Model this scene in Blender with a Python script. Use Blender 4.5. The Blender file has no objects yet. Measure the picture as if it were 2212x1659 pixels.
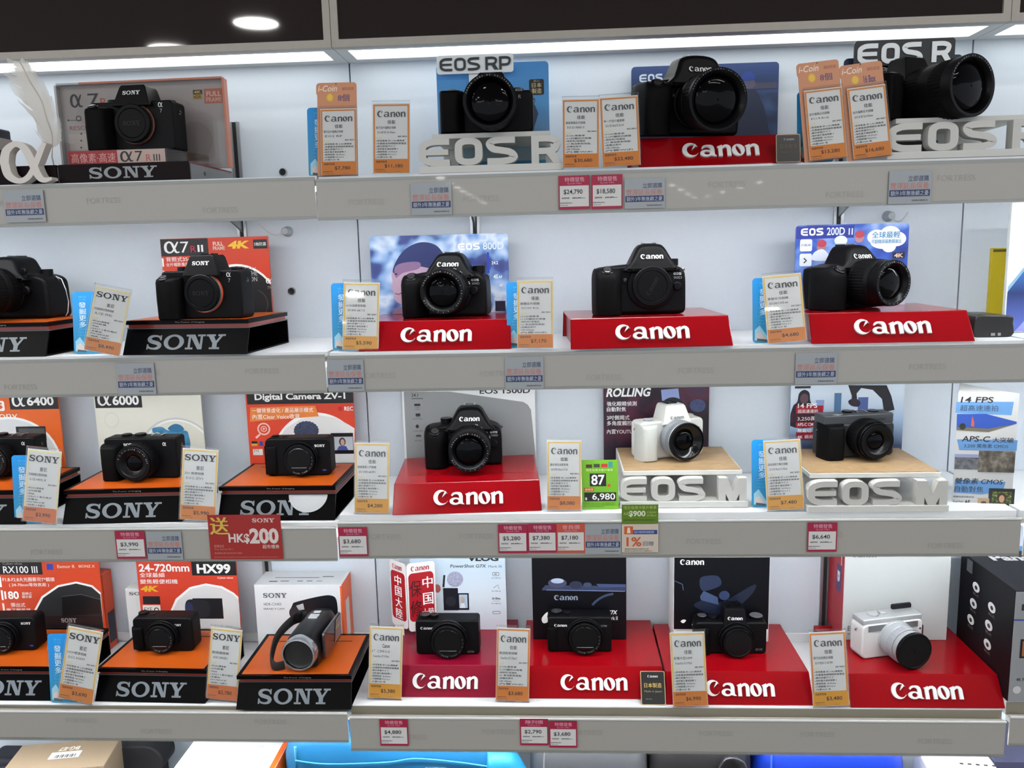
import bpy, bmesh, math, random
from mathutils import Vector, Matrix
random.seed(7)
S = bpy.context.scene
COL = S.collection

# ---------------------------------------------------------------- camera
FPX = 1781.52
CAM = Vector((0.33529, -1.17688, 1.33830))
RT = Vector((0.99834019, 0.05234253, -0.02402325))
UP = Vector((0.01546596, 0.15814536, 0.98729471))
FW = Vector((-0.05547667, 0.98602754, -0.15707335))
cd = bpy.data.cameras.new('camera')
cam = bpy.data.objects.new('camera', cd)
COL.objects.link(cam)
cd.sensor_fit = 'HORIZONTAL'
cd.sensor_width = 36.0
cd.lens = FPX / 2212 * 36.0
cd.clip_start = 0.01
cam.matrix_world = Matrix(((RT.x, UP.x, -FW.x, CAM.x), (RT.y, UP.y, -FW.y, CAM.y), (RT.z, UP.z, -FW.z, CAM.z), (0, 0, 0, 1)))
S.camera = cam

# ---------------------------------------------------------------- light levels
LED_HEADER = 1.75
LED_SHELF = 34.0
LAMP = 42.0
w = bpy.data.worlds.new('store')
S.world = w
w.use_nodes = True
w.node_tree.nodes['Background'].inputs[0].default_value = (0.80, 0.86, 0.95, 1)
w.node_tree.nodes['Background'].inputs[1].default_value = 0.72
S.view_settings.view_transform = 'Standard'
S.view_settings.look = 'None'
S.view_settings.gamma = 1.0
S.view_settings.use_curve_mapping = False
S.view_settings.exposure = 0.8
S.cycles.use_light_tree = False
S.cycles.max_bounces = 5
S.cycles.diffuse_bounces = 3
S.cycles.glossy_bounces = 2
S.cycles.transparent_max_bounces = 16


def ray(px, py):
    return RT * ((px - 1106) / FPX) + UP * (-(py - 829.5) / FPX) + FW


def at(px, py, Y):
    d = ray(px, py)
    return CAM + d * ((Y - CAM.y) / d.y)


def on(px, py, z):
    d = ray(px, py)
    return CAM + d * ((z - CAM.z) / d.z)


# ---------------------------------------------------------------- materials
_M = {}


def lin(h):
    h = h.lstrip('#')
    c = [int(h[i:i + 2], 16) / 255 for i in (0, 2, 4)]
    return [x / 12.92 if x <= .04045 else ((x + .055) / 1.055) ** 2.4 for x in c]


def newmat(name):
    m = bpy.data.materials.new(name)
    m.use_nodes = True
    return m, m.node_tree.nodes, m.node_tree.links, m.node_tree.nodes['Principled BSDF']


def mat(h, rough=.55, metal=0.0, coat=0.0, spec=.5, bump=0.0, bscale=400, var=0.0, crough=.05):
    k = (h, rough, metal, coat, spec, bump, bscale, var, crough)
    if k in _M:
        return _M[k]
    m, n, l, b = newmat('paint_' + h.strip('#'))
    c = lin(h)
    b.inputs['Base Color'].default_value = (*c, 1)
    b.inputs['Roughness'].default_value = rough
    b.inputs['Metallic'].default_value = metal
    b.inputs['Coat Weight'].default_value = coat
    b.inputs['Coat Roughness'].default_value = crough
    b.inputs['Specular IOR Level'].default_value = spec
    if bump or var:
        tc = n.new('ShaderNodeTexCoord')
        t = n.new('ShaderNodeTexNoise')
        t.inputs['Scale'].default_value = bscale
        t.inputs['Detail'].default_value = 2
        l.new(tc.outputs['Object'], t.inputs['Vector'])
        if bump:
            bp = n.new('ShaderNodeBump')
            bp.inputs['Strength'].default_value = bump
            bp.inputs['Distance'].default_value = .0006
            l.new(t.outputs['Fac'], bp.inputs['Height'])
            l.new(bp.outputs['Normal'], b.inputs['Normal'])
        if var:
            r = n.new('ShaderNodeValToRGB')
            r.color_ramp.elements[0].position = .3
            r.color_ramp.elements[1].position = .7
            r.color_ramp.elements[0].color = (*[x * (1 - var) for x in c], 1)
            r.color_ramp.elements[1].color = (*[min(1, x * (1 + var)) for x in c], 1)
            l.new(t.outputs['Fac'], r.inputs['Fac'])
            l.new(r.outputs['Color'], b.inputs['Base Color'])
    _M[k] = m
    return m


def emit(name, col, s):
    m, n, l, b = newmat(name)
    b.inputs['Base Color'].default_value = (.9, .9, .9, 1)
    b.inputs['Emission Color'].default_value = (*col, 1)
    b.inputs['Emission Strength'].default_value = s
    return m


def clear(name, tint=(1, 1, 1), gloss=.06, rough=.03):
    m, n, l, b = newmat(name)
    n.remove(b)
    t = n.new('ShaderNodeBsdfTransparent')
    t.inputs[0].default_value = (*tint, 1)
    g = n.new('ShaderNodeBsdfGlossy')
    g.inputs['Roughness'].default_value = rough
    f = n.new('ShaderNodeFresnel')
    f.inputs[0].default_value = 1.45
    a = n.new('ShaderNodeMath')
    a.operation = 'MULTIPLY_ADD'
    a.inputs[1].default_value = .5
    a.inputs[2].default_value = gloss * .2
    l.new(f.outputs[0], a.inputs[0])
    x = n.new('ShaderNodeMixShader')
    l.new(a.outputs[0], x.inputs[0])
    l.new(t.outputs[0], x.inputs[1])
    l.new(g.outputs[0], x.inputs[2])
    l.new(x.outputs[0], n['Material Output'].inputs[0])
    return m


def ramp_mat(name, stops, scale, rough=.5, coat=0.0, detail=3, distort=0.0, kind='NOISE', stretch=(1, 1, 1)):
    m, n, l, b = newmat(name)
    tc = n.new('ShaderNodeTexCoord')
    mp = n.new('ShaderNodeMapping')
    mp.inputs['Scale'].default_value = stretch
    l.new(tc.outputs['Object'], mp.inputs[0])
    t = n.new('ShaderNodeTexNoise')
    t.inputs['Scale'].default_value = scale
    t.inputs['Detail'].default_value = detail
    t.inputs['Distortion'].default_value = distort
    l.new(mp.outputs[0], t.inputs['Vector'])
    r = n.new('ShaderNodeValToRGB')
    e = r.color_ramp.elements
    while len(e) < len(stops):
        e.new(.5)
    for i, (p, h) in enumerate(stops):
        e[i].position = p
        e[i].color = (*lin(h), 1)
    l.new(t.outputs['Fac'], r.inputs[0])
    l.new(r.outputs[0], b.inputs['Base Color'])
    b.inputs['Roughness'].default_value = rough
    b.inputs['Coat Weight'].default_value = coat
    return m


def grad_mat(name, stops, axis, lo, hi, rough=.5):
    """a printed colour gradient along one object axis"""
    m, n, l, b = newmat(name)
    tc = n.new('ShaderNodeTexCoord')
    sp = n.new('ShaderNodeSeparateXYZ')
    l.new(tc.outputs['Object'], sp.inputs[0])
    mr = n.new('ShaderNodeMapRange')
    mr.inputs[1].default_value = lo
    mr.inputs[2].default_value = hi
    l.new(sp.outputs[axis], mr.inputs[0])
    r = n.new('ShaderNodeValToRGB')
    e = r.color_ramp.elements
    while len(e) < len(stops):
        e.new(.5)
    for i, (p, h) in enumerate(stops):
        e[i].position = p
        e[i].color = (*lin(h), 1)
    l.new(mr.outputs[0], r.inputs[0])
    l.new(r.outputs[0], b.inputs['Base Color'])
    b.inputs['Roughness'].default_value = rough
    return m


CLEAR = clear('clear_acrylic')
CLEAR_EDGE = clear('clear_sheet', (.97, .985, .98), .12)
BLACK = mat('09090b', .45, spec=.13)
BLACK_S = mat('08080a', .3, spec=.16)
RUBBER = mat('070708', .6, spec=.1, bump=.5, bscale=1800)
GLOSSB = mat('070708', .15, spec=.3)
GLASS = mat('030305', .06, spec=.12)
CHROME = mat('b9bcc0', .25, metal=1.0)
SILVER = mat('a9adb1', .35, metal=.8)
WHITE = mat('f0f0ee', .5)
WHITE_P = mat('e8e8e6', .45, coat=.2)
PRINTW = mat('f2f2f0', .6)
INK = mat('26262a', .6)
INKG = mat('55585c', .6)
RED = mat('8e0610', .14, spec=.3)
ORANGE = mat('ac4c12', .35, spec=.3)

# ---------------------------------------------------------------- mesh builder
_T = {}


def text_geo(s, bold=0.0, res=3):
    k = (s, bold, res)
    if k in _T:
        return _T[k]
    c = bpy.data.curves.new('lettering', 'FONT')
    c.body = s
    c.resolution_u = res
    c.offset = bold
    o = bpy.data.objects.new('lettering', c)
    me = o.to_mesh()
    v = [(p.co.x, p.co.y) for p in me.vertices]
    f = [tuple(p.vertices) for p in me.polygons]
    o.to_mesh_clear()
    bpy.data.objects.remove(o)
    bpy.data.curves.remove(c)
    xs = [p[0] for p in v] or [0, 1]
    ys = [p[1] for p in v] or [0, 1]
    _T[k] = (v, f, min(xs), max(xs), min(ys), max(ys))
    return _T[k]


def crom(P, n=6, closed=True):
    """smooth curve through the control points"""
    out = []
    N = len(P)
    rng = range(N) if closed else range(N - 1)
    for i in rng:
        if closed:
            a, b, c, d = P[(i - 1) % N], P[i], P[(i + 1) % N], P[(i + 2) % N]
        else:
            a, b, c, d = P[max(i - 1, 0)], P[i], P[i + 1], P[min(i + 2, N - 1)]
        for j in range(n):
            t = j / n
            out.append(tuple(.5 * (2 * b[k] + (c[k] - a[k]) * t + (2 * a[k] - 5 * b[k] + 4 * c[k] - d[k]) * t * t + (3 * b[k] - a[k] - 3 * c[k] + d[k]) * t ** 3) for k in range(len(b))))
    if not closed:
        out.append(tuple(P[-1]))
    return out


def rrect(x0, z0, x1, z1, r, n=5):
    o = []
    for cx, cz, a in ((x1 - r, z0 + r, -90), (x1 - r, z1 - r, 0), (x0 + r, z1 - r, 90), (x0 + r, z0 + r, 180)):
        for i in range(n + 1):
            t = math.radians(a + 90 * i / n)
            o.append((cx + r * math.cos(t), cz + r * math.sin(t)))
    return o


def ell(cx, cz, rx, rz, n=32, a0=0, a1=360):
    full = abs(a1 - a0) >= 360
    return [(cx + rx * math.cos(math.radians(a0 + (a1 - a0) * i / (n if full else n - 1))), cz + rz * math.sin(math.radians(a0 + (a1 - a0) * i / (n if full else n - 1)))) for i in range(n)]


def inset(P, d):
    o = []
    N = len(P)
    ar = sum(P[i][0] * P[(i + 1) % N][1] - P[(i + 1) % N][0] * P[i][1] for i in range(N))
    sg = 1 if ar > 0 else -1
    for i in range(N):
        a, b, c = P[i - 1], P[i], P[(i + 1) % N]
        e1 = Vector((b[0] - a[0], b[1] - a[1]))
        e2 = Vector((c[0] - b[0], c[1] - b[1]))
        if e1.length < 1e-9 or e2.length < 1e-9:
            e1 = e2 = Vector((c[0] - a[0], c[1] - a[1]))
        e1.normalize()
        e2.normalize()
        n1 = Vector((-e1.y, e1.x)) * sg
        n2 = Vector((-e2.y, e2.x)) * sg
        n = n1 + n2
        if n.length < 1e-6:
            n = n1.copy()
        n.normalize()
        k = d / max(.45, n.dot(n1))
        o.append((b[0] + n.x * k, b[1] + n.y * k))
    return o


def thick(path, width, closed=False):
    """left and right rails of a stroke; width is a number or one per point"""
    L, R = [], []
    N = len(path)
    for i, p in enumerate(path):
        if closed:
            a, c = path[i - 1], path[(i + 1) % N]
        else:
            a, c = path[max(0, i - 1)], path[min(N - 1, i + 1)]
        d = Vector((c[0] - a[0], c[1] - a[1]))
        if d.length < 1e-9:
            d = Vector((1, 0))
        d.normalize()
        wd = (width[i] if isinstance(width, (list, tuple)) else width) / 2
        L.append((p[0] - d.y * wd, p[1] + d.x * wd))
        R.append((p[0] + d.y * wd, p[1] - d.x * wd))
    return L, R


def clip_poly(P, b):
    for ax, lim, sg in ((0, b[0], 1), (0, b[2], -1), (1, b[1], 1), (1, b[3], -1)):
        out = []
        for i in range(len(P)):
            p, q = P[i - 1], P[i]
            a, c = (p[ax] - lim) * sg, (q[ax] - lim) * sg
            if (a < 0) != (c < 0):
                t = a / (a - c)
                out.append((p[0] + (q[0] - p[0]) * t, p[1] + (q[1] - p[1]) * t))
            if c >= 0:
                out.append(q)
        P = out
        if not P:
            break
    return P


class MB:
    def __init__(s, unit=1.0, T=None, uv=None, lay=.00022):
        s.v, s.f, s.m, s.mats = [], [], [], []
        s.unit, s.uv, s.lay = unit, uv, lay
        s.T = T or Matrix()
        s.clip = None
        s.cnt = 0
        s.flat = True

    def mi(s, m):
        if m not in s.mats:
            s.mats.append(m)
        return s.mats.index(m)

    def add(s, vs, fs, m):
        b = len(s.v)
        u = s.unit
        s.v += [s.T @ Vector((x * u, y * u, z * u)) for x, y, z in vs]
        i = s.mi(m)
        for f in fs:
            s.f.append([b + k for k in f])
            s.m.append(i)

    # --- solids
    def hexa(s, P, m):
        s.flat = False
        s.add(P, [(0, 1, 2, 3), (7, 6, 5, 4), (0, 4, 5, 1), (1, 5, 6, 2), (2, 6, 7, 3), (3, 7, 4, 0)], m)

    def box(s, x0, x1, y0, y1, z0, z1, m):
        s.hexa([(x0, y0, z0), (x1, y0, z0), (x1, y1, z0), (x0, y1, z0), (x0, y0, z1), (x1, y0, z1), (x1, y1, z1), (x0, y1, z1)], m)

    def rbox(s, x0, x1, y0, y1, z0, z1, r, m, n=2):
        """box with all edges rounded"""
        s.pillow(rrect(x0, z0, x1, z1, r, n + 1), y0, y1, r, r, m, n)

    def prism(s, P, y0, y1, m, caps=True):
        s.flat = False
        n = len(P)
        vs = [(x, y0, z) for x, z in P] + [(x, y1, z) for x, z in P]
        fs = [(i, (i + 1) % n, n + (i + 1) % n, n + i) for i in range(n)]
        if caps:
            fs += [tuple(range(n)), tuple(range(2 * n - 1, n - 1, -1))]
        s.add(vs, fs, m)

    def rings(s, R, m, cap0=True, cap1=True, closed=True):
        """skin a list of equal length rings of 3-D points"""
        s.flat = False
        n = len(R[0])
        vs = [p for r in R for p in r]
        fs = []
        for k in range(len(R) - 1):
            for i in range(n if closed else n - 1):
                fs.append((k * n + i, k * n + (i + 1) % n, (k + 1) * n + (i + 1) % n, (k + 1) * n + i))
        if cap0:
            fs.append(tuple(range(n - 1, -1, -1)))
        if cap1:
            fs.append(tuple(range((len(R) - 1) * n, len(R) * n)))
        s.add(vs, fs, m)

    def pillow(s, P, yf, yb, rf, rb, m, n=3, fn=None):
        """outline in x,z extruded from yf (front) to yb with rounded rims"""
        R = []
        for i in range(n + 1):
            t = math.radians(90 * i / n)
            Q = inset(P, rf * (1 - math.sin(t))) if rf else P
            R.append([(x, yf + rf * (1 - math.cos(t)), z) for x, z in Q])
            if not rf:
                break
        for i in range(n + 1):
            t = math.radians(90 * i / n)
            Q = inset(P, rb * (1 - math.cos(t))) if rb else P
            R.append([(x, yb - rb * (1 - math.sin(t)), z) for x, z in Q])
            if not rb:
                break
        if fn:
            R = [[fn(*p) for p in r] for r in R]
        s.rings(R, m)

    def loft(s, levels, m):
        """levels: (z, plan outline in x,y)"""
        s.rings([[(x, y, z) for x, y in P] for z, P in levels], m)

    def lathe(s, prof, m, c=(0, 0), n=40, knurl=0.0, axis='y', cap0=False, cap1=False):
        R = []
        for r, y in prof:
            ring = []
            for i in range(n):
                a = 2 * math.pi * i / n
                q = r - (knurl if i % 2 else 0)
                if axis == 'y':
                    ring.append((c[0] + q * math.cos(a), y, c[1] + q * math.sin(a)))
                else:
                    ring.append((c[0] + q * math.cos(a), c[1] + q * math.sin(a), y))
            R.append(ring)
        s.rings(R, m, cap0, cap1)

    def tube(s, P, r, m, n=8, flatk=1.0):
        P = [Vector(p) for p in P]
        R = []
        for i, p in enumerate(P):
            d = (P[min(i + 1, len(P) - 1)] - P[max(i - 1, 0)]).normalized()
            a = d.cross(Vector((0, 0, 1)))
            if a.length < 1e-3:
                a = d.cross(Vector((0, 1, 0)))
            a.normalize()
            b = a.cross(d)
            R.append([tuple(p + a * r * math.cos(2 * math.pi * j / n) + b * r * flatk * math.sin(2 * math.pi * j / n)) for j in range(n)])
        s.rings(R, m)

    def strip(s, L, R, y, d, m, closed=False):
        n = len(L)
        k = n if closed else n - 1
        vs = [(x, y, z) for x, z in L] + [(x, y, z) for x, z in R]
        fs = [(i, (i + 1) % n, n + (i + 1) % n, n + i) for i in range(k)]
        if d:
            s.flat = False
            vs += [(x, y + d, z) for x, z in L] + [(x, y + d, z) for x, z in R]
            fs += [(2 * n + i, 3 * n + i, 3 * n + (i + 1) % n, 2 * n + (i + 1) % n) for i in range(k)]
            fs += [(i, 2 * n + i, 2 * n + (i + 1) % n, (i + 1) % n) for i in range(k)]
            fs += [(n + i, n + (i + 1) % n, 3 * n + (i + 1) % n, 3 * n + i) for i in range(k)]
            if not closed:
                fs += [(0, n, 3 * n, 2 * n), (n - 1, 3 * n - 1, 4 * n - 1, 2 * n - 1)]
        s.add(vs, fs, m)

    # --- flat print: boxes are (x0, z_bottom, x1, z_top); with uv they are pixel boxes (x0, y_top, x1, y_bottom)
    def ly(s, lay):
        s.cnt += 1
        return -(lay * s.lay + s.cnt * 2.5e-6) / s.unit

    def B(s, b):
        if not s.uv:
            return b
        x0, y0, x1, y1 = b
        xc, yc = (x0 + x1) / 2, (y0 + y1) / 2
        return (s.uv(x0, yc)[0], s.uv(xc, y1)[1], s.uv(x1, yc)[0], s.uv(xc, y0)[1])

    def pts(s, P):
        return [s.uv(*p) for p in P] if s.uv else P

    def poly(s, P, m, lay=1, raw=False):
        P = P if raw else s.pts(P)
        if s.clip:
            P = clip_poly(P, s.clip)
            if len(P) < 3:
                return
        y = s.ly(lay)
        s.add([(x, y, z) for x, z in P], [tuple(range(len(P)))], m)

    def rect(s, b, m, lay=1, r=0):
        x0, z0, x1, z1 = s.B(b)
        if r:
            s.poly(rrect(x0, z0, x1, z1, r * min(x1 - x0, z1 - z0)), m, lay, True)
        else:
            s.poly([(x0, z0), (x1, z0), (x1, z1), (x0, z1)], m, lay, True)

    def oval(s, b, m, lay=1, n=28, a0=0, a1=360):
        x0, z0, x1, z1 = s.B(b)
        s.poly(ell((x0 + x1) / 2, (z0 + z1) / 2, (x1 - x0) / 2, (z1 - z0) / 2, n, a0, a1), m, lay, True)

    def ring(s, b, k, m, lay=1, n=32, a0=0, a1=360):
        x0, z0, x1, z1 = s.B(b)
        cx, cz, rx, rz = (x0 + x1) / 2, (z0 + z1) / 2, (x1 - x0) / 2, (z1 - z0) / 2
        full = abs(a1 - a0) >= 360
        A, C = ell(cx, cz, rx, rz, n, a0, a1), ell(cx, cz, rx * k, rz * k, n, a0, a1)
        for i in range(n if full else n - 1):
            j = (i + 1) % n
            s.poly([A[i], A[j], C[j], C[i]], m, lay, True)

    def line(s, P, wd, m, lay=1):
        P = s.pts(P)
        if s.uv:
            wd = wd / 1400.0
        L, R = thick(P, wd)
        s.strip(L, R, s.ly(lay), 0, m)

    def text(s, t, b, m, lay=2, bold=0.0, shear=0.0, rot=0, res=3, y=None):
        x0, z0, x1, z1 = s.B(b)
        cjk = bold > 0 and any(ord(ch) > 0x2e80 for ch in t)
        v, f, a0, a1, c0, c1 = text_geo(t, 0.0 if cjk else bold, res)
        if not f:
            return
        if cjk and bold > 0:
            # thicken ideographs by printing them again a hair to each side
            n_ = max(1, len(t))
            dx = bold * .7 * (x1 - x0) / n_
            for k_, sg_ in enumerate((-1, 1)):
                o_ = s.uv
                s.uv = None
                s.text(t, (x0 + sg_ * dx, z0, x1 + sg_ * dx, z1), m, lay, 0.0, shear, rot, res, None if y is None else y - (k_ + 1) * 3e-6 / s.unit)
                s.uv = o_
        out = []
        h = z1 - z0
        yy = y if y is not None else s.ly(lay)
        for x, q in v:
            p, r_ = (x - a0) / max(1e-6, a1 - a0), (q - c0) / max(1e-6, c1 - c0)
            if rot == 180:
                p, r_ = 1 - p, 1 - r_
            elif rot == 90:
                p, r_ = 1 - r_, p
            elif rot == -90:
                p, r_ = r_, 1 - p
            out.append((x0 + p * (x1 - x0) + shear * h * (r_ - .5), yy, z0 + r_ * h))
        s.add(out, f, m)

    def logo(s, name, b, m, lay=2, d=0, y=None, shear=0.0, rot=0):
        x0, z0, x1, z1 = s.B(b)
        gl, gw = LOGO[name]()
        yy = y if y is not None else s.ly(lay)

        def tr(p):
            a, c = p[0] / gw, p[1]
            if rot == 180:
                a, c = 1 - a, 1 - c
            return (x0 + a * (x1 - x0) + shear * (z1 - z0) * (c - .5), z0 + c * (z1 - z0))
        for i, (L, R, cl) in enumerate(gl):
            s.strip([tr(p) for p in L], [tr(p) for p in R], yy - i * (d * .006 + 3e-6 / s.unit), d, m, cl)

    def build(s, name, parent=None, smooth=38, label=None, kind=None):
        me = bpy.data.meshes.new(name)
        me.from_pydata([tuple(p) for p in s.v], [], s.f)
        for m in s.mats:
            me.materials.append(m)
        me.polygons.foreach_set('material_index', s.m)
        if not s.flat:
            bm = bmesh.new()
            bm.from_mesh(me)
            bmesh.ops.recalc_face_normals(bm, faces=bm.faces)
            bm.to_mesh(me)
            bm.free()
            if smooth:
                me.polygons.foreach_set('use_smooth', [True] * len(me.polygons))
                me.set_sharp_from_angle(angle=math.radians(smooth))
        me.update()
        o = bpy.data.objects.new(name, me)
        COL.objects.link(o)
        if parent:
            o.parent = parent
        if label:
            o['label'] = label
        if kind:
            o['kind'] = kind
        if smooth and not s.flat and len(s.f) < 3000:
            wn = o.modifiers.new('normals', 'WEIGHTED_NORMAL')
            wn.keep_sharp = True
        return o


# ---------------------------------------------------------------- lettering drawn as strokes
def _q(a, b, c, d):
    return ([a, b], [d, c], False)


def _st(P, wd, n=6):
    if isinstance(wd, (list, tuple)):
        Q = crom([(p[0], p[1], w_) for p, w_ in zip(P, wd)], n, False)
        L, R = thick([(a, b) for a, b, c in Q], [c for a, b, c in Q])
    else:
        L, R = thick(crom(P, n, False), wd)
    return (L, R, False)


def _bar(x0, z0, x1, z1):
    return ([(x0, z0), (x0, z1)], [(x1, z0), (x1, z1)], False)


def g_canon():
    G = []
    n = 30
    A = [math.radians(38 + (326 - 38) * i / n) for i in range(n + 1)]
    G.append(([(.53 + .53 * math.cos(a), .5 + .5 * math.sin(a)) for a in A], [(.70 + .40 * math.cos(a), .5 + .40 * math.sin(a)) for a in A], False))
    G.append(([(.94, .80), (.86, .93)], [(.62, .53), (.76, .80)], False))
    # a
    G.append(_st([(1.30, .60), (1.42, .72), (1.66, .765), (1.90, .68), (1.96, .50)], [.10, .13, .13, .24, .26]))
    G.append(_bar(1.83, .06, 2.09, .55))
    G.append(([(2.05, .02), (1.83, .1)], [(2.22, .02), (2.09, .14)], False))
    G.append((ell(1.55, .235, .40, .235, 28), ell(1.60, .245, .20, .13, 28), True))
    # n o n
    for x in (2.30, 4.10):
        G.append(_bar(x + .04, .0, x + .30, .70))
        G.append(([(x - .03, .68), (x + .30, .80)], [(x + .04, .60), (x + .30, .5)], False))
        G.append(_st([(x + .26, .56), (x + .42, .70), (x + .60, .72), (x + .72, .60), (x + .73, .42)], [.10, .15, .18, .25, .26]))
        G.append(_bar(x + .60, .0, x + .86, .46))
    O = ell(3.63, .40, .42, .41, 36)
    I = []
    for i in range(36):
        a = 2 * math.pi * i / 36
        p, q = .13 * math.cos(a), .34 * math.sin(a)
        I.append((3.63 + p * .9 + q * -.33, .40 + q * .92 + p * .3))
    G.append((O, I, True))
    return G, 4.98


def g_sony():
    G = [_st([(.87, .72), (.76, .88), (.5, .935), (.25, .87), (.17, .71), (.29, .57), (.5, .5), (.73, .42), (.84, .28), (.75, .12), (.5, .065), (.22, .13), (.11, .29)],
             [.08, .12, .13, .2, .25, .25, .25, .25, .25, .2, .13, .12, .08], 5),
         _bar(.84, .64, .93, .98), _bar(.05, .02, .14, .37)]
    G.append((ell(1.72, .5, .63, .52, 40), ell(1.72, .5, .36, .385, 40), True))
    G += [_bar(2.62, .06, 2.76, .95), _bar(2.47, .0, 2.93, .12), _bar(2.47, .88, 2.85, 1.0),
          _q((2.66, 1.0), (3.0, 1.0), (3.5, 0), (3.24, 0)), _bar(3.36, .02, 3.50, .95), _bar(3.18, .88, 3.66, 1.0)]
    G += [_bar(3.72, .88, 4.28, 1.0), _bar(4.44, .88, 4.90, 1.0), _q((3.80, .95), (4.14, .95), (4.42, .38), (4.12, .42)),
          _q((4.62, .95), (4.76, .95), (4.40, .38), (4.26, .45)), _bar(4.13, .05, 4.41, .46), _bar(3.95, 0, 4.58, .12)]
    return G, 4.92


def _E(x, k=.235):
    h = k / 2
    return [_st([(x + .98, 1 - h), (x + .5, 1 - h), (x + .28, .95 - h), (x + .13, .72), (x + .115, .5), (x + .13, .28), (x + .28, .05 + h), (x + .5, h), (x + .98, h)], k, 5), _bar(x + .14, .5 - h * .85, x + .94, .5 + h * .85)]


def _O(x, k=.235):
    P = crom([(x + .12, .5), (x + .15, .80), (x + .32, .96), (x + .56, .995), (x + .80, .96), (x + .97, .80), (x + 1.0, .5), (x + .97, .2), (x + .80, .04), (x + .56, .005), (x + .32, .04), (x + .15, .2)], 4)
    return [(P, inset(P, k), True)]


def _Sx(x, k=.235):
    h = k / 2
    return [_st([(x + .96, 1 - h), (x + .5, 1 - h), (x + .26, .965 - h), (x + .16, .74), (x + .27, .57), (x + .52, .51), (x + .80, .44), (x + .93, .29), (x + .83, .05 + h), (x + .55, h), (x + .08, h)], k, 5)]


def _Rx(x, k=.235):
    h = k / 2
    return [_bar(x + .08, 0, x + .08 + k, .994), _st([(x + .2, 1 - h), (x + .62, 1 - h), (x + .84, .93 - h), (x + .89, .70), (x + .80, .50), (x + .6, .44), (x + .2, .44)], k * .95, 5), _q((x + .48, .44), (x + .78, .46), (x + 1.06, .004), (x + .76, .004))]


def _Px(x, k=.235):
    h = k / 2
    return [_bar(x + .08, 0, x + .08 + k, .994), _st([(x + .2, 1 - h), (x + .62, 1 - h), (x + .84, .93 - h), (x + .89, .68), (x + .80, .44), (x + .6, .37), (x + .2, .37)], k * .95, 5)]


def _Mx(x, k=.26):
    return [_bar(x + .04, 0, x + .04 + k, 1), _bar(x + 1.06 - k, 0, x + 1.06, 1), _q((x + .041, .994), (x + .36, .994), (x + .68, .006), (x + .42, .006)), _q((x + .74, .991), (x + 1.059, .991), (x + .679, .009), (x + .421, .009))]


def g_eos(k=.235):
    return _E(0, k) + _O(1.03, k) + _Sx(2.1, k), 3.1


def g_eosr(k=.235):
    return _E(0, k) + _O(1.03, k) + _Sx(2.1, k) + _Rx(3.5, k), 4.56


def g_eosrp():
    return _E(0, .18) + _O(1.03, .18) + _Sx(2.1, .18) + _Rx(3.45, .18) + _Px(4.5, .18), 5.45


def g_eosm():
    return _E(0) + _O(1.03) + _Sx(2.1) + _Mx(3.6), 4.70


def g_alpha():
    return [_st([(1.02, .97), (.90, .74), (.74, .40), (.56, .13), (.34, .05), (.13, .20), (.075, .5)], [.10, .13, .13, .13, .14, .19, .20], 6),
            _st([(.075, .48), (.085, .60), (.16, .82), (.36, .96), (.55, .86), (.68, .55), (.78, .22), (.90, .06), (1.10, .09)], [.20, .20, .18, .14, .17, .19, .18, .14, .07], 6)], 1.12


LOGO = dict(canon=g_canon, sony=g_sony, eos=g_eos, eosr=g_eosr, eosrp=g_eosrp, eosm=g_eosm, alpha=g_alpha, eosthin=lambda: g_eos(.17))


# ---------------------------------------------------------------- things
def tag(o, label=None, cat=None, group=None, kind=None):
    for k, v in (('label', label), ('category', cat), ('group', group), ('kind', kind)):
        if v:
            o[k] = v
    return o


def thing(name, label, cat, loc=(0, 0, 0), rz=0.0, rx=0.0, group=None, M=None, sc=None):
    o = bpy.data.objects.new(name, None)
    COL.objects.link(o)
    o.empty_display_size = .01
    if M:
        o.matrix_world = M
    else:
        o.location = loc
        o.rotation_euler = (math.radians(rx), 0, math.radians(rz))
    if sc:
        o.scale = sc
    return tag(o, label, cat, group)


def frame(o, ux, uz):
    """matrix whose x runs along the face, z up it and -y out of it"""
    ux = ux.normalized()
    uz = (uz - ux * uz.dot(ux)).normalized()
    uy = uz.cross(ux)
    return Matrix(((ux.x, uy.x, uz.x, o.x), (ux.y, uy.y, uz.y, o.y), (ux.z, uy.z, uz.z, o.z), (0, 0, 0, 1)))


def uvmap(M):
    I = M.inverted()
    o = I @ CAM

    def f(px, py):
        d = I.to_3x3() @ ray(px, py)
        t = -o.y / d.y
        return (o.x + d.x * t, o.z + d.z * t)
    return f


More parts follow.
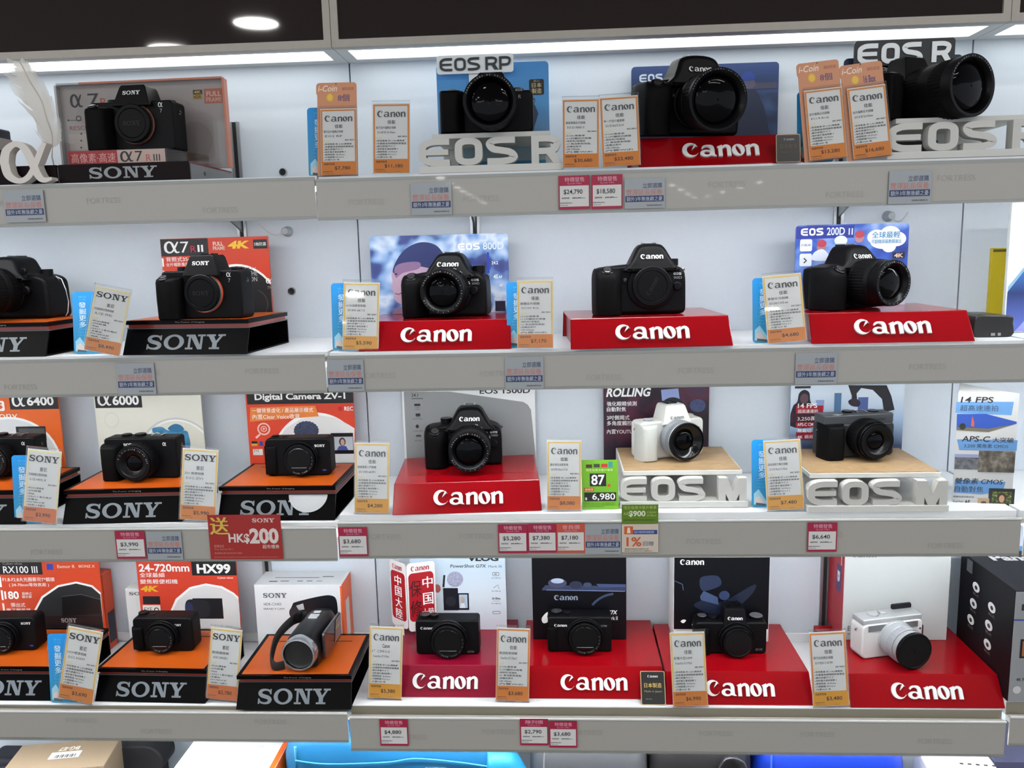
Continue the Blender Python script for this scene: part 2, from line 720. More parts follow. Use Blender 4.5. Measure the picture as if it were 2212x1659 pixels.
def board(name, label, cat, x0, x1, ytop, zbot, Y, m, rz=0.0, lean=0.0, th=.0025, r=.004, group=None, edge=None):
    """an upright printed board: left and right pixel at mid height, top pixel, foot height and depth"""
    zc = (at((x0 + x1) / 2, ytop, Y).z + zbot) / 2
    # pixel row at mid height is only needed for the width
    def xz(px, z):
        a, b = 0.0, 1660.0
        for _ in range(30):
            c = (a + b) / 2
            if at(px, c, Y).z > z:
                a = c
            else:
                b = c
        return at(px, c, Y)
    A, Bp = xz(x0, zc), xz(x1, zc)
    o = Vector(((A.x + Bp.x) / 2, Y, zbot))
    wd = (Bp.x - A.x)
    ux = Vector((math.cos(math.radians(rz)), math.sin(math.radians(rz)), 0))
    uz = Vector((0, math.sin(math.radians(lean)), math.cos(math.radians(lean))))
    M = frame(o, ux, uz)
    t = thing(name, label, cat, M=M, group=group)
    uv = uvmap(M)
    h = uv((x0 + x1) / 2, ytop)[1]
    mb = MB()
    P = rrect(-wd / 2, 0, wd / 2, h, r, 4) if r else [(-wd / 2, 0), (wd / 2, 0), (wd / 2, h), (-wd / 2, h)]
    mb.prism(P, 0, th, m)
    mb.build('board', t, smooth=0)
    p = MB(uv=uv)
    p.W, p.H = wd, h
    p.clip = (-wd / 2 + .0003, .0003, wd / 2 - .0003, h - .0003)
    return t, p
# ================================================================ the setting
YB = .2334
WALL = mat('c9d1da', .55, var=.012)
SHELFW = mat('e4e7ea', .4, var=.01)
RAILG = mat('a5a29b', .4, coat=.5, crough=.025, var=.03, bscale=900)
ALU = mat('a29c93', .42, metal=.15, var=.03, bscale=80)
DARKG = mat('251c1b', .03, spec=.4)


def struct(name, mb, parent=None, **k):
    o = mb.build(name, parent, **k)
    if not parent:
        o['kind'] = 'structure'
    return o


# the room around: floor, ceiling, walls of the shop
for nm, b, m in (('floor', (-5, 6, -7, .4, -.05, 0), mat('8d8a86', .35, var=.04, bscale=8)), ('ceiling', (-5, 6, -7, .4, 2.75, 2.8), mat('a9a7a3', .7, bump=.05, bscale=30))):
    mb = MB()
    mb.box(*b, m)
    struct(nm, mb, smooth=0)
# back panels of the display wall, one per bay, with open joints
for nm, a, b in (('wall_back_left', -1.0, -.0012), ('wall_back_middle', .0012, .9988), ('wall_back_right', 1.0012, 2.0)):
    mb = MB()
    mb.box(a, b, YB, YB + .018, 0, 1.75, WALL)
    struct(nm, mb, smooth=0)
mb = MB()
mb.box(-1.0, 2.0, YB + .02, YB + .04, 0, 2.75, mat('50545a', .8))
struct('wall_behind', mb, smooth=0)
# slotted steel uprights
SLOT = mat('1c1e20', .6)
for i, X in enumerate((-.8, -.2, .2, .8, 1.2)):
    mb = MB()
    mb.box(X - .008, X - .0035, YB - .004, YB + .004, .05, 1.566, SILVER)
    mb.box(X + .0035, X + .008, YB - .004, YB + .004, .05, 1.566, SILVER)
    mb.box(X - .0035, X + .0035, YB - .0008, YB + .004, .05, 1.566, SLOT)
    struct('trim_%d' % (i + 1), mb, smooth=0)
# fascia above the shelves: dark glossy panels in aluminium frames, light panels in the soffit
HY, HZ = .1246, 1.653
LEDM = emit('led_panel', (.97, 1.0, .965), LED_HEADER)
LEDS = emit('led_strip', (.93, .97, 1.0), LED_SHELF)
for i, (a, b) in enumerate(((-1.0, 0), (0, 1.0), (1.0, 2.0))):
    t = thing('fascia_panel', ('dark glossy fascia panel at upper left reflecting a round ceiling lamp', 'wide dark glossy fascia panel above the middle shelves', 'dark fascia panel at the far upper right corner')[i], 'fascia', ((a + b) / 2, HY, HZ))
    W2 = .5
    mb = MB()
    mb.box(-W2 + .011, W2 - .011, .004, .012, .011, .40, DARKG)
    mb.build('dark_panel', t, smooth=0)
    for nm, q in (('frame_bar', (-W2 + .0004, W2 - .0004, 0, .015, 0, .0112)), ('frame_bar', (-W2 + .0004, W2 - .0004, 0, .015, .40, .412)), ('frame_post', (-W2 + .0004, -W2 + .0115, 0, .015, .0112, .40)), ('frame_post', (W2 - .0115, W2 - .0004, 0, .015, .0112, .40))):
        mb = MB()
        mb.box(*q, ALU)
        mb.build(nm, t, smooth=0)
    t = thing('light_panel', ('bright light panel in the soffit above the left bay', 'long bright light panel in the soffit above the middle bay', 'bright light panel in the soffit at the far right')[i], 'light', ((a + b) / 2, .18, HZ))
    mb = MB()
    x0, x1 = -W2 + .0005, W2 - .0005
    y0, y1, e = HY + .015 - .18, YB - .18, .0185
    SOF = mat('c9cdce', .5)
    mb.box(x0, x1, y0, .148 - .18, 0, .012, SOF)
    mb.box(x0, x1, .2095 - .18, y1, 0, .012, SOF)
    mb.box(x0, x0 + e, .148 - .18, .2095 - .18, 0, .012, SOF)
    mb.box(x1 - e, x1, .148 - .18, .2095 - .18, 0, .012, SOF)
    mb.build('soffit_frame', t, smooth=0)
    mb = MB()
    mb.box(x0 + e, x1 - e, .148 - .18, .2095 - .18, .002, .006, LEDM)
    mb.build('diffuser', t, smooth=0)
mb = MB()
mb.box(-1.0, 2.0, HY + .016, YB + .02, HZ + .014, HZ + .03, ALU)
mb.box(-1.0, 2.0, HY + .016, YB + .02, HZ + .415, HZ + .43, ALU)
struct('trim_20', mb, smooth=0)

# ceiling lamps of the shop (seen only as reflections)
LAMPM = emit('ceiling_lamp', (1.0, .97, .92), LAMP)


def mirror_hit(px, py, Yp, z):
    p = at(px, py, Yp)
    d = ray(px, py)
    d = Vector((d.x, -d.y, d.z))
    return p + d * ((z - p.z) / d.z)


k = 0
A = mirror_hit(553, 50, HY + .004, 2.75)
Bq = mirror_hit(365, 105, HY + .004, 2.75)
spots = [(A.x, A.y, .13), (Bq.x, Bq.y, .13)]
for j in range(5):
    for i in range(4):
        x, y = A.x + 1.25 * (i - 1), A.y + 1.05 * (j - 2)
        if (y < -5.2 or -2.4 < y < -.9) and min((x - a) ** 2 + (y - b) ** 2 for a, b, c in spots) > .4 and -4.6 < x < 5.6 and y > -6.6 and not (j == 2 and i > 1):
            spots.append((x, y, .075))
for x, y, r in spots:
    t = thing('ceiling_downlight', 'round recessed ceiling downlight behind the viewer', 'ceiling light', (x, y, 2.749), group='ceiling downlights')
    mb = MB()
    mb.lathe([(r, 0), (r * 1.12, -.004), (r * 1.15, 0)], WHITE, axis='z', n=32)
    mb.build('trim_ring', t)
    mb = MB()
    mb.lathe([(r, -.001), (.001, -.001)], LAMPM, axis='z', n=32)
    mb.build('lamp_face', t)
tubes = [(-2.4 + 4.2 * j, y_, 2.70, .59, .02) for j in range(2) for y_ in (-1.5, -2.2, -6.4, -6.9)]
for pa_, pb_, n_ in (((952, 388), (1046, 440), 8), ((1640, 396), (1530, 425), 4), ((1452, 402), (1500, 428), 4)):
    A_, B_ = mirror_hit(*pa_, 0, 2.7), mirror_hit(*pb_, 0, 2.7)
    tubes += [tuple(A_.lerp(B_, i_ / (n_ - 1))) + (.07, .05) for i_ in range(n_)]
if True:
    for x_, y_, z_, hl, hd in tubes:
        t = thing('ceiling_tube_light', 'linear ceiling light behind the viewer', 'ceiling light', (x_, y_, z_), group='linear ceiling lights')
        mb = MB()
        mb.box(-hl - .01, hl + .01, -hd - .015, hd + .015, .02, .048, WHITE)
        mb.build('housing', t, smooth=0)
        mb = MB()
        mb.add([(-hl, -hd, .019), (hl, -hd, .019), (hl, hd, .019), (-hl, hd, .019)], [(0, 1, 2, 3)], LAMPM)
        mb.build('tube', t)

# ================================================================ shelves
ZS = {1: 1.4515, 2: 1.1995, 3: .951, 4: .639}
ZL = {1: 1.4535, 2: 1.2010, 3: .9395, 4: .637}
SHP = [  # bay x0, x1, row, top z, rail top z, rail bottom z
    ('left', -1.0, -.0025, 1, ZL[1], 1.4505, 1.3925), ('left', -1.0, -.0025, 2, ZL[2], 1.1988, 1.1418), ('left', -1.0, -.0015, 3, ZL[3], .9372, .8836), ('left', -1.0, -.001, 4, ZL[4], .6345, .584),
    ('right', -.0015, .9985, 1, ZS[1], 1.4472, 1.3901), ('right', -.0005, .9985, 2, ZS[2], 1.1965, 1.1424), ('right', .0005, .9985, 3, ZS[3], .9447, .8873), ('right', .001, .9985, 4, ZS[4], .6281, .570),
    ('far right', 1.003, 2.0, 4, .652, .636, .588), ('far right', 1.003, 2.0, 3, .951, .9447, .8873), ('far right', 1.003, 2.0, 2, 1.1995, 1.1965, 1.1424), ('far right', 1.003, 2.0, 1, 1.4515, 1.4472, 1.3901),
    ('left', -1.0, -.001, 5, .37, .365, .31), ('right', .001, .9985, 5, .37, .365, .31), ('far right', 1.003, 2.0, 5, .37, .365, .31)]
ORD = {1: 'top', 2: 'second', 3: 'third', 4: 'fourth', 5: 'lowest'}
FAINT = mat('9c9992', .4, coat=.4)
for bay, x0, x1, row, zt, zr, zb in SHP:
    t = thing('display_shelf', '%s white shelf of the %s bay with a grey price rail' % (ORD[row], bay), 'shelf', ((x0 + x1) / 2, .11, zt))
    W2 = (x1 - x0) / 2 - .0006
    mb = MB()
    mb.box(-W2, W2, .014 - .11, YB - .001 - .11, -.022, 0, SHELFW)
    mb.build('board', t, smooth=0)
    mb = MB()
    mb.box(-W2, W2, 0 - .11, .003 - .11, zb - zt, zr - zt, RAILG)
    mb.box(-W2, W2, .003 - .11, .0128 - .11, zr - zt - .012, zr - zt - .004, RAILG)
    rl = mb.build('price_rail', t, smooth=0)
    if row == 4:
        mb = MB()
        mb.box(-W2, W2, .0130 - .11, .0139 - .11, -.022, -.0012, mat('857f70', .5))
        mb.build('edge_band', t, smooth=0)
    mb = MB()
    mb.box(-W2, W2, -.0022 - .11, -.0002 - .11, zr - zt - (.0022 if row > 2 else .0035), zr - zt, mat('dfe2e0', .3) if row > 2 else CLEAR_EDGE)  # upper lip painted white on lower rows, for the strip light catching it
    mb.box(-W2, W2, -.0022 - .11, -.0002 - .11, zb - zt, zb - zt + .004, CLEAR_EDGE)
    mb.build('rail_lip', rl, smooth=0)
    mb = MB()
    for q in range(int((x1 - x0) / .16)):
        a = -W2 + .05 + q * .16 + random.uniform(-.03, .03)
        zz = zb - zt + random.choice((.012, .020, .030))
        mb.text('FORTRESS', (a, zz, a + .05, zz + .008), FAINT, y=-.1103)
    mb.build('embossed_lettering', rl, kind='stuff')
    mb = MB()
    mb.box(-W2 + .012, W2 - .012, .0045 - .11, .0125 - .11, zr - zt - .018, zr - zt - .0125, LEDS)
    mb.build('light_strip', t, smooth=0)
    if row < 5:
        for X in (-.8, -.2, .2, .8, 1.2):
            if x0 < X < x1:
                mb = MB(T=Matrix.Translation((X - (x0 + x1) / 2, 0, 0)))
                Q = [(YB - .11 - .001, -.0225), (-.06, -.0225)] + [(-.06 + (YB - .05 - .001) * u, -.03 - .040 * u ** 1.8) for u in [i / 8 for i in range(9)]]
                mb.rings([[(-.0015, a, b) for a, b in Q], [(.0015, a, b) for a, b in Q]], SILVER)
                mb.build('bracket', t, smooth=0)
mb = MB()
mb.box(-1.0, .9985, YB - .004, YB - .0005, .6395, .6555, SHELFW)
struct('trim_21', mb, smooth=0)

# grommets in the wall, tether knobs
for px, py, lb in ((612, 372, 'small dark cable hole with chrome rim beside the wide poster'), (631, 629, 'small dark cable hole with chrome rim right of the red-black poster')):
    p = at(px, py, YB)
    t = thing('cable_grommet', lb, 'grommet', (p.x, YB - .0005, p.z))
    mb = MB()
    mb.lathe([(.0046, -.002), (.0056, -.004), (.0068, -.002), (.0070, 0)], CHROME, n=28)
    mb.build('rim', t)
    mb = MB()
    mb.lathe([(.0046, -.001), (.0001, -.0008)], mat('0b0b0c', .6), n=24)
    mb.build('hole', t)
for px, py, px2, py2, lb in ((622, 500, 560, 482, 'grey tether knob on the wall with coiled white wire to the left'), (1917, 467, 1962, 458, 'grey tether knob on the wall with wire running right')):
    p = at(px, py, YB)
    t = thing('tether_knob', lb, 'tether', (p.x, YB, p.z))
    mb = MB()
    mb.lathe([(.0002, -.019), (.0055, -.018), (.0065, -.016), (.0068, -.004), (.009, -.001), (.009, 0)], mat('a3a9ae', .45), n=26)
    mb.build('knob', t)
    q = at(px2, py2, YB - .05)
    d = Vector((q.x - p.x, q.y - YB, q.z - p.z))
    mb = MB()
    mb.tube([(d.x * u, -.012 + (d.y + .012) * u, d.z * u - .012 * math.sin(math.pi * u)) for u in [i / 12 for i in range(13)]], .0011, mat('c6cace', .4))
    mb.build('wire', t)


# ================================================================ stands
def sony_stand(label, pl, pr, z, h=.050, wd=None):
    """black wedge stand with an orange top; pl, pr are the two lower front corners"""
    a, b = pl, pr
    W = wd or (b - a).length
    c = (a + b) / 2
    rz = math.degrees(math.atan2(b.y - a.y, b.x - a.x))
    t = thing('camera_stand', label, 'display stand', (c.x, c.y, z), rz)
    W2 = W / 2
    BK = mat('050506', .3, spec=.06)
    ED = mat('5b5d60', .3, metal=.5)
    s = .017
    D = .158
    hb = h - .013
    mb = MB()
    mb.hexa([(-W2, 0, 0), (W2, 0, 0), (W2, .003, 0), (-W2, .003, 0), (-W2 + .001, s, hb), (W2 - .001, s, hb), (W2 - .001, s + .003, hb), (-W2 + .001, s + .003, hb)], BK)
    mb.build('front_panel', t, smooth=0)
    mb = MB()
    mb.box(-W2, W2, .0035, D, 0, .002, BK)
    mb.box(-W2, W2, D - .003, D, .002, hb, BK)
    mb.rings([[(-W2, .004, .002), (-W2, s + .0035, hb), (-W2, D - .003, hb), (-W2, D - .003, .002)], [(-W2 + .002, .004, .002), (-W2 + .002, s + .0035, hb), (-W2 + .002, D - .003, hb), (-W2 + .002, D - .003, .002)]], BK)
    mb.build('base', t, smooth=0)
    mb = MB()
    mb.box(-W2, W2, s, D, hb, hb + .0015, ED)
    mb.build('ledge', t, smooth=0)
    mb = MB()
    mb.box(-W2 + .002, W2 - .002, s + .002, D - .004, hb + .0015, h - .006, mat('a02a14', .3, coat=.4))
    mb.build('accent_band', t, smooth=0)
    mb = MB()
    mb.box(-W2 - .0005, W2 + .0005, s - .004, D, h - .006, h, mat('050505', .25, spec=.08))
    sl = mb.build('top_slab', t, smooth=0)
    mb = MB()
    mb.box(-W2 + .006, W2 - .006, s + .001, D - .007, h, h + .0006, ORANGE)
    mb.box(-W2 + .025, W2 - .025, D - .030, D - .028, h + .0006, h + .0008, BK)
    mb.build('orange_top', t, smooth=0)
    mb = MB(T=Matrix.Translation((0, 0, 0)) @ Matrix.Rotation(-math.atan2(s, hb), 4, 'X'))
    mb.logo('sony', (-W2 * .64, hb * .22, W2 * .64, hb * .84), mat('757d84', .35), lay=1, d=.0003, y=-.0006)
    mb.build('lettering', t, smooth=0, label='silver grey lettering')
    mb = MB()
    mb.text('The Power of Imaging', (-W2 * .18, h - .0045, W2 * .30, h - .002), mat('8a8a8a', .5), y=s - .0043, res=1)
    mb.build('small_print', t)
    t['top'] = z + h
    return t, z + h + .0006, D


def canon_stand(label, c, z, rz=0.0, m=RED, h=.042, W=.226, letters=True, D=.194):
    t = thing('camera_stand', label, 'display stand', (c.x, c.y, z), rz)
    W2 = W / 2
    s = .026
    k = .003
    mb = MB()
    A = [(0, 0), (s, h), (D, h), (D, .0)]
    Bv = [(k, 0), (s + k * .6, h - k), (D - k, h - k), (D - k, 0)]

    def ring(x, q):
        return [(x, a, b) for a, b in q]
    # bent sheet: front, top, back
    pts = A + Bv[::-1]
    mb.rings([[(-W2 * (1 if b < .01 else .985), a, b) for a, b in pts], [(W2 * (1 if b < .01 else .985), a, b) for a, b in pts]], m)
    ob = mb.build('bent_sheet', t, smooth=0)
    bv = ob.modifiers.new('edge', 'BEVEL')
    bv.width = .0011
    bv.segments = 2
    bv.limit_method = 'ANGLE'
    bv.angle_limit = math.radians(40)
    for sg in (-1, 1):
        mb = MB()
        mb.rings([[(sg * (W2 * .985 - .004), a, b) for a, b in Bv], [(sg * (W2 * .985 - .007), a, b) for a, b in Bv]], mat('7a101a', .25, spec=.3))
        mb.build('side_panel', t, smooth=0)
    if letters:
        mb = MB(T=Matrix.Rotation(-math.atan2(s, h), 4, 'X'))
        hh = math.hypot(s, h)
        mb.logo('canon', (-.051, hh * .26, .055, hh * .74), WHITE_P, d=.0028, y=-.0033)
        mb.build('lettering', t, smooth=0, label='raised white lettering')
    return t, z + h


def eos_stand(label, c, z, kind, W, h, D, rz=0.0, wood=True, back=None):
    """white base, raised letters, top slab"""
    t = thing('camera_stand', label, 'display stand', (c.x, c.y, z), rz)
    W2 = W / 2
    WP = mat('cfcfca', .4)
    b = .010
    tp = .008
    mb = MB()
    mb.rbox(-W2, W2, 0, D, 0, b, .0012, WP)
    mb.build('base', t)
    L = MB()
    L.logo(kind, (-W2 + .001, b, W2 - .001, h - (tp if wood else .0085) - .0012), mat('c6c5c0', .45), d=.017, y=.002)
    L.build('letters', t, smooth=40, label='thick white letters')
    mb = MB()
    i = .006 if kind == 'eosm' else .018
    mb.rbox(-W2 + i, W2 - i, .016 if kind == 'eosm' else .022, D, h - tp, h - .0008, .001, WP)
    mb.box(-W2 + i, W2 - i, D - .006, D - .001, b, h - tp, WP)
    mb.build('top_slab', t)
    if wood:
        mb = MB()
        mb.box(-W2 + i + .002, W2 - i - .002, .018, D - .002, h - .0008, h, WOOD)
        mb.build('wood_top', t, smooth=0, label='pale oak veneer')
    if back:
        mb = MB()
        mb.box(-W2 + .042, W2 - .026, D - .012, D - .008, b, h - tp, back)
        mb.build('blue_panel', t, smooth=0, label='blue picture panel')
    return t, z + h


WOOD = ramp_mat('oak', [(.3, '866c4e'), (.5, 'a08460'), (.7, 'ae9370')], 60, .5, 0, 6, .6, stretch=(1, 9, 9))

# ================================================================ price tags
BUL = [['有效像素 約 2,420萬像素', '支援最高視頻錄影解像度', '顯示屏幕尺寸 3"', '每秒最多連拍張數 5', '鏡頭焦距 18-55mm', '光圈範圍 F/3.5-5.6', '內置WiFi 有'],
       ['約2400萬像素', '3吋屏幕', '35mm', 'XAVC S 影片格式', '支援4K', 'Fast Hybrid AF', 'WiFi / NFC'],
       ['3,040萬像素', '3.2吋觸控式屏幕', '每秒約7張連拍', '61 點自動對焦點', '拍攝4K影片', '24-105mm', '內置WiFi']]
WID = [[60, 64, 40, 46, 44, 42, 32], [36, 30, 14, 56, 24, 40, 42], [40, 54, 40, 52, 32, 28, 56]]
TW, TH = .054, .1035
TAGW = mat('dfe1df', .5)
ORB = {'o': mat('d9822a', .5), 'y': mat('e0a02c', .5), 'r': mat('d7763a', .5)}
EDG = {'o': mat('d8873a', .5), 'y': mat('e3c06a', .5), 'r': mat('e6d9a4', .5)}
_share = {}


def tu(mb, u):
    return lambda x0, y0, x1, y1: (x0 * u, (190 - y1) * u, x1 * u, (190 - y0) * u)


def price_tag(price, brand, bl, br, tl, tr, z, label, var=0, col='o', Yfix=None, model=('EOS', 'EF-S'), edge='y', sub=None):
    if Yfix is None:
        a, b = on(*bl, z), on(*br, z)
    else:
        a, b = at(*bl, Yfix), at(*br, Yfix)
        a.z = b.z = z
    Yt = (a.y + b.y) / 2 + .011
    p, q = at(*tl, Yt), at(*tr, Yt)
    if Yfix is None:
        ym = (a.y + b.y) / 2 - .004
        a, b = at(*bl, ym), at(*br, ym)
        a.z = b.z = z
    c, ctop = (a + b) / 2, (p + q) / 2
    ux = Vector((b.x - a.x, 0, 0)).normalized()
    ux = Vector((1, 0, (p.z - q.z) * -.25 / max(.01, (q - p).length)))
    h = (ctop - c).length
    wdt = ((b - a).length + (q - p).length) / 2
    uz = (ctop - c).normalized()
    ux = (ux - uz * ux.dot(uz)).normalized()
    lift = Vector((0, 0, wdt * .5 * abs(ux.z) + .0003))
    M = frame(c + lift, ux, uz) @ Matrix.Diagonal((wdt / TW, 1, h / TH, 1))
    t = thing('price_tag', label, 'price tag', M=M, group='upright price tags in clear sleeves')
    u = TW / 100
    if 'sleeve' not in _share:
        mb = MB()
        mb.box(-TW / 2, TW / 2, -.0022, -.0010, 0, TH, CLEAR)
        mb.box(-TW / 2, TW / 2, .0010, .0018, 0, TH, CLEAR)
        mb.box(-TW / 2, TW / 2, -.0010, .0010, TH - .0012, TH, CLEAR_EDGE)
        mb.box(-TW / 2, TW / 2, -.0010, .0010, 0, .0010, CLEAR_EDGE)
        _share['sleeve'] = mb.build('sleeve', t, smooth=0)
        mb = MB()
        mb.box(-TW * .485, TW * .485, .0001, .0008, .0012, TH * .965, None or TAGW)
        _share['card'] = mb.build('card', t, smooth=0)
    else:
        for k in ('sleeve', 'card'):
            o = _share[k].copy()
            COL.objects.link(o)
            o.parent = t
    k = ('spec', brand, var, edge, model, sub)
    T0 = Matrix.Translation((-TW / 2, 0, 0))
    if k not in _share:
        m = MB(T=T0, lay=.00012)
        R = tu(m, u)
        E_ = EDG[edge]
        for r_ in ((2.5, 8, 7, 152), (93, 8, 97.5, 152), (2.5, 8, 97.5, 12)):
            m.rect(R(*r_), E_, 1)
        if brand == 'canon':
            m.logo('canon', R(13, 24, 88, 41), INKG, 2)
            m.text('佳能' if not sub else sub, R(40, 49, 61, 59), INK, 2, .01)
        else:
            m.logo('sony', R(8, 20, 94, 36), INK, 2)
            m.text('索尼', R(41, 49, 61, 60), INK, 2, .01)
        m.text(model[0], R(10, 65, 62, 72), INKG, 2, res=1)
        m.text(model[1], R(14, 78, 60, 84), INKG, 2, res=1)
        m.text('掃描了解更多', R(67, 90, 92, 94), INK, 2, .01, res=1)
        m.rect(R(8, 92, 24, 98), mat('e3dfc4', .5), 1)
        for i, (s_, w_) in enumerate(zip(BUL[var], WID[var])):
            y = 100.5 + i * 7.2
            if y + 5 > 152:
                break
            m.rect(R(10, y + 2.6, 11.6, y + 4.2), INK, 2)
            m.text(s_, R(13, y, 13 + w_ * 1.2, y + 4.8), INK, 2, .006, res=1)
        _share[k] = m.build('specification_print', t)
    else:
        o = _share[k].copy()
        COL.objects.link(o)
        o.parent = t
    m = MB(T=T0, lay=.00012)
    R = tu(m, u)
    m.rect(R(2.5, 151, 97.5, 187.5), ORB[col], 1)
    m.text('建議零售價', R(9, 155, 38, 161), INK, 2, res=1)
    m.text('$' + price, R(32 if len(price) > 5 else 38, 164.5, 80, 175), INK, 2, .008)
    m.text('產品以實物為準只供參考', R(7, 177.5, 33, 180), INK, 2, .02, res=1)
    m.text('價格如有更改恕不另行通知', R(9, 183, 36, 185), INKG, 2, res=1)
    m.text('2020/07', R(60, 183, 72, 185), INKG, 2, res=1)
    m.build('price_panel', t, label='orange price band')
    return t, M


BLU = grad_mat('blue_card', [(0, '2f93bd'), (.35, '2b8fc4'), (1, '0a8bd8')], 2, 0, .1)


def blue_card(label, px, py_bot, px_top, py_top, z, Y, wdt=.046):
    a = at(px, py_bot, Y)
    a.z = z + .0004
    b = at(px_top, py_top, Y + .011)
    c = a + Vector((wdt / 2, 0, 0))
    M = frame(c, Vector((1, 0, 0)), (b - a))
    # keep the foot on the shelf when the card tips sideways
    ux = Vector((M[0][0], M[1][0], M[2][0]))
    uz = Vector((M[0][2], M[1][2], M[2][2]))
    h = (b - a).length
    t = thing('info_card', label, 'info card', M=M, group='blue scan-to-discover cards')
    mb = MB()
    mb.prism(rrect(-wdt / 2, 0, wdt / 2, h, .005, 5), 0, .0008, BLU)
    mb.build('card', t, smooth=0)
    m = MB(T=Matrix.Translation((-wdt / 2, 0, 0)), lay=.00014)
    W_ = mat('cfe6f2', .5)
    LB = mat('59b4dc', .5)
    m.text('掃QR', (.010, h * .90, .022, h * .935), LB, 1, res=1)
    m.text('Code', (.010, h * .86, .022, h * .89), LB, 1, res=1)
    for i, ch in enumerate('發掘更多'):
        zz = h * (.84 - .105 * (i + 1))
        m.text(ch, (.010, zz + .0006, .021, zz + h * .098), W_, 1, .03)
    for i, s_ in enumerate(('Find Out', 'More via', 'QR Code')):
        m.text(s_, (.008, h * (.385 - .05 * i), .022, h * (.41 - .05 * i)), LB, 1, res=1)
    m.poly([(.003, h * .04), (.003, h * .20), (.010, h * .27), (.024, h * .05)], mat('9fd0e2', .5), 1)
    m.poly([(.005, h * .05), (.005, h * .13), (.011, h * .17), (.020, h * .05)], mat('d7c9c4', .5), 2)
    m.poly([(.006, h * .03), (.006, h * .07), (.020, h * .05), (.020, h * .02)], mat('4f5a60', .5), 3)
    m.build('print', t)
    return t


def coin_card(label, M0, big='8個', ext=.036):
    """salmon card that stands up behind a price tag"""
    M = M0 @ Matrix.Translation((-.003, .0035, 0))
    t = thing('promotion_card', label, 'promotion card', M=M, group='salmon coin promotion cards')
    H = TH + ext
    w2 = .0295
    mb = MB()
    mb.prism([(-w2, 0), (w2, 0)] + [p for p in rrect(-w2, H - .02, w2, H, .005, 4)[6:18]], 0, .0008, mat('c98a66', .5))
    mb.build('card', t, smooth=0)
    m = MB(lay=.00014)
    m.text('i-Coin', (-.026, H - .013, .001, H - .004), mat('eddccf', .5), 1, .01, shear=.2)
    m.text('賺取獎賞', (.008, H - .012, .025, H - .007), mat('a86a4e', .5), 1, res=1)
    m.oval((-.015, H - .0285, -.004, H - .0155), mat('d9a52e', .45), 1)
    m.oval((-.0135, H - .027, -.0055, H - .017), mat('e3b94a', .45), 2)
    m.text(big, (.002, H - .028, .0185, H - .0175), mat('5d4a6e', .5), 1, .03)
    m.oval((-.0015, H - .003, .0005, H - .001), mat('5a3a2c', .5), 1, 12)
    m.build('print', t)
    return t


# ================================================================ rail stickers
PINK = mat('a3173f', .45)
STK = mat('d3d1cf', .5)


def special(price, box, label, head='特價發售', sub='Special Offer', hc=None, old='$5,680'):
    x0, y0, x1, y1 = box
    xc, yc = (x0 + x1) / 2, (y0 + y1) / 2
    c = at(xc, y1, -.0026)
    a, b, tp = at(x0, yc, -.0026), at(x1, yc, -.0026), at(xc, y0, -.0026)
    M = frame(c, Vector((1, 0, 0)), Vector((tp.x - c.x, 0, tp.z - c.z)))
    W_, H_ = b.x - a.x, tp.z - c.z
    t = thing('offer_label', label, 'price label', M=M, group='offer labels on the price rails')
    mb = MB()
    mb.box(-W_ / 2, W_ / 2, 0, .0004, 0, H_, hc or PINK)
    mb.build('card', t, smooth=0)
    m = MB(T=Matrix.Translation((-W_ / 2, 0, 0)), lay=.00012)
    R = lambda x0, y0, x1, y1: (x0 * W_ / 100, (100 - y1) * H_ / 100, x1 * W_ / 100, (100 - y0) * H_ / 100)
    m.rect(R(4, 30, 96, 92), STK, 1)
    PK = mat('d9a3b4', .5)
    m.text(head, R(20, 5, 82, 19), PK, 1, .01)
    m.text(sub, R(28, 21, 74, 27), PK, 1, res=1)
    m.text('$' + price, R(16, 41, 76, 57), INK, 2, .012)
    m.text('建議零售價', R(10, 64, 34, 69), INK, 2, .01, res=1)
    m.text(old, R(44, 64, 72, 69), INK, 2, .02, res=1)
    m.line([R(43, 66, 73, 67)[:2], (R(43, 66, 84, 67)[2], R(43, 66, 84, 67)[1])], H_ * .012, INK, 2)
    m.text('數量有限售完即止', R(5, 79, 44, 83), INK, 2, .01, res=1)
    m.text('價格以店內為準', R(5, 86, 30, 89), INKG, 2, res=1)
    m.build('print', t)
    return t


WST = mat('9aa0a4', .4, coat=.3)


def warranty(box, label, faded=False):
    x0, y0, x1, y1 = box
    xc, yc = (x0 + x1) / 2, (y0 + y1) / 2
    c = at(xc, y1, -.0025)
    a, b, tp = at(x0, yc, -.0025), at(x1, yc, -.0025), at(xc, y0, -.0025)
    M = frame(c, Vector((1, 0, 0)), Vector((tp.x - c.x, 0, tp.z - c.z)))
    W_, H_ = b.x - a.x, tp.z - c.z
    t = thing('warranty_sticker', label, 'sticker', M=M, group='silver warranty stickers on the price rails')
    mb = MB()
    mb.box(-W_ / 2, W_ / 2, 0, .0004, 0, H_, WST)
    mb.build('backing', t, smooth=0)
    m = MB(T=Matrix.Translation((-W_ / 2, 0, 0)), lay=.00012)
    R = lambda x0, y0, x1, y1: (x0 * W_ / 100, (100 - y1) * H_ / 100, x1 * W_ / 100, (100 - y0) * H_ / 100)
    NV = mat('27365f', .5)
    m.text('立即選購', R(45, 16, 93, 33), NV, 1, .008)
    m.text('豐澤延長保養', R(4, 36, 94, 56), mat('c0786c' if not faded else 'b88c86', .5), 1, .015)
    m.rect(R(2, 58, 97, 78), NV, 1)
    m.text('額外3年無後顧之憂', R(5, 60.5, 94, 75.5), mat('b9c0cc', .5), 2, .01)
    m.text('受條款及細則約束', R(55, 88, 93, 92.5), INK, 1, .01, res=1)
    m.build('print', t)
    return t
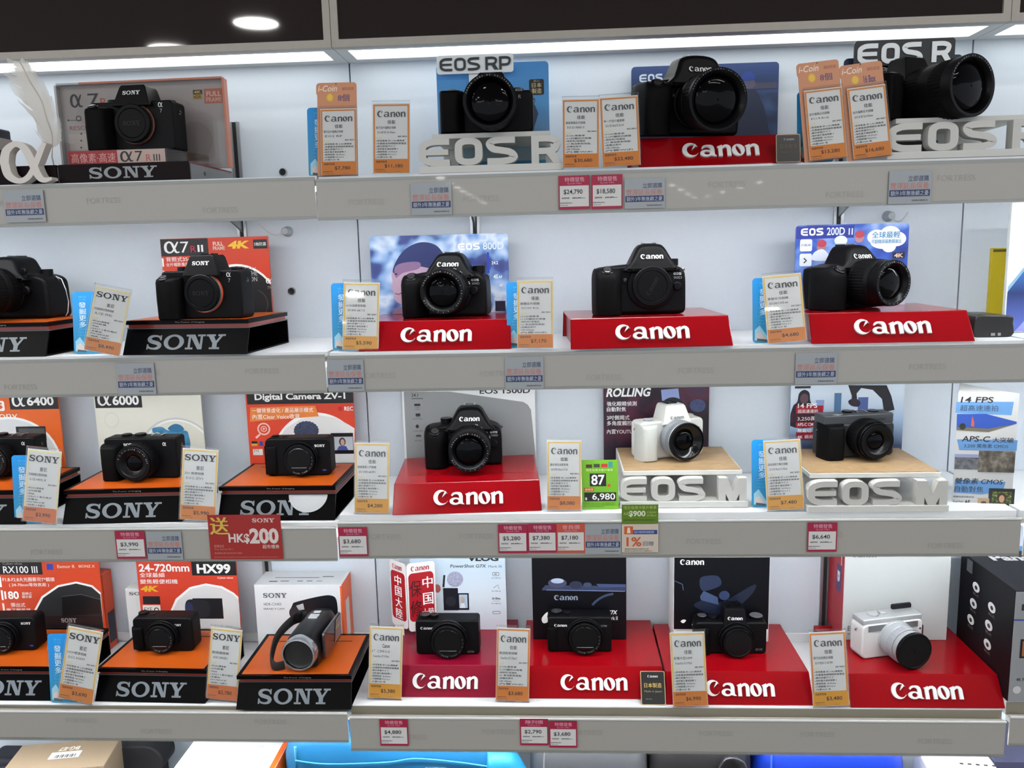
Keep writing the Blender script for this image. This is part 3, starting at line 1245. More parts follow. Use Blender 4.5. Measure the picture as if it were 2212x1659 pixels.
# ================================================================ cameras (built in millimetres, front towards -y)
def xz(px, z, Y):
    a, b = -400.0, 2100.0
    for _ in range(40):
        c = (a + b) / 2
        if at(px, c, Y).z > z:
            a = c
        else:
            b = c
    return at(px, (a + b) / 2, Y)


U = .001


def arc_text(m, s, c, r, y, h, a0, da, mt):
    for i, ch in enumerate(s):
        if ch == ' ':
            continue
        v, f, x0, x1, z0, z1 = text_geo(ch, .01, 1)
        th = math.radians(a0 - da * i)
        rad = (math.cos(th), math.sin(th))
        tan = (math.sin(th), -math.cos(th))
        k = h / .73
        mx = (x0 + x1) / 2
        m.add([(c[0] + rad[0] * (r + q * k) + tan[0] * (x - mx) * k, y, c[1] + rad[1] * (r + q * k) + tan[1] * (x - mx) * k) for x, q in v], f, mt)


def lens(t, c, y0, segs, rim, glass, depth, txt=None, gl=GLASS, inner=BLACK_S, n=48, da=7.5, name='lens', dome=.22):
    y = y0
    body = MB(U)
    rings = []
    r1 = segs[0][0]
    for sg in segs:
        ra, rb, L, m = sg[:4]
        kn = sg[4] if len(sg) > 4 else 0
        prof = [(min(ra, r1) - .6, y), (ra - .35, y), (ra, y - .4), (rb, y - L + .4), (rb - .35, y - L), (rb - 1.2, y - L)]
        if kn:
            rings.append((prof, m, kn))
        else:
            body.lathe(prof, m, c, n)
        y -= L
        r1 = rb
    body.lathe([(r1 - 1.2, y), (rim, y), (rim - .6, y + .8), ((rim * .45 + glass * .55), y + depth * .35), (glass, y + depth)], inner, c, n)
    lo = body.build(name, t, 30)
    for prof, m, kn in rings:
        mb = MB(U)
        mb.lathe(prof, m, c, 96, kn)
        mb.build('grip_ring', lo, 25)
    mb = MB(U)
    mb.lathe([(glass, y + depth - .1)] + [(glass * math.cos(math.radians(a)), y + depth - .1 - glass * dome * math.sin(math.radians(a))) for a in (15, 35, 55, 75, 88)], gl, c, 40)
    mb.build('front_element', lo, 60)
    if txt:
        m = MB(U)
        arc_text(m, txt, c, rim + (r1 - 1.2 - rim) * .2, y - .12, min(2.2, (r1 - 1.2 - rim) * .6), 160, da, mat('a8a8a8', .5))
        m.build('ring_lettering', lo)
    return lo, y


def mount_cap(t, c, y0, r=29, ringmat=None, txt=None, logo=None, rot=0):
    """body cap on a bare lens mount"""
    if ringmat:
        mb = MB(U)
        mb.lathe([(r + 3.2, y0 + 1), (r + 3.2, y0 - 1.6), (r + 2.0, y0 - 2.4), (r, y0 - 2.4)], ringmat[0], c, 56)
        mb.lathe([(r + 2.0, y0 - 2.4), (r + 1.6, y0 - 4), (r - 1, y0 - 4)], ringmat[1], c, 56)
        mb.build('mount_ring', t)
    mb = MB(U)
    mb.lathe([(r + .8, y0 - 3), (r + .8, y0 - 9), (r - .8, y0 - 10.4)], BLACK, c, 96, .6)
    mb.lathe([(r - .7, y0 - 10.4), (r * .80, y0 - 10.6), (r * .775, y0 - 9.7), (r * .75, y0 - 10.3), (.1, y0 - 10.3)], BLACK, c, 48)
    o = mb.build('body_cap', t, 30)
    if logo:
        m = MB(U, T=Matrix.Translation((c[0] * U, 0, c[1] * U)) @ Matrix.Rotation(math.radians(rot), 4, 'Y'))
        m.logo(logo, (-r * .5, -3.2, r * .5, 3.2), mat('0f0f11', .3, spec=.3), y=y0 - 10.6, d=.3)
        m.build('cap_lettering', o)
    return o


def dial(t, x, y, z, r, h, m=BLACK_S, kn=.35, name='mode_dial', tilt=0, top=None):
    T = Matrix.Translation((x * U, y * U, z * U)) @ Matrix.Rotation(math.radians(tilt), 4, 'X')
    mb = MB(U, T=T)
    mb.lathe([(r, -2), (r, h - .5)], m, n=44, axis='z', knurl=kn)
    mb.lathe([(r - kn, h - .5), (r - .9, h), (r * .55, h), (r * .5, h - .3), (.05, h - .3)], top or m, n=32, axis='z')
    return mb.build(name, t, 30)


def place(px, py, z, rz, d, Y=None):
    p = xz(px, z, Y) if Y is not None else on(px, py, z)
    a = math.radians(rz)
    return Vector((p.x - math.sin(a) * d / 2 * U, p.y + math.cos(a) * d / 2 * U, z))


LOGOW = mat('dedede', .4)
GRY = mat('9a9a9c', .5)


def dslr(label, px, py, z, rz=0.0, Y=None, w=131, h=99, d=48, lx=9, lz=40, lens_spec='kit', model=('EOS', '80D'), dx=-38, gd=30, rx=0.0, hump=1.0, sc=1.0):
    p = place(px, py, z, rz, d + gd * 1.2, Y)
    t = thing('slr_camera', label, 'camera', p, rz, rx, group='display cameras', sc=(sc, sc, sc))
    W2 = w / 2
    sh = h * .70
    O = crom([(W2 - 8, 0), (W2 - 4, .8), (W2 - 1, 4), (W2, 9), (W2, h * .25), (W2 - .5, h * .5), (W2 - 4, h * .63), (W2 - 18, sh), (lx + 26, sh + 2), (lx - 26, sh + 2), (-W2 + 22, sh - 1), (-W2 + 5, sh - 4), (-W2, h * .58), (-W2, 20), (-W2, 9), (-W2 + 1, 4), (-W2 + 4, .8), (-W2 + 8, 0)], 4, False)
    mb = MB(U)
    mb.pillow(O, -d / 2, d / 2, 6, 5, BLACK, 3, lambda x, y, q: (x, y, max(0, q)))
    mb.build('body', t, 50)
    # pentaprism housing with a sloping brow
    hw = 30 * hump
    zb = sh - 6
    Hm = crom([(lx - hw - 9, zb - 4), (lx + hw + 9, zb - 4), (lx + hw + 3, sh + 3), (lx + hw - 3, h * .84), (lx + hw - 10, h * .955), (lx + 11, h), (lx - 11, h), (lx - hw + 10, h * .955), (lx - hw + 3, h * .84), (lx - hw - 3, sh + 3)], 4)
    yf = -d / 2 - 13

    def lean(x, y, zz):
        if y < 0:
            y += max(0, zz - h * .74) * .55
        if zz > h * .72:
            pass
        return (x, y, zz)
    mb = MB(U)
    mb.pillow(Hm, yf, d / 2 - 6, 6, 8, BLACK, 3, lean)
    hb = mb.build('prism_housing', t, 50)
    zl = h * .80
    m = MB(U, T=Matrix.Translation((lx * U, (yf + (zl - h * .74) * .55 - .5) * U, zl * U)) @ Matrix.Rotation(-math.atan(.55), 4, 'X'))
    m.logo('canon', (-17, -1, 17, 7), LOGOW, y=-.3)
    m.build('maker_lettering', hb)
    mb = MB(U)
    mb.box(lx - 10, lx + 10, -6, 14, h - 1.5, h + 1.2, BLACK_S)
    mb.box(lx - 10, lx - 7, -6, 14, h + 1.2, h + 2.6, CHROME)
    mb.box(lx + 7, lx + 10, -6, 14, h + 1.2, h + 2.6, CHROME)
    mb.build('hot_shoe', t, 0)
    # grip
    xl, xr = -W2 - .5, -W2 + w * .265
    lev = []
    for zz, g, k in ((0, .86, 1.5), (2, .92, .4), (h * .15, .95, 0), (h * .38, 1.0, 0), (h * .52, 1.0, 0), (h * .585, .90, .6), (h * .635, .70, 2), (h * .665, .45, 4)):
        y1 = -d / 2 - gd * g
        lev.append((zz, crom([(xl + k, 6), (xl + k, -d / 2 - gd * g * .45), (xl + 7 + k, y1 + 3), (xl + 16, y1), (xr - 8 - k, y1 + 1), (xr - k * .5, -d / 2 - gd * g * .55), (xr + 4, -d / 2 + 2), (xr, 6)], 4)))
    mb = MB(U)
    mb.loft(lev, RUBBER)
    gp = mb.build('grip', t, 60)
    mb = MB(U, T=Matrix.Translation(((xl + 18) * U, (-d / 2 - gd * .66) * U, h * .645 * U)) @ Matrix.Rotation(math.radians(38), 4, 'X'))
    mb.lathe([(9.5, -3), (9.5, .2), (8, 1.0), (6.4, .6)], BLACK_S, axis='z', n=28)
    mb.lathe([(6.2, 0), (6.0, 1.6), (4.2, 2.2), (.1, 1.9)], mat('2c2c30', .18, coat=.5), axis='z', n=28)
    mb.build('shutter_button', gp, 30)
    dial(t, dx, 4, sh, 10, 9, top=mat('26262a', .3))
    mb = MB(U)
    mb.lathe([(3.0, -d / 2 + 1), (3.0, -d / 2 - 2), (2.2, -d / 2 - 2.6), (.1, -d / 2 - 2.6)], mat('3a3234', .2), (-W2 + w * .33, h * .50), 20)
    mb.build('focus_lamp', t, 40)
    mb = MB(U)
    mb.lathe([(7, -d / 2 + 1), (7, -d / 2 - 7), (5, -d / 2 - 9), (.1, -d / 2 - 9.2)], BLACK, (lx + 39, lz - 1), 24)
    mb.build('lens_release_button', t, 40)
    mb = MB(U)
    mb.tube([(W2 - 5, 0, h * .62), (W2 + .5, -2, h * .645), (W2 + 1.5, 0, h * .62), (W2 - 1, 2, h * .59)], .9, CHROME)
    mb.build('strap_lug', t)
    m = MB(U, T=Matrix.Translation((0, (-d / 2 - .5) * U, 0)))
    m.logo('eos', (lx + 34, h * .555, lx + 46, h * .59), LOGOW, y=0)
    m.text(model[1], (lx + 34, h * .50, lx + 47, h * .535), GRY, y=0, bold=.01)
    m.build('model_lettering', t)
    mb = MB(U)
    mb.lathe([(37, -d / 2 + 3), (36, -d / 2 - 5), (33, -d / 2 - 6.5), (30, -d / 2 - 6.5)], BLACK, (lx, lz), 48)
    mb.build('mount_collar', t, 40)
    c = (lx, lz)
    y0 = -d / 2 - 6
    if lens_spec == 'cap':
        mount_cap(t, c, y0 + 2, 29.5, None, logo='canon', rot=-60)
    elif lens_spec == 'big':
        lens(t, c, y0, [(34, 35, 12, BLACK), (36, 39, 16, RUBBER, .8), (39, 39, 9, BLACK), (39, 40, 24, RUBBER, .9), (40, 41, 12, BLACK)], 37.5, 31, 9, 'CANON ZOOM LENS EF 24-105mm', da=5.5)
    else:
        L = {'kit': 1.15, 'kit2': 1.45}[lens_spec]
        lo, ye = lens(t, c, y0, [(33, 34, 7 * L, BLACK), (34.5, 34.5, 19 * L, RUBBER, .8), (34.5, 34, 5 * L, BLACK), (33.5, 33.5, 9 * L, BLACK_S), (33, 33, 5, BLACK)], 28.5, 23, 8, 'CANON ZOOM LENS EF-S 18-55mm 1:4-5.6 IS STM')
        m = MB(U)
        for i, s_ in enumerate(('18', '24', '35', '55')):
            a = math.radians(70 - i * 17)
            m.T = Matrix.Translation(((c[0] + 34.9 * math.cos(a)) * U, (y0 - 5.5) * U, (c[1] + 34.9 * math.sin(a)) * U)) @ Matrix.Rotation(math.radians(90) - a, 4, 'Y') @ Matrix.Rotation(math.radians(-75), 4, 'X')
            m.text(s_, (-2.2, -1.6, 2.2, 1.6), LOGOW, y=-.2, bold=.02)
        m.build('scale_lettering', lo)
    return t


def boxcam(label, px, py, z, rz=0.0, Y=None, w=110, h=60, d=30, r=6, bm=None, top=None, topz=None, grip=None, hump=None, lens_kw=None, cap=None, dials=(), shoe=None, prints=None, name='compact_camera', rx=0.0, lug=True, gm=None, front_r=3.0, sc=1.0, collar=None, fd=None):
    p = place(px, py, z, rz, (fd or d), Y)
    t = thing(name, label, 'camera', p, rz, rx, group='display cameras', sc=(sc, sc, sc))
    bm = bm or BLACK
    W2 = w / 2
    mb = MB(U)
    O = rrect(-W2, 0, W2, topz or h, r, 5)
    mb.pillow(O, -d / 2, d / 2, front_r, front_r, bm, 3)
    mb.build('body', t, 45)
    if top:
        mb = MB(U)
        zt = topz or h
        mb.pillow(rrect(-W2 + 1.2, zt - 2, W2 - 1.2, h, 2.0, 3), -d / 2 + 1.5, d / 2 - 1.5, 2, 2, top, 2)
        mb.build('top_plate', t, 45)
    if grip:
        gw, gd, gz0, gz1 = grip
        xl, xr = -W2 - .3, -W2 + gw
        lev = []
        H_ = gz1 - gz0
        for q, k in ((0, .8), (.04, .95), (.5, 1), (.9, .97), (.97, .86), (1.0, .6)):
            y1 = -d / 2 - gd * k
            lev.append((gz0 + q * H_, crom([(xl, 4), (xl, -d / 2 - gd * k * .3), (xl + 4, y1 + 1.5), (xl + gw * .4, y1), (xr - 5, y1 + .6), (xr, -d / 2 - gd * k * .5), (xr + 2, -d / 2 + 1), (xr, 4)], 4)))
        mb = MB(U)
        mb.loft(lev, gm or RUBBER)
        mb.build('grip', t, 60)
    if hump:
        cx, wb, wt, zb, zt, yf, yb, hm, k = hump
        P = [(cx - wb / 2, zb), (cx + wb / 2, zb), (cx + wb / 2 - 1, zb + 3), (cx + wt / 2, zt - 3), (cx + wt / 2 - 3, zt), (cx - wt / 2 + 3, zt), (cx - wt / 2, zt - 3), (cx - wb / 2 + 1, zb + 3)]
        mb = MB(U)
        mb.pillow(P, yf, yb, 2.0, 2.5, hm, 2, lambda x, y, q: (x, y + (max(0, q - zb) * k if y < (yf + yb) / 2 else 0), q))
        mb.build('viewfinder_hump', t, 35)
    if shoe:
        cx, sz = shoe
        mb = MB(U)
        mb.box(cx - 9, cx + 9, -4, 13, sz - .8, sz + .6, BLACK_S)
        mb.box(cx - 9.5, cx - 6.5, -4, 13, sz + .6, sz + 2, CHROME if not hump else BLACK_S)
        mb.box(cx + 6.5, cx + 9.5, -4, 13, sz + .6, sz + 2, CHROME if not hump else BLACK_S)
        mb.build('hot_shoe', t, 0)
    for dl in dials:
        dial(t, *dl[:5], **(dl[5] if len(dl) > 5 else {}))
    if lug:
        for sg in (-1, 1):
            mb = MB(U)
            zz = (topz or h) * .80
            mb.tube([(sg * (W2 - 1), -2, zz), (sg * (W2 + 2), -3, zz + 1.5), (sg * (W2 + 2.6), 0, zz - 1), (sg * (W2 + 1), 2, zz - 4), (sg * (W2 - 1), 0, zz - 2)], .9, CHROME)
            mb.build('strap_lug', t)
    if collar:
        c, r0, r1, L, cm = collar
        mb = MB(U)
        mb.lathe([(r0, -d / 2 + 2), (r0, -d / 2 - L + 1), (r0 - 1, -d / 2 - L), (r1, -d / 2 - L), (r1 - .5, -d / 2 - L + 1)], cm, c, 56)
        mb.build('lens_collar', t, 35)
    if lens_kw:
        lens(t, **lens_kw)
    if cap:
        mount_cap(t, **cap)
    if prints:
        m = MB(U)
        prints(m, -d / 2)
        if m.f:
            m.build('lettering', t)
    return t


def compact_shutter(t, c, y, r, mt=GLOSSB):
    """closed lens cover leaves of a compact camera"""
    mb = MB(U)
    mb.lathe([(r, y), (r - 1, y - .8), (.1, y - .8)], mt, c, 40)
    o = mb.build('lens_cover', t, 30)
    mb = MB(U)
    mb.box(c[0] - r * .62, c[0] + r * .62, y - 1.1, y - .7, c[1] - r * .62 - .3, c[1] - r * .62 + .3, mat('8f8f90', .3))
    mb.build('cover_slit', o, 0)
    return o
# ================================================================ ROW 1 (top shelf)
Z1, Z1L = ZS[1] + .0004, ZL[1] + .0004
DK = mat('14090a', .35, spec=.1)


def low_stand(label, x0, x1, Y, lettering):
    a, b = xz(x0, Z1L, Y), xz(x1, Z1L, Y)
    W = b.x - a.x
    t = thing('camera_stand', label, 'display stand', ((a.x + b.x) / 2, Y, Z1L))
    h = .0255
    mb = MB()
    mb.box(-W / 2, W / 2, 0, .003, 0, h, DK)
    mb.build('front_panel', t, 0)
    mb = MB()
    mb.box(-W / 2, W / 2, .003, .16, h - .003, h, mat('6b1511', .4))
    mb.build('top_panel', t, 0)
    for sg in (-1, 1):
        mb = MB()
        mb.box(sg * W / 2 - .0015, sg * W / 2 + .0015, .003, .16, 0, h - .003, mat('6b6a69', .3, coat=.3))
        sp = mb.build('side_panel', t, 0)
        mb = MB(T=Matrix.Rotation(math.radians(90), 4, 'Z'))
        mb.lathe([(.0032, -sg * W / 2 - .0017 * (1 if sg > 0 else -1)), (.0001, -sg * W / 2 - .0017 * (1 if sg > 0 else -1))], mat('0c0c0c', .5), (.05, .012), 20)
        mb.build('screw_hole', sp, 0)
    if lettering:
        mb = MB()
        mb.logo('sony', (-.052, .0045, .050, .0205), mat('8f9497', .4), y=-.0006, d=.0006)
        mb.build('lettering', t, 0, label='silver grey lettering')
    return t, Z1L + h


low_stand('low dark stand at the far left edge behind the white sculpted letter', -150, 124, .014, False)
_, zst = low_stand('low dark stand with silver lettering under the top left camera', 130, 410, .014, True)
# clear riser with a printed strip
a, b = xz(150, zst, .03), xz(362, zst, .03)
W = b.x - a.x
t = thing('acrylic_riser', 'clear acrylic riser block with a red and pink printed strip', 'riser', ((a.x + b.x) / 2, .03, zst + .0003))
mb = MB()
mb.hexa([(-W / 2, 0, 0), (W / 2, 0, 0), (W / 2 + .02, .10, 0), (-W / 2, .10, 0), (-W / 2, 0, .0205), (W / 2, 0, .0205), (W / 2 + .02, .10, .0205), (-W / 2, .10, .0205)], clear('riser_acrylic', (.97, .93, .90), .2))
mb.build('block', t, 0)
m = MB(T=Matrix.Translation((-W / 2, -.0003, 0)), lay=.00015)
m.rect((0, .0005, W * .50, .0200), mat('9c1f25', .45), 1)
m.rect((W * .50, .0005, W * .985, .0200), mat('b9a39a', .5), 1)
m.text('高像素·高速', (W * .03, .003, W * .48, .0165), mat('cf9a95', .5), 2, .015)
m.logo('alpha', (W * .53, .0032, W * .66, .0178), INK, 2)
m.text('7', (W * .68, .0032, W * .755, .0178), INK, 2)
m.text('R', (W * .79, .0032, W * .84, .0125), mat('b8504a', .5), 2)
m.text('III', (W * .865, .0032, W * .93, .0125), INK, 2)
m.build('print', t)
zr = zst + .0003 + .0205
# poster in an acrylic frame
t, p = board('framed_poster', 'wide grey poster in a clear acrylic frame with orange edges', 'poster', 134, 493, 179, zst + .001, .135, mat('a79f9c', .5), rz=-2.0, th=.002, r=0)
w2, H = p.W / 2, p.H
ED1 = mat('b9694a', .35, coat=.5)
mb = MB()
mb.box(-w2, w2, -.008, -.0005, 0, H, CLEAR)
mb.build('acrylic_sheet', t, 0)
for nm, q, mm in (('frame_edge', (-w2 * .72, w2, -.009, .003, H + .0002, H + .003), ED1), ('frame_edge', (-w2, -w2 * .72, -.009, .003, H + .0002, H + .003), mat('aab2b4', .3)), ('frame_edge', (w2 + .0002, w2 + .0035, -.009, .003, 0, H), ED1), ('frame_edge', (-w2 - .0035, -w2 - .0002, -.009, .003, 0, H), mat('b5b3b0', .3, coat=.5))):
    mb = MB()
    mb.box(*q, mm)
    mb.build(nm, t, 0)
p.logo('alpha', (152, 204, 178, 232), INK)
p.text('7', (190, 202, 214, 230), INK)
p.text('R', (217, 212, 232, 230), mat('b0463c', .5))
p.line([(148, 260), (176, 260)], 1.0, INK)
p.oval((146, 258, 150, 262), INK)
p.ring((164, 250, 176, 262), .7, INK)
p.text('RESOLUTION', (151, 271, 240, 280), mat('a85a4c', .5))
p.rect((150, 287, 300, 322), mat('b8aba2', .5))
for i in range(3):
    p.oval((174, 287 + 15 * i, 178, 291 + 15 * i), INK, 2, 12)
p.rect((417, 194, 437, 204), mat('241c18', .5))
p.text('4K', (419, 196, 435, 202), mat('caa64e', .5), 3, .03)
p.rect((417, 204, 437, 215), mat('b3923f', .5))
p.text('HDR', (419, 206, 435, 213), mat('3a2c18', .5), 3)
p.rect((441, 191, 486, 223), mat('b5604a', .5))
p.text('FULL', (446, 197, 478, 208), mat('d9b3a6', .5), 3, .03)
p.text('FRAME', (446, 210, 480, 220), mat('d0a496', .5), 3, .03)
p.oval((385, 262, 460, 345), mat('9d9490', .5))
p.build('print', t)

# white letter sculpture and feather
q = xz(67, Z1L, .004)
t = thing('letter_sculpture', 'thick white sculpted alpha letter standing at the left end of the top shelf', 'sculpture', (q.x, .004, Z1L))
mb = MB()
mb.logo('alpha', (-.0370, .0003, .0365, .0565), mat('d8d2cb', .5), y=-.006, d=.015)
mb.build('letter', t, 45)
t = thing('feather', 'long white quill feather standing upright beside the wide grey poster', 'feather', M=Matrix.Translation(xz(122, zst, .04) + Vector((0, 0, .0005))))
sp = [at(x, y, .04) for x, y in ((112, 338), (110, 290), (104, 262), (95, 235), (83, 208), (70, 183), (55, 157), (40, 132))]
o0 = t.matrix_world.translation
S2 = crom([((q.x - o0.x), (q.z - o0.z)) for q in sp], 14, False)
FE, n_, l_, b_ = newmat('feather_vane')
n_.remove(b_)
d1, d2, d3 = n_.new('ShaderNodeBsdfDiffuse'), n_.new('ShaderNodeBsdfTranslucent'), n_.new('ShaderNodeBsdfTransparent')
d1.inputs[0].default_value = (.80, .77, .72, 1)
d2.inputs[0].default_value = (.85, .83, .78, 1)
x1_, x2_ = n_.new('ShaderNodeMixShader'), n_.new('ShaderNodeMixShader')
x1_.inputs[0].default_value = .4
x2_.inputs[0].default_value = .05
l_.new(d1.outputs[0], x1_.inputs[1])
l_.new(d2.outputs[0], x1_.inputs[2])
l_.new(x1_.outputs[0], x2_.inputs[1])
l_.new(d3.outputs[0], x2_.inputs[2])
l_.new(x2_.outputs[0], n_['Material Output'].inputs[0])
mb = MB()
N = len(S2)
V = [(S2[i][0], .002 * math.sin(i * .15), S2[i][1]) for i in range(N)]
mb.tube([(V[0][0] + .002, 0, 0.0)] + V, .0009, mat('c9bfae', .5), 6)
mb.build('shaft', t)
for sg in (-1, 1):
    mb = MB()
    jit = 1.0
    for i in range(6, N - 1):
        u = i / (N - 1)
        if i % 7 == 0:
            jit = random.uniform(.80, 1.06)
        wd = (.031 if sg < 0 else .0165) * (math.sin(math.pi * min(1, u * .80 + .14)) ** .5) * jit * random.uniform(.97, 1.03)
        if u > .9:
            wd *= .75
        a, nx = Vector(S2[i]), Vector(S2[i + 1])
        dv = Vector((S2[i + 1][0] - S2[i - 1][0], S2[i + 1][1] - S2[i - 1][1])).normalized()
        nrm = Vector((dv.y, -dv.x)) * sg
        m1, m2 = a + nrm * wd * .55 + dv * wd * .35, nx + nrm * wd * .55 + dv * wd * .35
        t1, t2 = a + nrm * wd + dv * wd * 1.0, nx + nrm * wd + dv * wd * .97
        y0, y1 = V[i][1], V[i][1] + .004 * sg
        mb.add([(a.x, y0, a.y), (nx.x, y0, nx.y), (m2.x, (y0 + y1) / 2 - .001, m2.y), (m1.x, (y0 + y1) / 2 - .001, m1.y), (t1.x, y1, t1.y), (t2.x, y1, t2.y)], [(0, 1, 2, 3), (3, 2, 5, 4)], FE)
    mb.build('vane', t, 0)
# the neighbour at the very edge
q = xz(-42, zst, .05)
t = thing('boxed_accessory', 'dark boxed item with a pale label cut off at the upper left edge', 'box', (q.x, .06, zst + .0004))
mb = MB()
mb.rbox(-.032, .034, -.02, .02, 0, .06, .003, mat('23253a', .4))
mb.build('box', t)
mb = MB()
mb.box(.010, .0345, -.0205, .0205, .028, .046, mat('b9b3ac', .5))
mb.build('pale_label', t, 0)


# --- cameras: mirrorless bodies with a bare mount
def alpha_body(label, px, py, z, rz, Y=None, capring=None, ring2=None, sc=1.0, model='7'):
    W_ = 127

    def pr(m, y):
        m.logo('alpha', (42, 62, 49, 68.5), LOGOW, y=y - .3)
        m.text(model, (44, 54, 47.5, 59.5), GRY, y=y - .3)
    t = boxcam(label, px, py, z, rz, Y, w=W_, h=72, d=40, r=6, grip=(34, 24, 0, 62), hump=(5, 58, 40, 64, 95, -30, 16, BLACK, .30), shoe=(5, 95.4), cap=dict(c=(5, 39), y0=-21, r=27, ringmat=(capring or mat('8a4a3a', .3, metal=.6), ring2 or SILVER), logo='sony'),
               dials=[(-38, 2, 71, 9, 7), (-16, 8, 71, 8, 6), (47, 6, 70, 9, 5)], prints=pr, name='mirrorless_camera', sc=sc, fd=80)
    m = MB(U, T=Matrix.Translation((5 * U, (-30 + (83 - 64) * .30 - .6) * U, 83 * U)) @ Matrix.Rotation(-math.atan(.30), 4, 'X'))
    m.logo('sony', (-13.5, -3, 13.5, 3), LOGOW, y=-.2)
    m.build('maker_lettering', t)
    mb = MB(U, T=Matrix.Translation((-50 * U, -36 * U, 62 * U)) @ Matrix.Rotation(math.radians(25), 4, 'X'))
    mb.lathe([(8, -3), (8, 1), (6.5, 1.6)], BLACK_S, axis='z', n=26, knurl=.3)
    mb.lathe([(5.4, 1), (5.2, 3), (3.5, 3.6), (.1, 3.3)], mat('3a3a3e', .2), axis='z', n=24)
    mb.build('shutter_button', t, 35)
    return t


alpha_body('black mirrorless camera with copper-ringed mount cap on the clear riser', 276, 0, zr + .0003, -2, Y=.038, capring=mat('6b4238', .3, metal=.7), ring2=mat('5a4a45', .3, metal=.6))

# --- EOS R stand with light blue panel, full-frame camera, poster and sign
BLUEP = grad_mat('sea_print', [(0, '1d6f93'), (.45, '2380a6'), (.5, '9fb3b8'), (1, '8fb0bd')], 2, .010, .05)
c = xz(1060, Z1, .016)
t, zt = eos_stand('white stand of thick letters with blue panel behind them', Vector((c.x, .016, 0)), Z1, 'eosr', .205, .0575, .15, wood=False, back=BLUEP)
SKY1 = grad_mat('sky_print', [(0, '6b8fb8'), (.5, '4f9ad6'), (1, '3a86c8')], 2, 0, .11)
tp, p = board('poster_board', 'light blue sky poster board behind the black camera on white letters', 'poster', 945, 1186, 136, zt + .0003, .150, SKY1, r=.006)
p.poly([(1135, 287), (1142, 232), (1150, 220), (1156, 228), (1163, 245), (1158, 262), (1150, 287)], mat('3b4a66', .6))
p.rect((1143, 171, 1175, 205), mat('17140f', .5), 2, .12)
p.text('日本', (1149, 179, 1170, 189), mat('d9cf9a', .5), 3)
p.text('製造', (1149, 191, 1170, 202), mat('d9cf9a', .5), 3)
p.text('匠心', (1153, 173, 1166, 177), mat('b9b08a', .5), 3, res=1)
p.build('print', tp)


def sign(label, logo, box, Y, plate, ink, zfoot, grow=.007, extra=None):
    x0, y0, x1, y1 = box
    c = at((x0 + x1) / 2, y1, Y)
    M = frame(c, Vector((1, 0, 0)), Vector((0, 0, 1)))
    t = thing('letter_sign', label, 'sign', M=M)
    uv = uvmap(M)
    a = MB(uv=uv)
    bx = a.B(box)
    P = rrect(bx[0] - grow, bx[1] - grow, bx[2] + grow, bx[3] + grow, grow, 5)
    mb = MB()
    mb.prism(P, 0, .003, plate)
    if zfoot < c.z - .01:
        mb.box(-.01, .01, .0032, .006, zfoot - c.z, (bx[1] + bx[3]) / 2, plate)
    mb.build('plate', t, 0)
    mb = MB()
    mb.logo(logo, bx, ink, y=-.0018, d=.0016)
    mb.build('letters', t, 0)
    return t, uv


sign('white outlined sign with thin black letters above the light blue poster', 'eosrp', (949, 124, 1103, 152), .140, mat('dfe4e6', .45), mat('22282a', .4), zt + .0005, grow=.0042)


def fullframe(label, px, z, rz, Y, w=134, h=86, rx=0.0, lens_r=38, L=1.0, model='R'):
    def pr(m, y):
        m.logo('eosthin', (42, 58, 52, 61.5), GRY, y=y - .3)
        m.text(model, (46, 48, 50, 53), GRY, y=y - .3)
    r = lens_r
    t = boxcam(label, px, 0, z, rz, Y, w=w, h=h * .70, d=36, r=7, front_r=5, grip=(32, 26, 0, h * .69), hump=(7, 56, 38, h * .60, h, -27, 16, BLACK, .30), shoe=(7, h + .3), rx=rx,
               lens_kw=dict(c=(9, 35), y0=-19, segs=[(33, 33, 8, BLACK), (r - 2, r - 1, 20 * L, RUBBER, .7), (r - 1, r - 1, 16 * L, BLACK), (r, r, 18 * L, RUBBER, .8), (r, r + 1, 14 * L, BLACK)], rim=r - 3.5, glass=r * .8, depth=9, txt='CANON LENS RF 24-105mm', da=6),
               dials=[(42, 4, h * .69, 11, 6)], prints=pr, name='mirrorless_camera', fd=86)
    mb = MB(U, T=Matrix.Translation((-48 * U, -34 * U, h * .67 * U)) @ Matrix.Rotation(math.radians(25), 4, 'X'))
    mb.lathe([(7.5, -3), (7.5, 1), (6, 2), (.1, 2)], BLACK_S, axis='z', n=26)
    mb.build('shutter_button', t, 35)
    return t


fullframe('black mirrorless camera with wide lens facing forward on white letter stand', 1050, zt + .0003, 0, .035, lens_r=36, L=.8, model='R')

# --- tall red stand with the big reflex camera
c = xz(1556, Z1, .016)
canon_stand('red stand with white letters on the top shelf', Vector((c.x, .016, 0)), Z1, 0)
NAVY = ramp_mat('snow_print', [(.3, '0f1d38'), (.5, '1a3056'), (.72, '2e4a74')], 26, .5, 0, 3, .3)
tp, p = board('poster_board', 'dark blue winter poster board behind the largest reflex camera', 'poster', 1364, 1680, 139, Z1 + .0005, .215, mat('1e386a', .5), r=.006)
p.rect((1366, 165, 1678, 195), mat('1a325f', .5), 1)
p.rect((1366, 205, 1678, 310), NAVY, 1)
p.rect((1610, 178, 1678, 192), mat('3a3a52', .6), 2)
p.logo('eos', (1381, 160, 1431, 178), mat('b6c3d6', .5), 3)
p.text('5D', (1439, 157, 1464, 177), mat('9fb0c8', .5), 3, .02)
p.poly([(1600, 168), (1608, 156), (1622, 153), (1630, 162), (1631, 172), (1602, 176)], mat('1d3a86', .5), 3)
p.oval((1604, 170, 1632, 192), mat('4a4660', .5), 2)
p.poly([(1585, 305), (1590, 215), (1605, 192), (1632, 192), (1650, 230), (1665, 305)], mat('16233f', .6), 3)
p.build('print', tp)
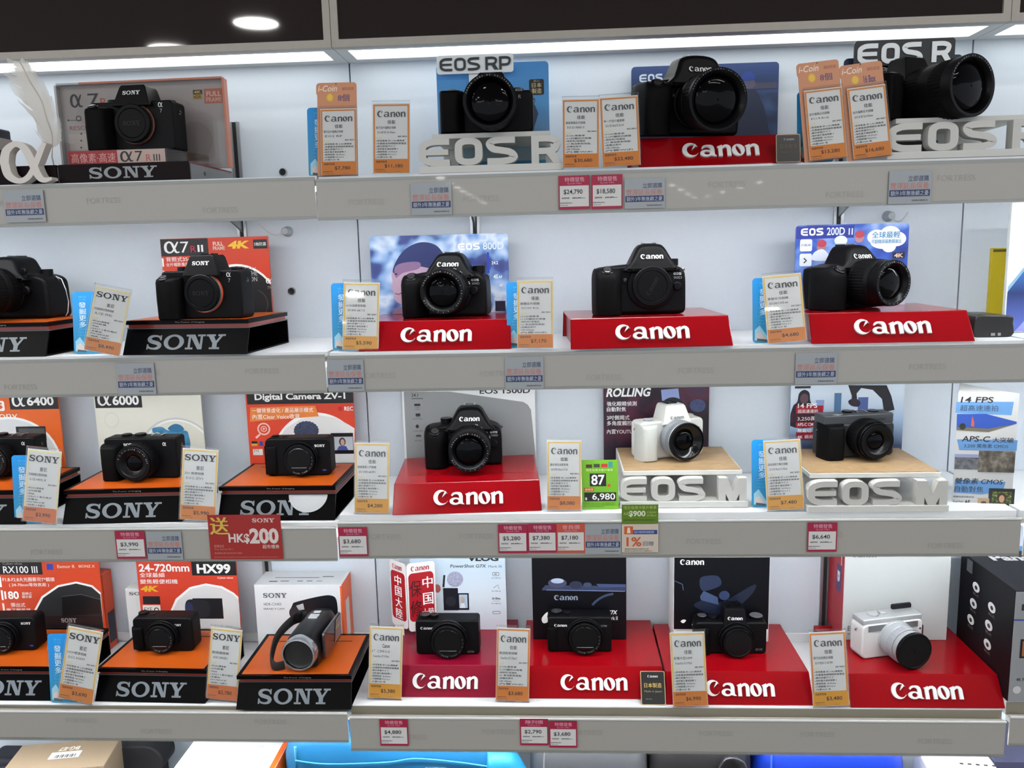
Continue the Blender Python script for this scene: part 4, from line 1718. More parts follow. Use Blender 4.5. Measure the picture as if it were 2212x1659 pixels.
dslr('largest black reflex camera with wide-open lens on the top red stand', 1500, 0, Z1 + .0495, 12, Y=.048, w=150, h=109, d=52, lx=8, lz=45, rx=6.5, lens_spec='big', model=('EOS', '5D'), gd=30, dx=47, hump=1.18)
q = xz(1703, Z1, .008)
t = thing('certificate_card', 'small black card with thin gold edge leaning on the top red stand', 'card', (q.x, .0075, Z1), rx=-9)
mb = MB()
mb.prism(rrect(-.0165, 0, .0165, .0385, .002, 4), 0, .0015, mat('8a7c66', .35, metal=.5))
mb.build('card', t, 0)
m = MB()
m.rect((-.0155, .001, .0155, .0375), mat('191512', .35), 1, .05)
m.logo('canon', (-.006, .030, .008, .033), GRY, 2)
m.text('日本製造', (-.011, .019, .012, .025), mat('5b5144', .5), 2)
m.text('Made in Japan', (-.010, .012, .012, .015), mat('5b5144', .5), 2, res=1)
m.build('print', t)

# --- second letter stand at the right with the big zoom lens
c = xz(2088, Z1, .014)
t, zt2 = eos_stand('white stand of thick letters cut off at the right end of the top shelf', Vector((c.x, .014, 0)), Z1, 'eosr', .212, .058, .15, wood=False)
mb = MB()
mb.box(-.075, .0, .09, .094, .0105, .034, mat('17171a', .4))
mb.build('dark_card', t, 0)
tp, p = board('poster_board', 'navy poster board behind the camera with the biggest lens', 'poster', 1821, 2075, 122, zt2 + .0003, .155, mat('1b2742', .5), r=.006)
p.rect((1830, 160, 2068, 250), ramp_mat('night_print', [(.35, '121623'), (.6, '232c40')], 30, .5), 1)
p.build('print', tp)
ts, uv = sign('black sign with fat white letters in front of the light panel', 'eosr', (1852, 92, 2056, 137), .140, mat('15181a', .4), mat('eef2f4', .4), zt2 + .0005, grow=.0045)
m = MB(uv=uv)
m.text('Genuine Optical Excellence', (1868, 145, 1980, 155), mat('c3c8ca', .5), y=-.0008)
bx = m.B((1862, 141, 1990, 158))
mb = MB()
mb.box(bx[0], bx[2], 0, .003, bx[1], bx[3], mat('15181a', .4))
mb.build('caption_plate', ts, 0)
m.build('caption', ts)
fullframe('black mirrorless camera with the biggest lens pointing right at the top shelf end', 1996, zt2 + .0003, 24, .068, w=136, h=92, rx=0, lens_r=40, L=1.25, model='R')

# --- row 1 tags
t, M = price_tag('7,780', 'canon', (693, 380), (773, 380), (690, 230), (771, 230), Z1, 'price tag reading $7,780 with salmon coin card above it', 0, 'o', Yfix=.012, model=('輕巧全片幅無反相機', 'EOS RP'), edge='o')
coin_card('salmon coin card standing alone left of the middle, top shelf', M)
blue_card('blue card beside the lone salmon coin card on the top shelf', 667, 380, 663, 233, Z1, .026, .05)
price_tag('11,180', 'canon', (805, 380), (887, 380), (804, 219), (886, 219), Z1, 'price tag reading $11,180 on the top shelf', 0, 'o', Yfix=.012, model=('輕巧全片幅無反相機', 'EOS RP RF 24-105mm'), edge='o')
price_tag('30,680', 'canon', (1213, 369), (1297, 366), (1215, 211), (1294, 207), Z1, 'price tag reading $30,680 touching its right neighbour', 2, 'o', Yfix=.010, model=('專業單鏡反光相機', 'EOS 5D MARK IV'), edge='o')
price_tag('23,480', 'canon', (1299, 366), (1387, 363), (1295, 206), (1377, 203), Z1, 'price tag reading $23,480 in front of the big reflex camera', 2, 'o', Yfix=.010, model=('新一代全片幅單鏡', 'EOS 5D Mark IV 24-105'), edge='o')
t, M = price_tag('13,280', 'canon', (1746, 353), (1834, 351), (1736, 191), (1817, 189), Z1, 'price tag reading $13,280 left of a twin on the top shelf', 0, 'o', Yfix=.010, model=('全片幅無反光相機', 'EOS R Body'), edge='o')
coin_card('salmon coin card, left one of the touching pair', M)
blue_card('blue card beside the pair of salmon coin cards', 1722, 354, 1708, 200, Z1, .026, .05)
t, M = price_tag('16,680', 'canon', (1842, 350), (1929, 348), (1828, 187), (1912, 184), Z1, 'price tag reading $16,680 beside the cut-off white letters', 0, 'o', Yfix=.010, model=('全片幅無反光相機', 'EOS R RF 24-105mm'), edge='o')
coin_card('salmon coin card, right one of the touching pair', M, '16 Box', .030)

# ================================================================ ROW 2
Z2, Z2L = ZS[2] + .0004, ZL[2] + .0004
pr_ = on(98, 770, Z2L)
t, zt, D = sony_stand('black orange-topped stand cut off at the left end of the second shelf', pr_ - Vector((.187, -.004, 0)), pr_, Z2L)
t = dslr('black bridge camera with blue lens badge cut off by the left edge', 12, 691, zt, -4, w=133, h=99, d=58, lx=-4, lz=47, lens_spec='big', model=('', ''), dx=45, gd=24, hump=1.05)
for o in list(t.children_recursive):
    if o.name.startswith(('maker_lettering', 'model_lettering')):
        bpy.data.objects.remove(o)
m = MB(U)
m.T = Matrix.Translation((28 * U, -88 * U, 66 * U)) @ Matrix.Rotation(math.radians(58), 4, 'Z')
m.rect((-4, 0, 4, 6), mat('2230b0', .4), 1)
m.text('ZEISS', (-3.5, 3.2, 3.5, 5.2), LOGOW, 2, res=1)
m.build('lens_badge', t)
mb = MB(U)
mb.tube([(64, 0, 66), (76, -4, 62), (83, -6, 45), (84, -4, 25), (78, 0, 8), (71, 4, 2)], .7, mat('d5d9dc', .4))
mb.build('tether_loop', t)
mb = MB(U)
mb.lathe([(5, -32), (5, -36), (4, -37), (.1, -37)], BLACK_S, (34, 76), 22)
mb.build('flash_button', t)

sA, sB = on(263, 768, Z2L), on(527, 767, Z2L)
sA.y, sB.y = sA.y + .003, sB.y + .010
t, zt, D = sony_stand('black orange-topped stand under the capped camera on the second shelf', sA, sB, Z2L)
alpha_body('black mirrorless camera with orange-ringed mount cap on the second shelf', 425, 691, zt, -5, capring=mat('c8502a', .3, metal=.5), sc=.99)
OR2 = mat('c63a1c', .45)
tp, p = board('poster_board', 'orange and black poster board behind the capped camera, second shelf', 'poster', 350, 590, 513, Z2L, .188, OR2, rz=-5, r=0)
p.rect((345, 516, 450, 553), mat('15151b', .5), 1)
p.logo('alpha', (355, 522, 388, 547), PRINTW)
p.text('7', (390, 522, 408, 546), PRINTW)
p.text('R', (412, 531, 424, 545), mat('c02030', .5))
p.text('II', (427, 529, 439, 544), PRINTW, 2, .02)
p.rect((350, 558, 354, 576), PRINTW)
p.text('背照式35mm', (359, 555, 424, 565), PRINTW, 2, .01)
p.text('全片幅影像感測器', (359, 567, 425, 575), PRINTW, 2)
p.rect((353, 585, 356, 600), PRINTW)
p.text('FULL', (460, 522, 482, 531), mat('e6cfc6', .5), 2, .03)
p.text('FRAME', (460, 532, 486, 540), mat('d8b9ac', .5), 2, .03)
p.text('4K', (493, 520, 540, 537), mat('e8b92a', .4), 2, .05, .25)
p.rect((547, 517, 577, 537), mat('15151b', .5), 1)
p.text('5軸防震', (549, 523, 575, 531), PRINTW, 2)
p.oval((425, 570, 612, 790), PRINTW, 1, 48)
p.oval((430, 575, 609, 790), mat('0e0e12', .5), 2, 48)
p.text('THE', (537, 585, 556, 595), mat('b9b9bd', .5), 3)
p.text('ICON', (530, 598, 556, 608), mat('b9b9bd', .5), 3)
for i in range(6):
    p.oval((515 + 7 * i, 577, 518 + 7 * i, 580), GRY, 3, 8)
p.logo('alpha', (575, 601, 588, 612), PRINTW, 3)
p.text('7R', (578, 618, 588, 624), GRY, 3)
p.ring((505, 622, 580, 690), .94, mat('4a3a3c', .4), 3, 40, -60, 60)
p.build('print', tp)

# reflex camera with kit lens
c = on(938, 757, Z2)
t, zt = canon_stand('red stand with white letters under the blue-beanie poster', c + Vector((0, .002, 0)), Z2, 0)
BOK = ramp_mat('bokeh_print', [(.26, '1f2548'), (.40, '3a4a8e'), (.48, '7ea4d6'), (.60, 'd3e0f0'), (.72, '3a80d4')], 21, .45, .1, 2, .2)
tp, p = board('poster_board', 'blurred blue poster board with a person in a dark blue beanie', 'poster', 802, 1099, 507, zt + .0003, .185, BOK, r=.006)
SK = mat('b99cb4', .5)
p.poly(crom([(850, 590), (858, 560), (880, 535), (912, 523), (945, 532), (965, 565), (960, 590), (930, 580), (890, 575)], 5), mat('1d2a63', .5), 3)
p.poly(crom([(850, 585), (848, 610), (845, 622), (851, 632), (852, 645), (862, 655), (885, 660), (950, 660), (955, 580), (900, 565)], 5), SK, 2)
p.poly(crom([(853, 578), (870, 568), (905, 566), (905, 580), (870, 590), (855, 600)], 4), mat('8a6a90', .5), 3)
p.oval((852, 590, 859, 594), mat('3a2c40', .5), 4, 12)
p.line([(854, 634), (862, 636), (868, 632)], 2.5, mat('8a3f58', .5), 4)
p.poly([(845, 680), (858, 664), (900, 660), (940, 680)], mat('8a6f8a', .5), 3)
p.logo('eos', (989, 525, 1036, 540), PRINTW)
p.text('800D', (1043, 523, 1088, 539), mat('d5e2f2', .5), 2, .02)
for s_, b in (('24.2', (1062, 564, 1076, 571)), ('45', (1066, 593, 1076, 602)), ('AF', (1077, 595, 1085, 601)), ('AF', (1079, 613, 1086, 619)), ('Frame', (1068, 643, 1084, 648))):
    p.text(s_, b, PRINTW, 2, .02, res=1)
p.rect((1070, 631, 1084, 642), mat('cfd8ea', .5), 1, .2)
p.rect((1052, 545, 1057, 590), mat('1a3cb0', .5), 2)
p.rect((1070, 650, 1092, 672), mat('1d1c33', .5), 2)
p.build('print', tp)
dslr('black reflex camera with kit lens before the beanie poster', 958, 686, zt + .0004, -5, w=131, h=98, d=46, lx=8, lz=41, lens_spec='kit', model=('EOS', '800D'), dx=50, gd=27)

# capped reflex camera
c = (on(1233, 757, Z2) + on(1585, 747, Z2)) / 2
t, zt = canon_stand('red stand with white letters and no poster on the second shelf', c + Vector((0, .004, 0)), Z2, 3.0, W=.232)
dslr('black reflex camera with mount cap and no lens', 1387, 681, zt + .0004, 2, w=139, h=106, d=48, lx=16, lz=43, lens_spec='cap', model=('EOS', '80D'), dx=52, gd=29, sc=.98)

# reflex camera turned to the right
c = on(1932, 741, Z2)
t, zt = canon_stand('red stand with white letters at the right end of the second shelf', c + Vector((0, .004, 0)), Z2, 0)
SP = ramp_mat('field_print', [(.3, '1b2f86'), (.48, '2f55b4'), (.6, '6c8fd4'), (.75, 'b9c6ea')], 20, .45, .1, 2, .3)
tp, p = board('poster_board', 'blue poster board with children in red caps and a speech cloud', 'poster', 1716, 1962, 484, zt + .0003, .165, SP, r=.006, rz=2)
p.rect((1720, 488, 1845, 515), mat('1a2a8c', .5), 1)
p.rect((1720, 625, 1955, 672), mat('c4c8de', .5), 1)
p.logo('eos', (1730, 493, 1778, 509), PRINTW)
p.text('200D', (1786, 491, 1825, 508), mat('d5e0f4', .5), 2, .02)
p.text('II', (1833, 493, 1842, 507), mat('d5e0f4', .5), 2)
for b in ((1728, 517, 1754, 543), (1727, 548, 1753, 575)):
    p.rect(b, mat('dfe4f2', .5), 2, .15)
p.text('DUAL AF', (1731, 527, 1751, 532), INK, 3, res=1)
p.poly([(1737, 557), (1743, 563), (1737, 569), (1735, 567), (1740, 563), (1735, 559)], INK, 3)
for x, y, cc in ((1775, 520, 'b23a4e'), (1857, 500, 'b23a4e')):
    p.oval((x - 11, y + 4, x + 9, y + 24), mat('a87a80', .5), 3)
    p.oval((x - 11, y - 2, x + 10, y + 14), mat(cc, .5), 4)
p.poly(crom([(1754, 562), (1758, 546), (1775, 538), (1788, 548), (1790, 562)], 4), mat('d9e0f0', .5), 3)
p.oval((1802, 509, 1830, 530), mat('d7ddec', .5), 3)
p.oval((1806, 516, 1828, 540), mat('a88088', .5), 2)
p.poly(crom([(1797, 556), (1802, 538), (1822, 532), (1832, 556)], 4), mat('dde3f0', .5), 3)
CLD = mat('e6ecf2', .5)
for b in ((1873, 496, 1915, 528), (1900, 488, 1945, 525), (1915, 500, 1957, 532), (1880, 508, 1940, 538), (1905, 520, 1935, 545)):
    p.oval(b, CLD, 3)
p.text('全球最輕', (1883, 500, 1944, 514), mat('2f7fb0', .5), 5, .015)
p.text('可翻轉屏幕數碼單反', (1882, 517, 1947, 526), mat('3a86b4', .5), 5, res=1)
p.rect((1928, 545, 1954, 558), mat('19171c', .5), 3)
p.text('4K', (1931, 547, 1951, 556), mat('d9c0a0', .5), 4, .04)
p.build('print', tp)
dslr('black reflex camera turned right with its lens before the red-cap poster', 1858, 668, zt + .0004, 26, w=122, h=95, d=44, lx=6, lz=40, lens_spec='kit2', model=('', ''), dx=48, gd=24)

# right-hand stragglers
q = xz(2128, Z2, .085)
t = thing('accessory_box', 'low black box with rounded flap beside the yellow carton', 'box', (q.x, .088, Z2))
mb = MB()
mb.pillow(crom([(-.027, .0), (.024, .0), (.026, .02), (.024, .030), (-.005, .032), (-.027, .03)], 3), -.03, .04, .003, .003, mat('1a1816', .35))
mb.build('box', t)
mb = MB()
mb.box(-.006, .0, -.031, -.0302, .002, .006, mat('8d8d8d', .5))
mb.build('clip', t, 0)
mb = MB()
mb.box(.004, .008, -.031, -.0302, .002, .006, mat('8d8d8d', .5))
mb.build('clip', t, 0)
a, b = xz(2140, 1.27, .17), at(2150, 536, .17)
t = thing('yellow_carton', 'narrow yellow carton standing at the right end of the second shelf', 'carton', (a.x + .02, .17, Z2))
mb = MB()
mb.rbox(-.02, .02, 0, .010, 0, b.z - Z2, .001, mat('c4ae12', .5))
mb.build('carton', t)
mb = MB()
mb.box(-.0195, .0195, -.0004, -.0001, b.z - Z2 - .006, b.z - Z2 - .002, mat('5a5010', .5))
mb.build('dark_band', t, 0)
q = on(2170, 719, Z2)
t = thing('phone_poster_box', 'white upright box with a blue phone picture at the right edge', 'display box', (q.x, q.y, Z2))
H = at(2165, 438, q.y).z - Z2
mb = MB()
mb.rbox(-.002, .10, 0, .008, 0, H, .001, mat('dfe6e4', .45))
mb.build('box', t)
m = MB(T=Matrix.Translation((0, -.0002, 0)))
m.poly([(.0, .062), (.055, .14), (.098, .19), (.098, .002), (.012, .002), (0, .01)], grad_mat('phone_print', [(0, '5a6cc0'), (.4, '1d2f62'), (.7, '3a78c0'), (1, 'b9dccc')], 2, 0, .15), 1)
m.poly([(.0, .070), (.0, .062), (.055, .14), (.098, .19), (.098, .20)], mat('7fa9c4', .4), 2)
m.poly([(.014, .002), (.05, .045), (.098, .08), (.098, .002)], mat('8f94d8', .5), 3)
m.text('UIS', (.022, .153, .042, .162), INKG, 2)
m.text('華麗外觀', (.026, .146, .052, .149), INK, 2, res=1)
m.text('F', (.040, .190, .050, .203), INK, 2, .02)
m.build('print', t)

price_tag('8,490', 'sony', (178, 773), (262, 771), (208, 628), (286, 626), Z2L, 'tilted price tag reading $8,490 between the two left stands', 1, 'o', model=('可換鏡頭式數碼相機', 'ILCE-7M2'), edge='r')
blue_card('blue card leaning left of the cream-edged tag on the second left shelf', 161, 771, 190, 635, Z2L, .040, .05)
price_tag('5,590', 'canon', (738, 759), (819, 758), (742, 608), (821, 605), Z2, 'price tag reading $5,590 left of the beanie poster', 0, 'y', model=('4,530自動對焦點', 'EOS 800D with 17-5'), edge='y')
blue_card('blue card left of the beanie poster on the second shelf', 719, 759, 722, 612, Z2, .034, .046)
price_tag('7,170', 'canon', (1117, 755), (1196, 752), (1115, 602), (1196, 598), Z2, 'price tag reading $7,170 right of the beanie poster', 2, 'o', model=('單鏡反光相機', 'EOS 80D Body'), edge='y')
blue_card('blue card right of the beanie poster on the second shelf', 1096, 755, 1091, 610, Z2, .034, .046)
price_tag('4,680', 'canon', (1657, 744), (1745, 742), (1645, 592), (1730, 590), Z2, 'price tag reading $4,680 left of the red-cap poster', 0, 'o', model=('單鏡反光相機', 'EOS 200D II 18-55 with'), edge='y')
blue_card('blue card left of the red-cap poster on the second shelf', 1626, 745, 1611, 602, Z2, .034, .052)
GLARE_FILM, n_, l_, b_ = newmat('painted_glare_film')  # see-through white that paints reflected glare on a clear sticker
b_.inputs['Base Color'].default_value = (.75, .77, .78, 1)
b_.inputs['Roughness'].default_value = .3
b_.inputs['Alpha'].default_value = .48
# ================================================================ ROW 3
Z3, Z3L = ZS[3] + .0004, ZL[3] + .0004
OR3 = mat('dc6222', .45)
pr_ = on(54, 1133, Z3L)
t, zt, D = sony_stand('black orange-topped stand cut off at the left end of the third shelf', pr_ - Vector((.187, 0, 0)), pr_, Z3L)
tp, p = board('poster_board', 'orange poster board with white arch cut off at the left, third shelf', 'poster', -110, 135, 838, Z3L, .196, OR3, r=0)
p.rect((20, 842, 126, 884), mat('17171a', .5), 1)
p.logo('alpha', (26, 853, 54, 878), PRINTW)
p.text('6400', (58, 856, 116, 876), PRINTW, 2, .03)
p.rect((-20, 866, 10, 888), PRINTW, 2, .2)
p.text('5', (-12, 870, 6, 884), OR3, 3, .06)
p.text('Sony', (-14, 890, 38, 908), PRINTW, 2)
p.oval((-75, 900, 133, 1090), PRINTW, 1, 40)
p.oval((-70, 905, 129, 1090), mat('d5d8da', .5), 2, 40)
p.rect((36, 921, 100, 952), mat('1c1c1e', .4), 3)
p.rect((42, 925, 98, 951), mat('55585a', .3), 4)
p.oval((48, 950, 108, 1010), mat('202022', .4), 3)
p.ring((54, 956, 102, 1004), .8, mat('4a4a4c', .4), 4)
p.build('print', tp)


def kitlens(c, y0, r=28, L=1.0, txt='E 3.5-5.6/PZ 16-50 OSS', m1=None, m2=None, rim=None, glass=None, nm='lens', depth=6):
    m1, m2 = m1 or BLACK, m2 or RUBBER
    return dict(c=c, y0=y0, segs=[(r - 2, r - 1, 5 * L, m1), (r, r, 12 * L, m2, .5), (r, r - .5, 8 * L, m1), (r - 2, r - 2.5, 4, BLACK_S)], rim=rim or r - 8, glass=glass or r * .42, depth=depth, txt=txt)


def p_a6(m, y):
    m.logo('sony', (-27, 54.5, -8, 58.5), LOGOW, y=y - .3)
    m.logo('alpha', (38, 54, 44, 59.5), LOGOW, y=y - .3)


for px, py, lb, zz, rz in ((-8, 1037, 'black boxy mirrorless camera cut off by the left edge, third shelf', zt, 0),):
    boxcam(lb, px, py, zz, rz, w=120, h=67, d=34, r=5, grip=(30, 20, 0, 58), lens_kw=kitlens((2, 32), -17), dials=[(-30, 2, 66.5, 8, 4), (-8, 4, 66.5, 9, 4)], shoe=(22, 67), prints=p_a6, name='mirrorless_camera', fd=70)
sA, sB = on(135, 1133, Z3L), on(393, 1127, Z3L)
t, zt, D = sony_stand('black orange-topped stand in front of the cream poster', sA, sB, Z3L)
boxcam('black boxy mirrorless camera with short lens before the cream poster', 297, 1040, zt, 0, w=120, h=67, d=34, r=5, grip=(30, 20, 0, 58), lens_kw=kitlens((2, 32), -17, 30, 1.1), dials=[(-30, 2, 66.5, 8, 4), (-8, 4, 66.5, 9, 4)], shoe=(22, 67), prints=p_a6, name='mirrorless_camera', fd=70)
tp, p = board('poster_board', 'cream poster board with a pale arch and blue camera case', 'poster', 212, 441, 838, Z3L, .198, mat('d9d9cd', .5), r=0)
p.rect((205, 842, 306, 881), mat('17171a', .5), 1)
p.logo('alpha', (211, 851, 240, 876), PRINTW)
p.text('6000', (243, 854, 300, 875), PRINTW, 2, .03)
p.ring((296, 902, 478, 1100), .96, mat('c2c5c4', .5), 1, 40, 45, 178)
p.ring((303, 906, 472, 1100), .965, mat('f0f0ea', .5), 1, 40, 45, 178)
p.ring((225, 890, 258, 925), .8, mat('d0d2c6', .5), 1, 30)
p.poly(crom([(330, 925), (350, 922), (365, 930), (400, 930), (408, 940), (410, 970), (385, 985), (372, 960), (345, 935), (332, 935)], 4), mat('3f86b0', .6, var=.25, bscale=90), 2)
p.poly(crom([(363, 926), (376, 916), (390, 918), (398, 928), (380, 934)], 4), mat('2f6f9c', .6), 3)
p.build('print', tp)

sA, sB = on(471, 1125, Z3L), on(723, 1124, Z3L)
t, zt, D = sony_stand('black orange-topped stand with a glare-painted round sticker, third shelf', sA, sB, Z3L)
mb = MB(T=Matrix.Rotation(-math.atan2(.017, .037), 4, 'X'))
mb.prism(ell(.048, .0395, .0305, .0275, 26, 180, 360), -.0016, -.0012, GLARE_FILM)  # half-disc of glare on the sticker, laid on as pale colour
mb.build('sticker_glare', t, 0, label='clear half-round sticker with painted glare')
OR4 = mat('cf3f24', .45)
tp, p = board('poster_board', 'orange-red poster board with black title band and white arch', 'poster', 537, 768, 838, Z3L, .199, OR4, r=0)
p.rect((533, 840, 767, 872), mat('121214', .5), 1)
p.text('Digital Camera ZV-1', (550, 849, 746, 867), PRINTW, 2, .03)
p.poly([(541, 880), (681, 876), (689, 899), (540, 911)], mat('dd7d34', .5), 4)
p.text('一鍵背景虛化 / 產品展示模式', (545, 881, 677, 891), PRINTW, 5, .008)
p.text('內置Clear Voice收音', (546, 894, 648, 905), PRINTW, 5, .008)
p.oval((730, 878, 740, 888), mat('c01a1a', .4), 2)
p.text('REC', (744, 878, 763, 887), PRINTW, 2, .02)
p.oval((588, 891, 790, 1110), PRINTW, 2, 48, 40, 180)
p.poly([(592, 1000), (592, 985), (600, 950), (618, 925), (650, 905), (690, 897), (725, 902), (755, 918), (766, 925), (766, 1000)], mat('dcdcdc', .5), 3)
p.ring((556, 913, 584, 940), .75, mat('e8b9ae', .5), 2)
p.ring((563, 920, 577, 933), .7, mat('e8b9ae', .5), 2, 20)
p.line([(562, 938), (553, 946)], 5, mat('e8b9ae', .5), 2)
p.poly([(568, 923), (568, 930), (574, 926)], mat('e8b9ae', .5), 2)
p.poly([(638 + 26 * math.cos(a) * (1 + .06 * (i % 2)) + 24, 930 + 20 * math.sin(a) * (1 + .06 * (i % 2))) for i, a in enumerate([2 * math.pi * k / 44 for k in range(44)])], mat('39415c', .8, var=.3, bscale=300), 4)
p.rect((716, 935, 764, 980), mat('17171a', .4), 4)
p.rect((718, 943, 763, 972), mat('b7bcc4', .4), 5)
p.oval((733, 945, 747, 963), mat('3a3030', .5), 6)
p.oval((736, 948, 745, 962), mat('c59a86', .5), 7)
p.poly([(728, 972), (733, 963), (748, 963), (753, 972)], mat('4a58a8', .5), 6)
p.rect((544, 953, 556, 958), mat('17171a', .5), 2)
p.rect((544, 958, 556, 963), mat('c9a03a', .5), 2)
p.rect((561, 953, 568, 963), mat('2a3fa0', .5), 2)
p.rect((547, 970, 568, 983), mat('e2e0dc', .5), 2)
p.text('EYE', (549, 971, 560, 976), INK, 3, res=1)
p.build('print', tp)


def p_zv(m, y):
    m.logo('sony', (27, 49, 45, 53.5), LOGOW, y=y - .3)
    m.rect((38, 8, 45, 11), mat('2a3fa0', .4), 1)
    m.T = Matrix()


def compact(label, px, py, zz, rz=0, w=104, h=60, maker='sony', lx=2, lz=29, lr=27, grip=None, pr=None, dials=(), L=1.0, bm=None, rr=8, dd=32):
    c = (lx, lz)
    t = boxcam(label, px, py, zz, rz, w=w, h=h, d=dd, r=rr, bm=bm or BLACK, grip=grip, lens_kw=dict(c=c, y0=-dd / 2, segs=[(lr, lr, 5 * L, BLACK_S), (lr - 1, lr - 1, 6 * L, BLACK, .4), (lr - 4, lr - 4.5, 6 * L, BLACK)], rim=lr - 9, glass=lr - 9.5, depth=1.5, txt=None, dome=0.0, gl=GLOSSB), dials=dials, prints=pr, lug=False, fd=dd + 6)
    y = -dd / 2 - 17 * L
    compact_shutter(t, c, y + .9, lr - 9.2)
    m = MB(U)
    arc_text(m, 'ZOOM LENS F1.8-2.8', c, lr - 8.4, y - .1, 2.0, 245, -7.5, mat('8a8a8a', .5))
    m.build('ring_lettering', t)
    return t


def p_zv1(m, y):
    m.logo('sony', (28, 47.5, 45, 51.5), LOGOW, y=y - .3)
    m.add([(39, y - .3, 8), (45, y - .3, 8), (45, y - .3, 10.5), (39, y - .3, 10.5)], [(0, 1, 2, 3)], mat('2a3fa0', .4))


compact('black compact camera on the stand with the round sticker', 645, 1029, zt, 1, w=106, h=62, lx=6, lz=30, lr=29, grip=(17, 6, 4, 50), pr=p_zv1, dials=[(-40, 2, 61, 6, 3), (-24, 0, 61, 5, 2)])

# reflex camera on red stand before the grey poster
c = (on(847, 1114, Z3) + on(1171, 1103, Z3)) / 2
t, zt = canon_stand('red stand with white letters under the reflex camera, third shelf', c, Z3, 4.5, D=.185)
tp, p = board('poster_board', 'silver grey poster board with feature icons behind the reflex camera', 'poster', 872, 1157, 836, Z3, .218, mat('dfe2e3', .5), r=0)
p.poly([(872, 846)] + [(972, 846), (1130, 868), (1140, 874), (1147, 885), (1160, 1015), (880, 1015)], mat('8d9092', .4), 1)
p.text('EOS 1500D', (1036, 838, 1145, 850), INK, 2, .02)
p.text('24.1', (889, 850, 903, 857), INK, 2, .01)
p.rect((889, 860, 914, 862), INKG, 2)
p.rect((895, 872, 908, 877), INK, 2)
for i in range(2):
    p.text('1080p', (896, 879 + 4 * i, 908, 881.5 + 4 * i), INK, 2, res=1)
p.rect((898, 893, 908, 899), INK, 2)
p.line([(899, 901), (903, 899), (907, 901)], 1, INK, 2)
p.text('EOS Movie', (893, 903, 913, 906), INK, 2, res=1)
p.oval((898, 917, 905, 925), INK, 2)
p.text('Creative Filter', (892, 929, 915, 932), INK, 2, res=1)
for k in range(3):
    p.ring((898 + 2 * k - 2, 940 + 2 * k - 1, 911 - 2 * k + 2, 953 - 2 * k), .75, INK, 2, 14, 40, 140)
p.text('Wi-Fi / NFC', (896, 950, 912, 953), INK, 2, res=1)
p.build('print', tp)
dslr('black reflex camera with long kit lens before the silver grey poster', 1003, 1011, zt + .0004, 4, w=129, h=100, d=44, lx=11, lz=40, lens_spec='kit2', model=('EOS', '1500D'), dx=-30, gd=22, sc=.97)

# white and grey letter stands
c = Vector((.5225, .036, 0))
t, zt = eos_stand('white letter stand with oak top under the white camera', c, Z3, 'eosm', .192, .0545, .168, 0)
tp, p = board('poster_board', 'dark purple poster board with white slanted text behind the white camera', 'poster', 1304, 1531, 828, Z3, .216, ramp_mat('rock_print', [(.35, '140c16'), (.5, '241024'), (.62, '4a1a30'), (.75, '2a2a4a')], 18, .45, .1, 3, .4), r=0)
p.text('ROLLING', (1311, 838, 1405, 857), PRINTW, 2, .035, .2)
for s_, b in (('強化眼睛偵測', (1311, 867, 1375, 877)), ('自動對焦', (1311, 879, 1352, 889)), ('3吋側揭式', (1311, 897, 1360, 907)), ('多角度觸控屏', (1311, 909, 1376, 919)), ('內置YOUTUBE', (1311, 927, 1378, 937))):
    p.text(s_, b, PRINTW, 2, .012)
p.poly([(1428, 842), (1465, 839), (1468, 862), (1430, 866)], mat('8a9ac8', .5), 2)
p.oval((1490, 862, 1524, 890), mat('3a4468', .7, var=.3, bscale=300), 2)
p.oval((1428, 858, 1478, 900), mat('17151c', .5), 2)
p.build('print', tp)
WC = mat('c8c8c3', .4)
WG = mat('b4b7b2', .5, bump=.3, bscale=1500)
LG = mat('8b9096', .35, coat=.2)


def p_m50(m, y):
    m.add([(46, y - .3, 43), (48.5, y - .3, 43), (49.5, y - .3, 45), (48.5, y - .3, 47), (46, y - .3, 47), (45, y - .3, 45)], [(0, 1, 2, 3, 4, 5)], INK)


t = boxcam('white mirrorless camera with grey lens on the oak-topped stand', 1462, 993, zt + .0003, 21, w=114, h=62, d=34, r=8, bm=WC, front_r=4, gm=WG, grip=(27, 15, 0, 58), hump=(6, 52, 36, 56, 86, -24, 16, WC, .28), shoe=(6, 86.3), prints=p_m50, name='mirrorless_camera', fd=64,
           lens_kw=dict(c=(6, 33), y0=-17, segs=[(29, 30, 6, LG), (30.5, 30.5, 14, LG, .5), (30.5, 30.5, 10, mat('6d7177', .35)), (30.5, 31, 3, SILVER), (30, 30, 4, BLACK_S)], rim=26, glass=15, depth=9, txt=None, inner=GLOSSB),
           dials=[(-38, -6, 61, 8, 4, dict(m=SILVER, top=mat('b9bcbe', .3))), (40, 2, 61, 8, 4, dict(m=WC, top=WC))])
m = MB(U, T=Matrix.Translation((6 * U, (-24 + 10 * .28 - .6) * U, 66 * U)) @ Matrix.Rotation(-math.atan(.28), 4, 'X'))
m.logo('canon', (-12, -2.5, 12, 2.8), INKG, y=-.25)
m.build('maker_lettering', t)

